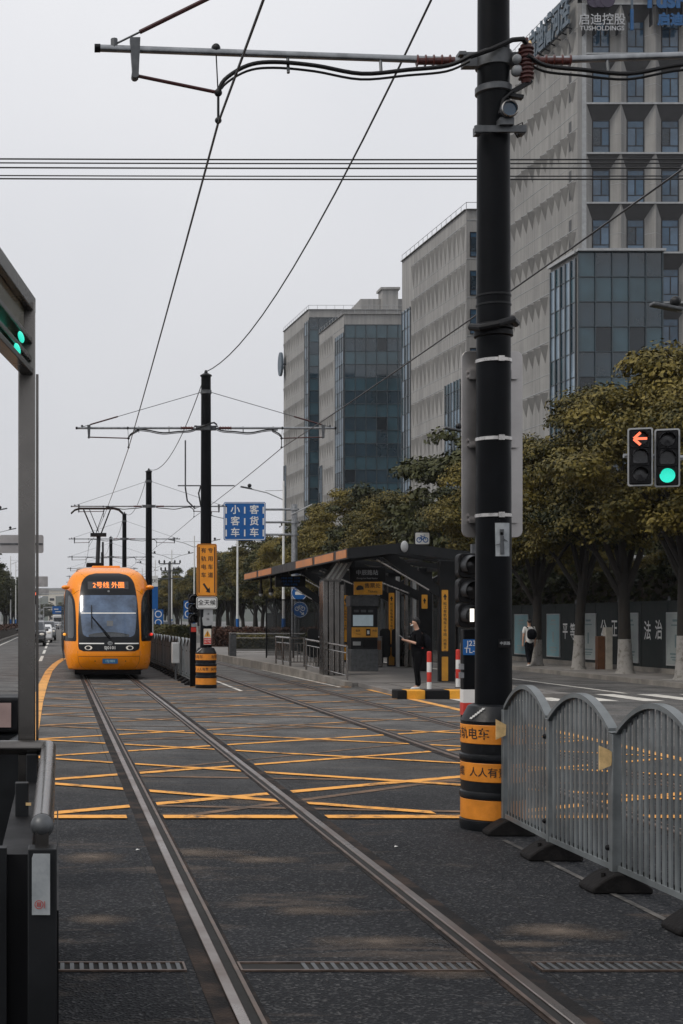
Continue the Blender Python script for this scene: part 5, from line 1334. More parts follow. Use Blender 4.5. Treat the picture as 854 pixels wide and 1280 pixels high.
MB().b2((-1.6, 5.6, .02), (-.26, 5.64, .98)).build('infill_panel', 'near_black', q, smooth=0)
MB().b2((-.24, 5.3, .0), (-.19, 5.36, .95)).build('post', 'dark_metal', q, smooth=0)
MB().b2((-.215, 5.34, .03), (-.10, 7.7, .92)).build('side_panel', 'near_black', q, smooth=0)
MB().b2((-.003, 4.9, 0.0), (.004, 7.6, .80)).build('edge_plate', 'near_black', q, smooth=0)
bl = MB()
for z in (.97, .80): bl.b2((-.142, 6.36, z), (-.118, 6.369, z+.012))
bl.build('bracket', 'tab_yellow', q, smooth=0)
q = thing('control_cabinet', 'dark cabinet with a dull pink screen behind the left handrail', 'cabinet', (-.62, 9.6, 0))
MB().b2((-1.3, 9.4, 0), (-.20, 9.9, 1.05)).build('body', 'dark_metal', q, bevel=.02)
hd = MB(); hd.b2((-1.3, 9.35, 1.06), (-.245, 9.8, 1.29)); ho = hd.build('head', 'near_black', q, bevel=.02)
MB().b2((-1.2, 9.34, 1.095), (-.305, 9.349, 1.255)).build('screen', 'pink_panel', ho, smooth=0)
lg = MB(); lg.bar((-.5, 9.3, .88), (-.24, 9.36, 1.04), .04, .03); lg.build('handle', 'galv', q, smooth=0)
# sign back beyond the post
q = thing('road_sign', 'wide grey road sign seen from behind, left of the tram', 'sign', (-.5, 20, 0))
cx, _, cz = at(27, 680, 20)
MB().plate(rrect(.62,.255,.03), cx, 20, cz, .012).build('plate', 'sign_back', q)
MB().b2((cx-.30, 19.98, cz-.012), (cx+.30, 19.999, cz+.012)).build('rail', 'galv_dark', q, smooth=0)
MB().tube([(cx+.01,20.06,0),(cx+.01,20.06,cz+.1)], .035, 10).build('post', 'galv', q)
# ------------------------------------------------------------------ people
def skin(chains, sub=2):
    """chains: lists of (x,y,z,r); a chain's first point equal to an existing one joins it"""
    me = bpy.data.meshes.new('s'); vs = []; rs = []; es = []; idx = {}
    for ch in chains:
        prev = None
        for (x, y, z, r) in ch:
            k = (round(x,4), round(y,4), round(z,4))
            if k not in idx: idx[k] = len(vs); vs.append((x,y,z)); rs.append(r)
            i = idx[k]
            if prev is not None and prev != i: es.append((prev, i))
            prev = i
    me.from_pydata(vs, es, []); ob = bpy.data.objects.new('s', me); COL.objects.link(ob)
    ob.modifiers.new('k', 'SKIN'); 
    for i, v in enumerate(me.skin_vertices[0].data):
        r = rs[i]; v.radius = r if isinstance(r, tuple) else (r, r); v.use_root = (i == 0)
    ss = ob.modifiers.new('u', 'SUBSURF'); ss.levels = sub; ss.render_levels = sub
    dg = bpy.context.evaluated_depsgraph_get(); dg.update()
    m2 = bpy.data.meshes.new_from_object(ob.evaluated_get(dg))
    v = [tuple(p.co) for p in m2.vertices]; f = [tuple(p.vertices) for p in m2.polygons]
    bpy.data.objects.remove(ob); bpy.data.meshes.remove(me); bpy.data.meshes.remove(m2)
    return v, f
def skin_part(name, m, par, chains, org, sub=2):
    v, f = skin(chains, sub); mb = MB(); mb.add([(p[0]+org[0], p[1]+org[1], p[2]+org[2]) for p in v], f)
    return mb.build(name, m, par, smooth=180)
def hand(base, d, side, up, s=1.0, curl=.35):
    "five finger chains from a wrist point; d points along the fingers, side across the palm"
    B = Vector(base); D = Vector(d).normalized(); S = Vector(side).normalized(); U = Vector(up).normalized()
    palm = B + D*.07*s; ch = [[(*B, .024*s), (*palm, .030*s)]]
    for k, ln in enumerate((.070,.080,.074,.058)):
        a = palm + S*(k-1.5)*.019*s + D*.012*s; b_ = a + (D*(1-curl)+U*curl*.5)*ln*.55*s; c = b_ + (D*(1-curl*1.8)+U*curl*1.6).normalized()*ln*.5*s
        ch.append([(*palm, .030*s), (*a, .0105*s), (*b_, .0092*s), (*c, .0075*s)])
    a = B + D*.03*s - S*.036*s; b_ = a + (D*.7 - S*.5 + U*.3).normalized()*.035*s; c = b_ + (D*.9+U*.4).normalized()*.028*s
    ch.append([(*B, .024*s), (*a, .012*s), (*b_, .0105*s), (*c, .0085*s)])
    return ch

# person looking at a phone, seen from the side, facing left
o = (8.74, 34.6, .10)
pr = thing('person', 'person in black T-shirt and trousers with white mask and shoes, looking down at a phone', 'person', o)
pel = (0.02,0,.93,(.10,.09)); wst = (.01,0,1.08,(.118,.108)); cst = (.035,0,1.28,(.14,.118)); nb = (.02,0,1.46,.062); nk = (-.02,0,1.53,.054); hd = (-.055,-.0,1.62,(.092,.078)); cr = (-.045,0,1.70,(.085,.072))
def arm(s):
    sh = (.03, s*.17, 1.40, .055); el = (-.02, s*.21, 1.12, .042); wr = (-.25, s*.07, 1.20, .027)
    return sh, el, wr
body = [[pel, wst, cst, nb, nk, hd, cr]]
for s in (-1, 1):
    sh, el, wr = arm(s)
    body.append([cst, sh, el, wr]); hh = hand(wr[:3], (-1, -s*.12, .12), (0, s, 0), (.25, -s*.3, .6), 1.0, .45); hh[0][0] = wr
    for h in hh[1:]:
        if h[0][:3] == tuple(wr[:3]): h[0] = wr
    body += hh
    body.append([pel, (.02, s*.085, .84, .070), (.0+.02*s, s*.09, .49, .052), (.03+.03*s, s*.085, .10, .038), (-.10+.03*s, s*.09, .035, .030)])
bd = skin_part('body', 'skin', pr, body, o)
fc = MB()   # nose and ear
fc.sphere((o[0]-.152, o[1], o[2]+1.605), .016, 8); 
for s in (-1, 1): fc.sphere((o[0]-.045, o[1]+s*.078, o[2]+1.615), .022, 8, sc3=(.8,.35,1.2))
fc.build('ears_and_nose', 'skin', pr)
ey = MB()
for s in (-1, 1): ey.sphere((o[0]-.138, o[1]+s*.032, o[2]+1.635), .010, 8)
ey.build('eyes', 'hair', pr)
mk_ = skin_part('mask', 'cloth_white', pr, [[(-.115,0,1.60,(.052,.062)),(-.098,0,1.555,(.05,.055))]], o)
hr = skin_part('hair', 'hair', pr, [[(-.105,0,1.70,(.07,.082)),(-.04,0,1.715,(.105,.10)),(.015,0,1.66,(.095,.095)),(.02,0,1.57,(.06,.066))]], o)
gl = MB(); gl.tube([(o[0]-.148,o[1]-.03,o[2]+1.635),(o[0]-.05,o[1]-.082,o[2]+1.63)], .004, 5); gl.build('glasses', 'near_black', pr)
sh_ = [[(.02,0,.76,(.15,.15)),(.02,0,.90,(.172,.155)),(.012,0,1.08,(.168,.15)),(.035,0,1.28,(.175,.15)),(.02,0,1.44,(.085,.08)),(.012,0,1.475,(.066,.066))]]
for s in (-1, 1):
    s0, s1, s2 = arm(s); sh_.append([(.035,0,1.28,(.175,.15)), (.03, s*.17, 1.40, .085), (.0, s*.20, 1.25, .078), (-.02, s*.215, 1.10, .070), (-.07, s*.185, 1.11, .064)])
skin_part('shirt', 'cloth_black', pr, sh_, o)
tr = [[(.02,0,1.06,(.12,.11)),(.02,0,.98,(.14,.125)),(.02,0,.90,(.14,.125))]]
for s in (-1, 1): tr.append([(.02,0,.90,(.14,.125)), (.02, s*.10, .80, .108), (.0+.02*s, s*.092, .49, .080), (.03+.03*s, s*.085, .22, .066), (.03+.03*s, s*.085, .09, .060)])
skin_part('trousers', 'cloth_black', pr, tr, o)
for s in (-1, 1):
    skin_part('shoe', 'cloth_white', pr, [[(.07+.03*s, s*.088, .045, (.045,.044)), (-.03+.03*s, s*.09, .045, (.047,.042)), (-.15+.03*s, s*.095, .030, (.040,.026))]], o)
ph = thing('phone', 'small phone held in the hands of the person in black', 'phone', (o[0]-.36, o[1], o[2]+1.26))
mb = MB(); mb.box((o[0]-.365, o[1]-.01, o[2]+1.28), (.15,.075,.010), rot=Matrix.Rotation(R(38), 3, 'Y')); mb.build('case', 'grey_paint', ph, bevel=.003)
mb = MB(); mb.box((o[0]-.360, o[1]-.01, o[2]+1.2865), (.135,.066,.002), rot=Matrix.Rotation(R(38), 3, 'Y')); mb.build('screen', 'near_black', ph, smooth=0)
bp = thing('backpack', 'black backpack on the back of the person with the phone', 'backpack', (o[0]+.25, o[1], o[2]+.95))
v = skin_part('bag', 'cloth_dark', bp, [[(.235,0,.98,(.15,.095)),(.25,0,1.15,(.17,.115)),(.215,0,1.36,(.13,.085))]], o)
st = MB()
for s in (-1, 1): st.tube([(o[0]+.20,o[1]+s*.12,o[2]+1.40),(o[0]+.03,o[1]+s*.15,o[2]+1.475),(o[0]-.12,o[1]+s*.14,o[2]+1.33),(o[0]-.10,o[1]+s*.15,o[2]+1.12),(o[0]+.16,o[1]+s*.15,o[2]+1.0)], .018, 6)
st.build('strap', 'cloth_dark', bp)
MB().box((o[0]+.09, o[1]-.19, o[2]+1.02), (.03,.012,.03)).build('tag', 'red_paint', bp, smooth=0)

# person walking away along the far pavement
o = (17.05, 51.4, .12)
pr = thing('person', 'person in white T-shirt and dark trousers walking away along the green hoarding', 'person', o)
body = [[(0,0,.92,(.12,.11)),(0,.01,1.08,(.112,.1)),(0,.02,1.28,(.13,.11)),(0,.015,1.44,.06),(0,.02,1.50,.052),(0,.02,1.59,(.078,.09)),(0,.02,1.66,(.072,.082))]]
for s in (-1, 1):
    wr = (s*.235, .05*s+.05, .84, .026)
    body.append([(0,.02,1.28,(.13,.11)), (s*.17,.02,1.385,.055), (s*.215,-.01,1.10,.041), wr])
    hh = hand(wr[:3], (s*.05, .25, -1), (0, 1, .2), (-s, .2, 0), 1.0, .25); hh[0][0] = wr
    for h in hh[1:]:
        if h[0][:3] == tuple(wr[:3]): h[0] = wr
    body += hh
    yk, yf_ = (.12, .22) if s > 0 else (-.02, -.20)
    body.append([(0,0,.92,(.12,.11)), (s*.09,0,.85,.09), (s*.085,yk,.48,.056), (s*.08,yf_,.11,.036), (s*.085,yf_+.10,.04,.028)])
skin_part('body', 'skin', pr, body, o)
skin_part('hair', 'hair', pr, [[(0,.03,1.68,(.082,.09)),(0,-.02,1.64,(.080,.07)),(0,-.04,1.56,(.06,.045))]], o)
sh_ = [[(0,0,.80,(.14,.13)),(0,0,.92,(.155,.145)),(0,.01,1.08,(.15,.14)),(0,.02,1.28,(.155,.13)),(0,.015,1.43,(.085,.075))]]
for s in (-1, 1): sh_.append([(0,.02,1.28,(.155,.13)), (s*.17,.02,1.385,.075), (s*.205,.0,1.17,.068)])
skin_part('shirt', 'cloth_white', pr, sh_, o)
tr = [[(0,0,.96,(.13,.12)),(0,0,.90,(.135,.122))]]
for s in (-1, 1):
    yk, yf_ = (.12, .22) if s > 0 else (-.02, -.20); tr.append([(0,0,.90,(.135,.122)), (s*.09,0,.80,.10), (s*.085,yk,.48,.072), (s*.08,yf_,.12,.055)])
skin_part('trousers', 'cloth_dark', pr, tr, o)
for s in (-1, 1):
    yf_ = .22 if s > 0 else -.20; skin_part('shoe', 'cloth_white', pr, [[(s*.08,yf_-.04,.045,.042),(s*.085,yf_+.07,.042,.042),(s*.09,yf_+.16,.03,.03)]], o)
bp = thing('backpack', 'black backpack worn by the person in the white T-shirt', 'backpack', (o[0], o[1]-.2, o[2]+1))
skin_part('bag', 'cloth_dark', bp, [[(.02,-.20,.96,(.17,.09)),(.02,-.21,1.16,(.20,.12)),(.02,-.19,1.38,(.16,.09))]], o)
st = MB()
for s in (-1, 1): st.tube([(o[0]+s*.1,o[1]-.13,o[2]+1.40),(o[0]+s*.12,o[1]+.02,o[2]+1.46),(o[0]+s*.12,o[1]+.15,o[2]+1.3)], .02, 6)
st.build('strap', 'cloth_dark', bp)

# ------------------------------------------------------------------ trees
def leaves(pts, nrm, size, rng):
    n = len(pts); nrm = nrm / (np.linalg.norm(nrm, axis=1, keepdims=True)+1e-9)
    t = np.cross(nrm, rng.normal(size=(n,3))); t /= (np.linalg.norm(t, axis=1, keepdims=True)+1e-9); b_ = np.cross(nrm, t)
    s = size*rng.uniform(.6, 1.35, (n,1))
    v = np.empty((n,4,3)); v[:,0] = pts - t*s; v[:,1] = pts + b_*s*.55; v[:,2] = pts + t*s; v[:,3] = pts - b_*s*.55
    return v.reshape(-1,3)
def crown_mesh(name, m, seed, clumps, per, leaf):
    rng = np.random.default_rng(seed); V = []
    for (c, r) in clumps:
        n = int(per*(r/.7)**2)
        d = rng.normal(size=(n,3)); d /= np.linalg.norm(d, axis=1, keepdims=True)
        d[:,2] = np.where(d[:,2] < -.35, -d[:,2]*.6, d[:,2])
        rad = r*rng.uniform(.30, 1.06, (n,1))**.6
        p = np.array(c) + d*rad*np.array([1,1,.72])
        nr = d + rng.normal(size=(n,3))*.55 + np.array([0,0,.35])
        V.append(leaves(p, nr, leaf, rng))
    v = np.concatenate(V); k = len(v)//4
    me = bpy.data.meshes.new(name); me.vertices.add(len(v)); me.vertices.foreach_set('co', v.ravel())
    me.loops.add(len(v)); me.loops.foreach_set('vertex_index', np.arange(len(v)))
    me.polygons.add(k); me.polygons.foreach_set('loop_start', np.arange(k)*4); me.polygons.foreach_set('loop_total', np.full(k,4))
    me.update(calc_edges=True); me.materials.append(M[m]); return me
def make_tree(seed, m='leaves', H=9.0, base=3.0, rad=2.85, per=480, leaf=.064, nclump=92, white=True):
    rng = random.Random(seed)
    root = bpy.data.objects.new('street_tree', None); COL.objects.link(root)
    tk = MB(); lean = (rng.uniform(-.25,.25), rng.uniform(-.25,.25))
    pts = [(0,0,-.05),(0,0,.15),(lean[0]*.15,lean[1]*.15,.7),(lean[0]*.4,lean[1]*.4,1.9),(lean[0],lean[1],base)]
    tk.tube(pts, [.30,.22,.185,.165,.15], 12)
    limbs = []
    for k in range(6):
        a = k*math.pi/3 + rng.uniform(-.35,.35); e = (lean[0]+math.cos(a)*rad*.62, lean[1]+math.sin(a)*rad*.62, base+rng.uniform(1.6,3.6))
        z0 = base - rng.uniform(0,.9); f = z0/base
        mid = (lean[0]*f+(e[0]-lean[0]*f)*.42+rng.uniform(-.15,.15), lean[1]*f+(e[1]-lean[1]*f)*.42+rng.uniform(-.15,.15), z0+(e[2]-z0)*.55)
        tk.tube([(lean[0]*f,lean[1]*f,z0), mid, e], [.105,.07,.03], 7)
        for q in range(2):
            u = (mid[0]+rng.uniform(-1.1,1.1), mid[1]+rng.uniform(-1.1,1.1), mid[2]+rng.uniform(.5,1.6)); tk.tube([mid, u], [.05,.018], 5)
    tk.tube([(lean[0],lean[1],base),(lean[0]*1.2,lean[1]*1.2,H-1.6)], [.14,.03], 8)
    to = tk.build('trunk', 'bark', root)
    if white:
        wh = MB(); wh.tube([(0,0,-.03),(0,0,.15),(lean[0]*.15,lean[1]*.15,.7),(lean[0]*.24,lean[1]*.24,1.12+rng.uniform(-.1,.12))], [.312,.230,.195,.185], 14, cap=False); wh.build('whitewash_band', 'whitewash', to)
    cl = []; zc = (H+base)/2 - .1
    for k in range(nclump):
        for _ in range(40):
            x, y, z = rng.uniform(-1,1), rng.uniform(-1,1), rng.uniform(-1,1)
            q = x*x+y*y+z*z
            if .30 < q < 1 and z > -.86: break
        lump = 1 + .16*math.sin(3*math.atan2(y,x)+seed) + rng.uniform(-.06,.06)
        r = rng.uniform(.42,.86)
        cl.append(((lean[0]+x*(rad-.35)*lump, lean[1]+y*(rad-.35)*lump, zc+z*((H-base)/2-.25)*(1 if z > 0 else .92)), r))
    me = crown_mesh('crown', m, seed, cl, per, leaf)
    c = bpy.data.objects.new('crown', me); COL.objects.link(c); c.parent = root
    return root
protos = [make_tree(11+i, 'leaves') for i in range(4)]
darkp = [make_tree(31+i, 'leaves_dark', H=9.2, base=2.4, per=170, leaf=.11, nclump=76, white=False) for i in range(3)]
used = set()
def place_tree(P, x, y, label, sc_, group='street trees along the right pavement', kind='street_tree'):
    first = P.name not in used; rz = random.uniform(0, 6.28); s = (sc_, sc_, sc_*random.uniform(.95,1.06))
    if first: used.add(P.name); q = P; q.location = (x,y,.10); q.rotation_euler = (0,0,rz); q.scale = s
    else: q = dup(P, (x,y,.10), rz, scale=s)
    tag(q, label, 'tree', group)
near = [(17.45, 39.6, 1.10, 'big olive street tree at the right edge with its whitewashed trunk cut by the frame'), (17.80, 44.6, 1.08, 'street tree whose whitewashed trunk stands below the red arrow signal'),
        (17.65, 48.2, .97, 'street tree with a whitewashed trunk between the posters 平等 and the walking person'), (17.45, 51.8, .95, 'street tree with the leaning whitewashed trunk beside the walking person'),
        (17.5, 56.2, 1.0, 'olive street tree just right of the foreground pole signs'), (17.5, 60.8, 1.14, 'tall olive street tree whose crown shows left of the foreground pole'), (17.6, 35.2, 1.0, 'nearest street tree, outside the right edge but for some leaves')]
for k, (x, y, s, lab) in enumerate(near): place_tree(protos[k % 4] if k != 5 else darkp[2], x, y, lab, s)
y = 65.4; k = 0
while y < 265:
    place_tree(protos[k % 4] if k % 3 else darkp[k % 2], 17.4+random.uniform(-.5,.5), y, 'olive street tree in the dense row behind the tram shelter' if y < 110 else 'distant street tree in the row right of the tram', random.uniform(.90,1.05))
    y += random.uniform(4.6,6.2) if y < 130 else random.uniform(7,10); k += 1
y = 42.0; k = 0
while y < 250:
    place_tree(darkp[k % 3], 24.0+random.uniform(-1.5,1.5), y, 'dark tree rising behind the green hoarding' if y < 72 else 'dark tree standing behind the roadside row', random.uniform(.78,.92) if y < 72 else random.uniform(.9,1.1), 'dark trees behind the street row')
    y += random.uniform(5.5,8) if y < 120 else random.uniform(9,14); k += 1
for k, (x, y) in enumerate(((22.3, 50.5), (22.0, 56.5), (22.4, 45.5), (22.2, 62.5))):
    place_tree(protos[(k+1) % 4], x, y, 'small bushy tree peeking over the green hoarding', .55, 'small trees behind the hoarding')
y = 120; k = 0
while y < 420:
    place_tree(darkp[k % 3], -9.2+random.uniform(-.8,.8), y, 'dark roadside tree on the left side of the left road', random.uniform(.95,1.15), 'trees on the far left')
    y += random.uniform(8,12); k += 1
for k in range(18):
    place_tree(darkp[k % 3], random.uniform(-70, -14), random.uniform(320, 640), 'far tree at the end of the left road', random.uniform(1.0,1.3), 'far trees at the end of the road')
for k in range(7):
    place_tree(darkp[k % 3], -13+k*3.1+random.uniform(-.6,.6), random.uniform(600, 690), 'far tree closing the view at the end of the left road', random.uniform(.85,1.15), 'far trees at the end of the road')
for k in range(12):
    place_tree(darkp[k % 3], random.uniform(12, 40), random.uniform(270, 480), 'far tree beyond the street trees on the right', random.uniform(.9,1.15), 'far trees beyond the right row')

y = 44.0; k = 0
while y < 150:
    place_tree(darkp[(k+1) % 3], 31+random.uniform(-1.5,1.5), y, 'dark tree in the rearmost row behind the green hoarding', random.uniform(.85,1.0), 'dark trees behind the street row')
    y += random.uniform(5,7); k += 1
# hedges
def hedge(label, x0, x1, y0, y1, z0, z1, m, n, seed, leaf=.05, cat='hedge'):
    rng = np.random.default_rng(seed); 
    q = bpy.data.objects.new('hedge', None); COL.objects.link(q); q.location = ((x0+x1)/2, (y0+y1)/2, z0); tag(q, label, cat)
    u = rng.uniform(size=(n,3)); p = np.empty((n,3)); f = rng.integers(0, 3, n)
    p[:,0] = x0+(x1-x0)*u[:,0]; p[:,1] = y0+(y1-y0)*u[:,1]; p[:,2] = z0+(z1-z0)*u[:,2]
    p[:,2] = np.where(f == 0, z1+.10*np.sin(p[:,1]*1.7)+.06*np.sin(p[:,0]*5+p[:,1]*4.1)-rng.uniform(0,.15,n), p[:,2])
    p[:,0] = np.where(f == 1, x0+rng.uniform(-.08,.12,n), p[:,0]); p[:,1] = np.where(f == 2, y0+rng.uniform(-.08,.12,n), p[:,1])
    v = leaves(p, rng.normal(size=(n,3))+np.array([0,-.2,.5]), leaf, rng); k = len(v)//4
    v = v - np.array(q.location)
    me = bpy.data.meshes.new('foliage'); me.vertices.add(len(v)); me.vertices.foreach_set('co', v.ravel()); me.loops.add(len(v)); me.loops.foreach_set('vertex_index', np.arange(len(v)))
    me.polygons.add(k); me.polygons.foreach_set('loop_start', np.arange(k)*4); me.polygons.foreach_set('loop_total', np.full(k,4)); me.update(calc_edges=True); me.materials.append(M[m])
    c = bpy.data.objects.new('foliage', me); COL.objects.link(c); c.parent = q
    MB().b2((x0+.1,y0+.1,z0-.3), (x1-.1,y1-.1,z1-.2)).build('twigs', 'soil', q, smooth=0)
hedge('reddish hedge behind the long platform railing', 9.0, 16.0, 82, 86, 0, 1.25, 'hedge_red', 16000, 5, .09)
hedge('green and yellowish low hedge in front of the reddish one', 9.6, 15.5, 76, 79, 0, .95, 'hedge_green', 14000, 6, .08)
hedge('tall dark shrubbery growing right behind the green hoarding', 20.3, 22.3, 34, 130, .05, 3.5, 'leaves_dark', 60000, 15, .13)
hedge('long low hedge between the tram tracks and the right road', 7.6, 9.4, 100, 190, 0, 1.3, 'hedge_green', 16000, 7, .12)
hedge('long reddish hedge on the left median', -6.4, -4.8, 62, 210, .16, 1.15, 'hedge_red', 22000, 8, .12)

# ------------------------------------------------------------------ hoarding with posters
HX = 19.1
q = thing('hoarding', 'dark green construction hoarding with posters and white characters', 'hoarding', (HX, 60, .05))
bo = MB(); bo.b2((HX, 20, .28), (HX+.08, 130, 2.36)); bo.build('panel', 'hoarding', q, smooth=0)
ft = MB(); ft.b2((HX-.06, 20, 0), (HX+.14, 130, .279)); ft.build('plinth', 'kerb_stone', q, smooth=0)
cp = MB(); cp.b2((HX-.04, 20, 2.361), (HX+.12, 130, 2.41)); cp.build('cap', 'hoarding', q, smooth=0)
jn = MB()
for k in range(54): jn.b2((HX-.012, 20.5+k*2, .28), (HX-.001, 20.56+k*2, 2.36))
jn.build('batten_pattern', 'hoarding', q, smooth=0)
sp = MB()
for k in range(27): sp.tube([(HX+.04, 20.5+k*4, 2.41), (HX+.04, 20.5+k*4, 2.55)], [.06,.03], 8)
sp.build('post_cap', 'galv_dark', q)
onX = lambda cy, cz, d=.014: (lambda a, b_, o: (HX-d-o, cy-a, cz+b_))
for k, c in enumerate(u'平等公正法治'):
    pxs = (707, 716.5, 755, 768.5, 810, 824)[k]; yy = F*HX/(pxs-VX); zz = CAMZ + (HY-(790, 791, 787, 787, 790, 789)[k])*yy/F
    MB().text(c, .66, onX(yy, zz), .012, sx=.85).build('character', 'white_paint', q, smooth=0)
pst = []
for k, (pa, pb, m) in enumerate(((644.5,661,'poster_teal'),(685,700.5,'poster_teal'),(728,745.5,'poster_grey'),(780,798.5,'poster_grey'),(835,858,'poster_grey'),(622,632,'poster_grey'))):
    ya, yb_ = F*HX/(pb-VX), F*HX/(pa-VX); d_ = thing('poster', ('pale blue poster on the hoarding left of the walking person', 'pale teal poster on the hoarding left of the characters 平等', 'grey-white poster on the hoarding between 平等 and 公正', 'grey-white poster half hidden by a trunk right of 公正', 'grey-white poster on the hoarding at the right edge', 'grey-white poster hidden behind the foreground pole')[k], 'poster', (HX, (ya+yb_)/2, .4))
    po = MB().b2((HX-.035, ya, .42), (HX-.002, yb_, 2.0)).build('sheet', m, d_, smooth=0)
    fr = MB(); fr.b2((HX-.045, ya-.04, .38), (HX-.002, ya-.001, 2.04)); fr.b2((HX-.045, yb_+.001, .38), (HX-.002, yb_+.04, 2.04)); fr.b2((HX-.045, ya, 2.001), (HX-.002, yb_, 2.04)); fr.b2((HX-.045, ya, .38), (HX-.002, yb_, .419)); fr.build('frame', 'grey_paint', d_, smooth=0)
    pr_ = MB(); yc = (ya+yb_)/2; w_ = yb_-ya
    for z, hgt, ww in ((1.75,.07,.35),(1.62,.04,.5),(.72,.05,.62),(.62,.04,.55),(.55,.03,.4)): pr_.b2((HX-.039, yc-w_*ww/2, z), (HX-.0355, yc+w_*ww/2, z+hgt))
    pr_.b2((HX-.039, yc-w_*.05, .95), (HX-.0355, yc+w_*.05, 1.35)); pr_.build('print', 'poster_ink' if k > 1 else 'poster_grey', d_, smooth=0)
q = thing('cabinet', 'narrow pale post with a brown side panel in front of the hoarding', 'cabinet', (18.6, 48.6, .12))
MB().b2((18.62, 48.3, .1), (18.85, 48.6, 1.55)).build('post', 'cream', q, bevel=.01)
MB().b2((18.36, 48.32, .1), (18.60, 48.58, 1.25)).build('side_panel', 'wood_brown', q, bevel=.01)

# pale low building glimpsed behind the hoarding
q = thing('shed', 'pale low building glimpsed between the trunks above the hoarding', 'building', (31, 66, 0))
MB().b2((27, 66, 0), (40, 74, 4.5)).build('wall', 'cream', q, smooth=0)
MB().b2((26.7, 65.7, 4.5), (40.3, 74.3, 4.8)).build('roof', 'grey_paint', q, smooth=0)
for k in range(4): MB().b2((28+k*3, 65.95, 1.2), (29.6+k*3, 65.99, 3.2)).build('window', 'win_frame', q, smooth=0)

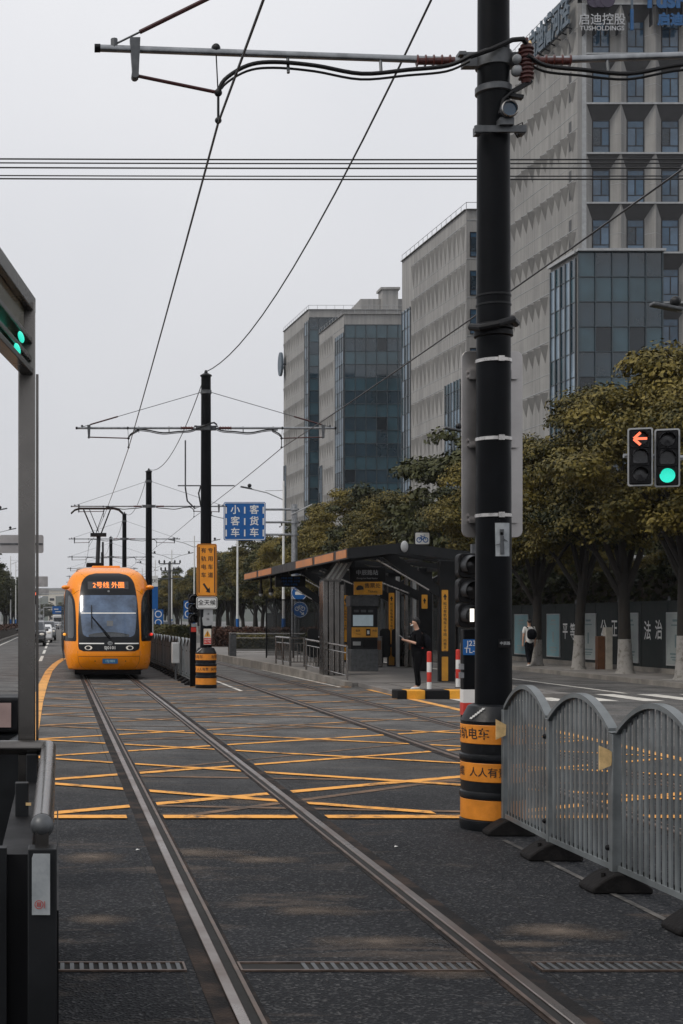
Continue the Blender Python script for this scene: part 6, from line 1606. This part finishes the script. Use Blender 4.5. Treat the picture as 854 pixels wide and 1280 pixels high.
# ------------------------------------------------------------------ office buildings
DS = -.0686; CS = math.sqrt(1+DS*DS)
SV = Vector((DS/CS, 1/CS, 0)); SNV = Vector((-1/CS, DS/CS, 0))      # along the side wall; outward normal of the side wall
class Bld:
    def __init__(s, label, cx, cy, top, fw, depth, floor, tz):
        s.t = thing('office_building', label, 'building', (cx, cy, 0)); s.c = Vector((cx, cy, 0)); s.top = top; s.fw = fw; s.d = depth; s.fl = floor; s.tz = tz
        s.wall = MB()
    def F(s, u, z, o=0): return (s.c.x+u, s.c.y-o, z)                         # on the front wall, o outward
    def S(s, t, z, o=0):
        p = s.c + SV*t + SNV*o; return (p.x, p.y, z)
    def back(s):
        c = s.c; a = c + Vector((s.fw,0,0)); b_ = a + SV*s.d; d_ = c + SV*s.d
        w_ = s.wall
        w_.quad((a.x,a.y,0),(b_.x,b_.y,0),(b_.x,b_.y,s.top),(a.x,a.y,s.top)); w_.quad((b_.x,b_.y,0),(d_.x,d_.y,0),(d_.x,d_.y,s.top),(b_.x,b_.y,s.top))
        r = MB(); r.add([(p.x,p.y,s.top-.6) for p in (c,a,b_,d_)], [(0,1,2,3)]); r.build('roof', 'bldg_fin', s.t, smooth=0)
        e = MB()
        for p, q in ((c,a),(a,b_),(b_,d_),(d_,c)): e.bar((p.x,p.y,s.top+.02),(q.x,q.y,s.top+.02),.4,.06)
        e.build('coping', 'bldg_fin', s.t, smooth=0)
        rl = MB()
        for p, q in ((c,a),(c,d_)):
            n = int((q-p).length/1.5)
            for k in range(n+1):
                m_ = p.lerp(q, k/n); rl.tube([(m_.x,m_.y,s.top),(m_.x,m_.y,s.top+.75)], .03, 4)
            rl.tube([(p.x,p.y,s.top+.75),(q.x,q.y,s.top+.75)], .035, 4)
        rl.build('roof_rail', 'grey_paint', s.t, smooth=0)
    def side(s, t0, t1, z0, z1, tri=True, ex=(), pitch=1.3, th=1.5, o=.5):
        w_ = s.wall; w_.quad(s.S(t1,z0), s.S(t0,z0), s.S(t0,z1), s.S(t1,z1))
        z = s.tz
        while z > z0:
            if tri and z < z1-.2 and z-th > z0:
                n = max(1, int((t1-t0-.4)/pitch)); p = (t1-t0-.4)/n
                for k in range(n):
                    a = t0+.2+k*p; m_ = a+p/2
                    if any(q[0] < a+p and a < q[1] and q[2] < z and z-th < q[3] for q in ex): continue
                    w_.add([s.S(a+.06,z), s.S(a+p-.06,z), s.S(m_,z-.02,o), s.S(m_,z-th)], [(0,2,1),(0,3,2),(1,2,3)], 1)
            if z0 < z+.25 < z1: 
                a, b_ = Vector(s.S(t0+.02,z+.25,.0)), Vector(s.S(t1-.02,z+.25,.0)); w_.bar(a, b_, .06, .05, 2)
            if z0 < z-s.fl*.62 < z1:
                a, b_ = Vector(s.S(t0+.02,z-s.fl*.62,.0)), Vector(s.S(t1-.02,z-s.fl*.62,.0)); w_.bar(a, b_, .04, .04, 2)
            z -= s.fl
    def curtain(s, fn, u0, u1, z0, z1, du, dz, seed, o=.06, flip=False):
        rng = random.Random(seed); g = MB(); m_ = MB(); nu = max(1, round((u1-u0)/du)); nz_ = max(1, round((z1-z0)/dz)); du = (u1-u0)/nu; dz = (z1-z0)/nz_
        for i in range(nu):
            for j in range(nz_):
                a, b_, c, d_ = u0+i*du, u0+(i+1)*du, z0+j*dz, z0+(j+1)*dz
                k = (0 if j % 2 else 1) if rng.random() < .86 else rng.choice((0,1,2))
                w1_, w2_ = rng.uniform(-.006,.006), rng.uniform(-.006,.006)
                qd = [fn(a,c,o), fn(b_,c,o+w1_), fn(b_,d_,o+w1_+w2_), fn(a,d_,o+w2_)]
                g.add(qd[::-1] if flip else qd, [(0,1,2,3)], k)
        go = g.build('curtain_wall', ['curtain_a','curtain_b','curtain_c'], s.t, smooth=0)
        for i in range(nu+1): m_.bar(fn(u0+i*du,z0,o+.05), fn(u0+i*du,z1,o+.05), .09, .12, up=(0,1,0))
        for j in range(nz_+1): m_.bar(fn(u0,z0+j*dz,o+.05), fn(u1,z0+j*dz,o+.05), .10, .07)
        m_.build('mullions', 'mullion', go, smooth=0)
    def strips(s, t0, t1, z0, z1, n, seed):
        "narrow upright lights on the side wall between bright fins"
        rng = random.Random(seed); g = MB(); f = MB(); p = (t1-t0)/n
        for k in range(n):
            z = z0
            while z < z1:
                h_ = min(s.fl/2, z1-z); g.quad(s.S(t0+(k+1)*p,z,.05), s.S(t0+k*p,z,.05), s.S(t0+k*p,z+h_,.05), s.S(t0+(k+1)*p,z+h_,.05), rng.choice((0,0,1,2))); z += h_
        go = g.build('window_strip', ['strip_glass','curtain_b','curtain_a'], s.t, smooth=0)
        for k in range(n+1): f.bar(s.S(t0+k*p,z0,.12), s.S(t0+k*p,z1,.12), .07, .14, up=(0,1,0))
        z = z0
        while z < z1: f.bar(s.S(t0,z,.08), s.S(t1,z,.08), .05, .06); z += s.fl/2
        f.build('fins', 'mullion', go, smooth=0)
    def cells(s, u0, n, w_, rows, flat=False):
        "front bays: each window set back between splayed jambs under a sloping soffit"
        W = s.wall; dp = 0.0 if flat else .6
        if not hasattr(s, 'wm'):
            s.wm = {}
        for (z1, z0) in rows:
            for k in range(n):
                a, b_ = u0+k*w_, u0+(k+1)*w_; ia, ib = a+w_*.25, b_-w_*.25; iz1 = z0+(z1-z0)*.69; iz0 = z0+.10
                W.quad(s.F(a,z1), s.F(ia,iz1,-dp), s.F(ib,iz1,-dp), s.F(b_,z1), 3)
                W.quad(s.F(a,z0), s.F(ia,iz0,-dp), s.F(ia,iz1,-dp), s.F(a,z1), 0); W.quad(s.F(b_,z0), s.F(b_,z1), s.F(ib,iz1,-dp), s.F(ib,iz0,-dp), 0)
                W.quad(s.F(a,z0), s.F(b_,z0), s.F(ib,iz0,-dp), s.F(ia,iz0,-dp), 0)
                s.window(ia, ib, iz0, iz1, -dp)
                W.bar(s.F(a,z1-.06,.0), s.F(b_,z1-.06,.0), .08, .14, 2)
                W.bar(s.F(a,iz1-1.2,.0), s.F(ia,iz1-1.2,-dp), .03, .03, 2); W.bar(s.F(b_,iz1-1.2,.0), s.F(ib,iz1-1.2,-dp), .03, .03, 2)
    def window(s, u0, u1, z0, z1, o):
        f = MB(); wd = .07
        f.b2(s.F(u0,z0,o+.06), s.F(u0+wd,z1,o)); f.b2(s.F(u1-wd,z0,o+.06), s.F(u1,z1,o)); f.b2(s.F(u0+wd,z1-wd,o+.06), s.F(u1-wd,z1,o)); f.b2(s.F(u0+wd,z0,o+.06), s.F(u1-wd,z0+wd,o))
        za, zb_ = z0+(z1-z0)*.22, z0+(z1-z0)*.76; um = u0+(u1-u0)*random.choice((.48,.52))
        f.b2(s.F(u0+wd,za,o+.055), s.F(u1-wd,za+.06,o)); f.b2(s.F(u0+wd,zb_,o+.055), s.F(u1-wd,zb_+.06,o)); f.b2(s.F(um-.04,za+.06,o+.055), s.F(um+.04,zb_,o))
        fo = f.build('window', 'win_frame', s.t, smooth=0)
        p = MB()
        for (a, b_, c, d_, r) in ((u0,u1,z0,za,1),(u0,u1,zb_,z1,0),(u0,um,za,zb_,random.choice((0,0,1,2))),(um,u1,za,zb_,random.choice((0,0,1,1)))):
            e = random.uniform(-.01,.01); p.quad(s.F(a,c,o+.02), s.F(b_,c,o+.02+e), s.F(b_,d_,o+.02+e), s.F(a,d_,o+.02), r)
        p.build('pane', ['pane_a','pane_b','pane_c'], fo, smooth=0)
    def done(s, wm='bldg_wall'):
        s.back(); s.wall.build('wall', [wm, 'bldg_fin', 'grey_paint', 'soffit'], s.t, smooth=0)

# A: the tall one at the right
Y = 113.6; cx = at(722, 0, Y)[0]; zf = lambda py: CAMZ + (HY-py)*Y/F
A = Bld('tall office tower at the right edge with rooftop lettering and deep window bays', cx, Y, zf(-8), 30, 19.2, 4.0, zf(38))
gl_top = zf(316)
rows = [(zf(66-62.2+62.2*k), zf(66+62.2*k)) for k in range(0, 5)]
rows2 = [(zf(66-62.2+62.2*k), zf(66+62.2*k)) for k in range(5, 11)]
A.wall.quad(A.F(0,rows[0][0]), A.F(30,rows[0][0]), A.F(30,A.top), A.F(0,A.top))
u_c = at(733, 0, Y)[0] - cx
A.wall.quad(A.F(0,0), A.F(u_c-.35,0), A.F(u_c-.35,A.top-.01), A.F(0,A.top-.01))
A.wall.quad(A.F(u_c-.36,gl_top), A.F(u_c,gl_top), A.F(u_c,rows[0][0]), A.F(u_c-.36,rows[0][0]), 2)
cw_ = 43.4*Y/F
A.cells(u_c, 6, cw_, rows)
A.cells(u_c + cw_*2, 3, cw_, rows2)
A.wall.quad(A.F(u_c+cw_*6,0), A.F(30,0), A.F(30,rows[0][0]), A.F(u_c+cw_*6,rows[0][0]))
A.wall.quad(A.F(0,0), A.F(30,0), A.F(30,rows2[-1][1]), A.F(0,rows2[-1][1]))
A.wall.quad(A.F(0,gl_top-.01,-.2), A.F(u_c+cw_*2,gl_top-.01,-.2), A.F(u_c+cw_*2,0,-.2), A.F(0,0,-.2))
A.curtain(A.F, -.05, u_c+cw_*2+.4, zf(752), gl_top, 1.42, 2.0, 1, .3)
A.wall.box((cx+(u_c+cw_*2+.45)/2-.05, Y-.25, gl_top+.1), (u_c+cw_*2+.75, .9, .2), 2)
tg = 5.0
A.side(0, 19.2, 0, A.top, ex=[(0,tg,0,gl_top)])
A.strips(.15, tg, zf(752), zf(322), 5, 2)
A.wall.bar(A.S(-.1, gl_top+.05, .15), A.S(tg+.1, gl_top+.05, .15), .35, .25, 2)
for k in range(8):
    z = zf(66+62.2*k) + .5; A.wall.quad(A.S(1.6,z,.012), A.S(1.1,z,.012), A.S(1.1,z+2.4,.012), A.S(1.6,z+2.4,.012), 3)
A.done()
# lettering on the tower
def sign_thing(label, name='building_sign'):
    return thing(name, label, 'sign', (cx, Y, 44))
pm = Y/F
q = sign_thing('grey raised lettering with Chinese characters over Latin capitals at the top of the tower')
up = lambda px: cx + (px-722)*pm
mb = MB(); mb.text(u'启迪控股', 15.5*pm, front(up(749), Y-.62, zf(29)), .004, extr=.012, sx=.95); mb.text('TUSHOLDINGS', 8.0*pm, front(up(749), Y-.62, zf(39.5)), .012, extr=.02, sx=1.02); mb.build('lettering', 'letter_grey', q, smooth=0)
mb = MB()
for px in (728, 742, 756, 770): mb.b2((up(px)-.04, Y-.55, zf(45)), (up(px)+.04, Y-.02, zf(22)))
mb.build('bracket', 'win_frame', q, smooth=0)
q = sign_thing('dark purple round emblem above the grey lettering on the tower')
mb = MB()
for s in (-1, 0, 1): mb.plate(circ(9*pm, 20, 9.5*pm), up(748)+s*8*pm, Y-.66-.02*s, zf(4), .2)
mb.build('emblem', 'letter_purple', q)
MB().b2((up(741), Y-.5, zf(8)), (up(755), Y-.02, zf(0))).build('bracket', 'win_frame', q, smooth=0)
q = sign_thing('large blue raised lettering cut off by the top right corner of the photo')
mb = MB(); mb.text('TusH', 27*pm, front(up(800), Y-.62, zf(5)), .045, extr=.02, align='LEFT'); mb.text(u'启迪控股', 16*pm, front(up(818), Y-.60, zf(29)), .05, extr=.02, align='LEFT'); mb.build('lettering', 'letter_blue', q, smooth=0)
mb = MB()
for px in (812, 830, 850): mb.b2((up(px)-.04, Y-.55, zf(34)), (up(px)+.04, Y-.02, zf(-4)))
mb.build('bracket', 'win_frame', q, smooth=0)
q = sign_thing('slim upright blue bar between the grey and the blue lettering on the tower')
MB().b2((up(784), Y-.75, zf(42)), (up(787.5), Y-.6, zf(16))).build('bar', 'letter_blue', q, smooth=0)
MB().b2((up(784.5), Y-.75, zf(15.8)), (up(787), Y-.6, zf(-12))).build('upper_bar', 'letter_slate', q, smooth=0)
MB().b2((up(785), Y-.6, zf(20)), (up(786.5), Y-.02, zf(17))).build('bracket', 'win_frame', q, smooth=0)
q = sign_thing('row of slate blue characters standing at the top of the tower side wall')
mb = MB()
def onS(tc, zc, o_): return lambda a, b_, o: A.S(tc-a, zc+b_, o_+o)
mb.text(u'启迪漕河泾', 2.6, onS(4.0, zf(14), .7), .03, extr=.03, sx=.62); mb.build('lettering', 'letter_slate', q, smooth=0)
mb = MB()
for k in range(6): mb.bar(A.S(1+k*1.1, zf(30), .0), A.S(1+k*1.1, zf(26), .7), .08, .08)
mb.bar(A.S(.6, zf(30), .55), A.S(7.2, zf(30), .55), .1, .1); mb.build('bracket', 'win_frame', q, smooth=0)
MB().sphere(A.S(7.6, zf(22), .8), 1.0, 14, sc3=(.25,.5,1.25)).build('lamp_emblem', 'tab_yellow', q)

# B: the middle one
Y = 147.0; cx = at(583, 0, Y)[0]; zf = lambda py: CAMZ + (HY-py)*Y/F
B = Bld('grey office block with rows of triangular fins, just left of the foreground pole', cx, Y, zf(262), 24, 21.4, 48.3*Y/F, zf(282))
B.side(0, 18.0, 0, B.top, ex=[(1.6,6.2,0,zf(470))], pitch=1.3, th=2.7, o=.32)
B.wall.quad(B.S(21.4,0), B.S(18.0,0), B.S(18.0,B.top), B.S(21.4,B.top))
B.strips(18.1, 21.3, 6, zf(335), 3, 3)
B.strips(1.6, 6.2, 6, zf(470), 5, 4)
B.wall.quad(B.F(0,0), B.F(24,0), B.F(24,B.top), B.F(0,B.top))
for k in range(9):
    for j in range(4):
        u = .35 + j*2.9; B.window(u, u+1.5, zf(321+48.3*k), zf(290+48.3*k), .02)
for k in range(10): B.wall.bar(B.F(0,zf(275+48.3*k),0), B.F(24,zf(275+48.3*k),0), .06, .08, 2)
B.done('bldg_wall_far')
# C2: the glazed volume in front of the far block
Y = 212.0; cx = at(430, 0, Y)[0]; zf = lambda py: CAMZ + (HY-py)*Y/F
C2 = Bld('far office block with a tall dark glazed front', cx, Y, zf(393), 16, 14.6, 4.0, zf(410))
C2.side(0, 14.6, 0, C2.top, ex=[(12.6,14.6,0,zf(570)),(0,4.6,0,zf(415))], pitch=1.3, th=2.4, o=.28)
C2.strips(12.6, 14.4, 6, zf(570), 2, 8)
C2.strips(.05, 4.6, zf(622), zf(415), 4, 9)
C2.wall.quad(C2.F(0,zf(406)), C2.F(16,zf(406)), C2.F(16,C2.top), C2.F(0,C2.top))
C2.wall.quad(C2.F(0,0,-.3), C2.F(16,0,-.3), C2.F(16,zf(406),-.3), C2.F(0,zf(406),-.3))
C2.wall.quad(C2.F(0,0), C2.F(16,0), C2.F(16,zf(620)), C2.F(0,zf(620)))
C2.curtain(C2.F, .1, 16, zf(620), zf(406), 1.55, 2.0, 5, .0)
MB().add([C2.F(2,zf(632),2.2), C2.F(8,zf(640),2.2), C2.F(2,zf(640),2.2), C2.F(2,zf(632),0), C2.F(8,zf(640),0), C2.F(2,zf(640),0)], [(0,2,1),(3,4,5),(0,1,4,3),(0,3,5,2),(1,2,5,4)]).build('porch', 'bldg_wall', C2.t, smooth=0)
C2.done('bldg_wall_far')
# C1: behind it, with the round emblem
Y = 245.0; cx = at(386, 0, Y)[0]; zf = lambda py: CAMZ + (HY-py)*Y/F
C1 = Bld('farthest grey office block with a glazed strip and an emblem on its left edge', cx, Y, zf(387), 24, 19, 4.1, zf(405))
C1.side(0, 19, 0, C1.top, ex=[(0,2.6,0,zf(400)),(16.8,19,0,zf(568))], pitch=1.3, th=2.4, o=.28)
C1.strips(0, 2.6, 6, zf(400), 2, 10)
C1.strips(16.8, 18.6, 6, zf(568), 2, 11)
C1.wall.quad(C1.F(0,zf(397)), C1.F(24,zf(397)), C1.F(24,C1.top), C1.F(0,C1.top)); C1.wall.quad(C1.F(0,0,-.3), C1.F(24,0,-.3), C1.F(24,zf(397),-.3), C1.F(0,zf(397),-.3))
C1.curtain(C1.F, .1, 24, zf(640), zf(397), 1.6, 2.05, 6, .0)
ph_ = MB(); ph_.b2(C1.F(10.2,C1.top,-6), C1.F(24,C1.top+3.2,-16)); ph_.build('plant_room', 'bldg_wall_far', C1.t, smooth=0)
ph_ = MB(); ph_.b2(C1.F(13.8,C1.top+.2,-5), C1.F(16.6,C1.top+4.6,-8)); ph_.b2(C1.F(13.5,C1.top+4.6,-4.7), C1.F(16.9,C1.top+5.0,-8.3)); ph_.build('stair_tower', 'bldg_wall_far', C1.t, smooth=0)
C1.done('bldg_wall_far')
q = thing('building_sign', 'round slate emblem on the left edge of the farthest office block', 'sign', C1.S(18.2, zf(432), .9))
mb = MB(); mb.prism(circ(1.55, 22, 2.2), lambda u, v: C1.S(18.0-u, zf(432)+v, 1.0), lambda u, v: C1.S(18.0-u, zf(432)+v, .6)); mb.build('emblem', 'letter_slate', q)
mb = MB(); mb.bar(C1.S(18.0, zf(432), 0), C1.S(18.0, zf(432), .6), .3, .3); mb.build('bracket', 'win_frame', q, smooth=0)

# ------------------------------------------------------------------ street lamps
def lamp(label, x, y, h=10.6, arm=2.1, left=True, blue=True, both=False, group='white street lamps with blue feet'):
    q = thing('street_lamp', label, 'street lamp', (x, y, 0), group=group)
    MB().tube([(x,y,1.9),(x,y,h)], [.095,.06], 10).build('post', 'white_paint', q)
    MB().tube([(x,y,0),(x,y,1.9)], [.14,.13], 10).build('foot', 'sign_blue', q)
    for s in ((-1,) if left and not both else (1,) if not both else (-1,1)):
        a = MB(); a.tube([(x,y,h-1.2),(x+s*arm*.5,y,h-.75),(x+s*arm,y,h-.5)], .035, 7); a.tube([(x,y,h-.6),(x+s*arm*.55,y,h-.62)], .02, 6); a.build('arm', 'grey_paint', q)
        hd = MB(); hd.bar((x+s*(arm-.1),y,h-.5),(x+s*(arm+.62),y,h-.36),.26,.09); hd.build('lamp_head', 'galv_dark', q, bevel=.03)
        MB().sphere((x+s*(arm+.05),y,h-.3), .13, 10).build('camera', 'dark_metal', q)
lamp('white street lamp reaching in at the right edge above the traffic lights', 16.9, 33.5, 9.6, 2.3)
lamp('white street lamp whose head shows beside the sign plate of the foreground pole', 17.9, 58, 10.0, 1.5)
lamp('white street lamp with a blue foot beside the gantry post', 14.3, 90, 10.6)
lamp('white street lamp with a blue foot under the blue lane sign', 14.3, 113, 10.6)
for y in (148.7, 178, 208, 240, 275): lamp('distant white street lamp between the second pole and the tram', 14.3, y, 10.6, both=True)
for y in (110, 134, 200, 225, 255, 290): lamp('white street lamp along the left median behind the stainless post', -6.6, y, 10.8, left=False)
def small_sign(label, px, py, Y, w_, h_, m, name='road_sign', post=True, r=.05, circles=False):
    x, _, z = at(px, py, Y); q = thing(name, label, 'sign', (x, Y, 0))
    pl_ = MB().plate(rrect(w_, h_, r), x, Y, z, .04).build('plate', m, q)
    if circles:
        c = MB()
        for s in (-1, 1): ring(c, x, Y-.005, z+s*h_*.24, h_*.15, h_*.05)
        c.build('symbol', 'white_paint', pl_, smooth=0)
    if post: MB().tube([(x,Y+.08,0),(x,Y+.08,z+h_*.4)], .05, 8).build('post', 'grey_paint', q)
    return q, x, z
small_sign('blue sign with two round symbols left of the second black pole', 235.5, 762, 118, .78, 1.5, 'sign_blue', circles=True)
small_sign('blue sign with two round symbols just right of the tram', 198, 773, 120, .85, 1.5, 'sign_blue', circles=True)
q, x, z = small_sign('tall white and blue stop sign right behind the tram', 191.5, 741, 92, .62, 2.1, 'sign_blue')
MB().plate(rrect(.62,.7,.03), x, 91.985, z+.75, .012).build('white_panel', 'white_paint', q)
MB().text(u'区域', .25, front(x+.05, 91.98, z+.75), .02).build('lettering', 'ink', q, smooth=0)
# utility pole with crossarms
x, _, z = at(212, 703, 150); q = thing('utility_pole', 'dark utility pole with crossarms far behind the second striped pole', 'pole', (x, 150, 0))
MB().tube([(x,150,0),(x,150,z)], [.2,.14], 10).build('mast', 'galv_dark', q)
a = MB()
for dz, w_ in ((-.15,1.1),(-.9,.9),(-1.7,1.5)): a.b2((x-w_,149.8,z+dz-.06), (x+w_,149.9,z+dz+.06))
a.build('crossarm', 'galv_dark', q, smooth=0)
i_ = MB()
for dz, w_ in ((-.15,1.1),(-.9,.9)):
    for s in (-1,-.5,.5,1): i_.lathe([(.07,z+dz+.06),(.1,z+dz+.2),(.05,z+dz+.4)], (x+s*w_,149.85,0), 8)
i_.build('insulator', 'dark_metal', q)
# boards and signals far left
q, x, z = small_sign('large grey sign board seen from behind, between the post and the tram', 47, 727, 130, 1.9, .95, 'sign_back')
q, x, z = small_sign('second grey sign board farther back below the first', 50, 740, 170, 2.2, .75, 'sign_back')
x, _, z = at(45.5, 747, 120); q = thing('traffic_light', 'small far traffic light showing red beside the stainless post', 'traffic light', (x, 120, 0))
MB().b2((x-.2,119.8,z-.55), (x+.2,120,z+.55)).build('housing', 'near_black', q, smooth=0)
MB().lathe([(.13,0),(.12,-.03)], (x,119.79,z+.32), 14, ax='y').build('lens', 'signal_red', q)
MB().tube([(x,120.1,0),(x,120.1,z+.4)], .08, 8).build('post', 'grey_paint', q)
MB().tube([(x,120.1,z+.3),(x+3.5,120.1,z+.35)], .04, 6).build('arm', 'grey_paint', q)
x, _, z = at(72, 762.5, 330); q = thing('direction_sign', 'blue direction sign over the far end of the left road', 'sign', (x, 330, 0))
pl_ = MB().plate(rrect(2.4,1.8,.1), x, 330, z, .08).build('plate', 'sign_blue', q)
m_ = MB(); m_.b2((x-.8,329.9,z+.1),(x+.2,329.99,z+.3)); m_.b2((x-.5,329.9,z-.5),(x+.8,329.99,z-.3)); m_.build('arrow_marks', 'white_paint', pl_, smooth=0)
MB().tube([(x-3.2,330.2,0),(x-3.2,330.2,z+.6),(x+1,330.2,z+.6)], .12, 8).build('post', 'grey_paint', q)
q = thing('footbridge', 'pale footbridge across the far end of the left road', 'bridge', (-6, 760, 0))
k_ = 760/F
MB().b2((-60, 760, 1.8+30*k_), (40, 766, 1.8+37*k_)).build('deck', 'cream', q, smooth=0)
MB().b2((-60, 759.5, 1.8+37*k_), (40, 759.8, 1.8+40*k_)).build('railing', 'grey_paint', q, smooth=0)
for x in (-40, -12, 9, 30): MB().b2((x-.8, 761, 0), (x+.8, 765, 1.8+30*k_)).build('pier', 'cream', q, smooth=0)
for k, (x, y, w_, h_, lab) in enumerate(((-3.5, 900, 4.5, 19, 'far pale building beyond the footbridge'), (-60, 1000, 40, 15, 'far long grey building left of the road end'), (-16, 960, 14, 12, 'low far grey building at the road end'))):
    q = thing('far_building', lab, 'building', (x, y, 0)); MB().b2((x-w_/2, y, 0), (x+w_/2, y+12, h_)).build('wall', 'cream' if k == 0 else 'grey_paint', q, smooth=0); MB().b2((x-w_/2-.5, y-.5, h_), (x+w_/2+.5, y+12.5, h_+.6)).build('roof', 'grey_paint', q, smooth=0)
    for j in range(int(h_/4)): MB().b2((x-w_/2+.8, y-.1, 2+j*4), (x+w_/2-.8, y-.02, 3.6+j*4)).build('window_band', 'win_frame', q, smooth=0)

# ------------------------------------------------------------------ cars
def car(label, x, y, body_m, suv=True, face=-1, name='parked_car', cat='car', sc_=1.0):
    q = thing(name, label, cat, (x, y, 0))
    H = 1.72 if suv else 1.45; Lc = 4.6; W = .93
    prof = [(0,.35),(0.02,.72),(.12,.92),(1.05,1.08),(1.75,H-.03),(2.2,H),(3.6,H-.02),(4.2,1.15),(4.55,1.05),(4.6,.4),(4.4,.25),(.2,.22)] if not suv else [(0,.4),(.0,.8),(.12,1.0),(1.1,1.12),(1.72,H-.05),(2.3,H),(4.1,H-.05),(4.5,1.2),(4.6,1.05),(4.6,.4),(4.4,.28),(.2,.26)]
    fy = lambda d: y + (d if face < 0 else Lc-d)
    vs = []; n = len(prof)
    for s, ins in ((-1,0),(1,0)):
        for d, z in prof:
            k = .22 if z > 1.16 else .0; vs.append((x+s*(W-k*(z-1.0)*.9), fy(d), z))
    fs = [tuple(range(n)), tuple(range(2*n-1,n-1,-1))] + [(i,n+i,n+(i+1)%n,(i+1)%n) for i in range(n)]
    bo = MB().add(vs, fs).build('body', body_m, q, bevel=.07, smooth=40)
    b0 = 1.12 if suv else 1.08
    g = MB(); w0, w1 = W*.86, W*.80
    g.add([(x-w0, fy(1.10)+.03*face, b0+.03),(x+w0, fy(1.10)+.03*face, b0+.03),(x+w1*.94, fy(1.66)+.03*face, H-.10),(x-w1*.94, fy(1.66)+.03*face, H-.10)], [(0,1,2,3)]); g.build('windscreen', 'car_glass', q, smooth=0)
    for s in (-1, 1):
        wgl = MB(); X1 = x+s*(W-.22*(b0+.05-1)*.9+.012); X2 = x+s*(W-.22*(H-.12-1)*.9+.012)
        wgl.add([(X1,fy(1.25),b0+.05),(X1,fy(4.2),b0+.05),(X2,fy(3.9),H-.12),(X2,fy(1.8),H-.12)], [(0,1,2,3)]); wgl.build('side_window', 'car_glass', q, smooth=0)
        for d in (.85, 3.65):
            wo = MB().lathe([(.33,-.10),(.34,0),(.33,.10)], (x+s*(W-.10), fy(d), .33), 18, ax='x').build('wheel', 'near_black', q); MB().lathe([(.2,-.005),(.18,.012)], (x+s*(W+.0), fy(d), .33), 14, ax='x').build('rim', 'galv', wo)
        MB().sphere((x+s*.68, fy(.05), .82), .16, 12, sc3=(1.15,.5,.55)).build('headlight', 'lamp_white', q)
        MB().sphere((x+s*(W+.1), fy(1.35), 1.12), .12, 10, sc3=(.9,.6,.7)).build('mirror', body_m, q)
    MB().b2((x-.45, fy(.0)+.02*face, .66), (x+.45, fy(.0)+.005*face, .84)).build('grille', 'near_black', q, smooth=0)
    MB().b2((x-.24, fy(0)+.04*face, .46), (x+.24, fy(0)+.022*face, .60)).build('number_plate', 'plate_blue', q, smooth=0)
    return q
car('black sport utility car coming past the left edge of the tram', -1.75, 97, 'car_black', True)
car('white car following the black sport utility car', -1.35, 112, 'car_white', False)
car('grey sport utility car third in the queue left of the tram', -1.05, 124, 'car_grey', True)
for k, (x, y, m) in enumerate(((-3.2,262,'car_black'),(-.6,270,'car_grey'),(1.6,285,'car_black'),(-5.2,300,'car_grey'),(-9.6,150,'car_white'),(-10.4,185,'car_grey'))):
    car(('distant black car at the end of the left road', 'distant grey car at the middle of the left road end', 'distant black car close to the tram side', 'distant grey car farthest left at the road end', 'pale car parked under the left trees', 'grey car parked under the left trees farther back')[k], x, y, m, k % 2 == 0)
car('white car glimpsed over the far barriers right of the tram', 9.9, 142, 'car_white', False)
car('dark car glimpsed behind the second black pole', 11.6, 150, 'car_black', True)
q = thing('white_van', 'white van far away at the end of the left road', 'van', (.2, 300, 0))
MB().b2((-1.0, 300, .4), (1.1, 305, 2.9)).build('body', 'car_white', q, bevel=.2)
MB().b2((-.85, 299.95, 1.5), (.95, 299.99, 2.3)).build('windscreen', 'car_glass', q, smooth=0)
for s in (-.85, .95): MB().lathe([(.36,-.1),(.36,.1)], (s, 301, .36), 14, ax='x').build('wheel', 'near_black', q)
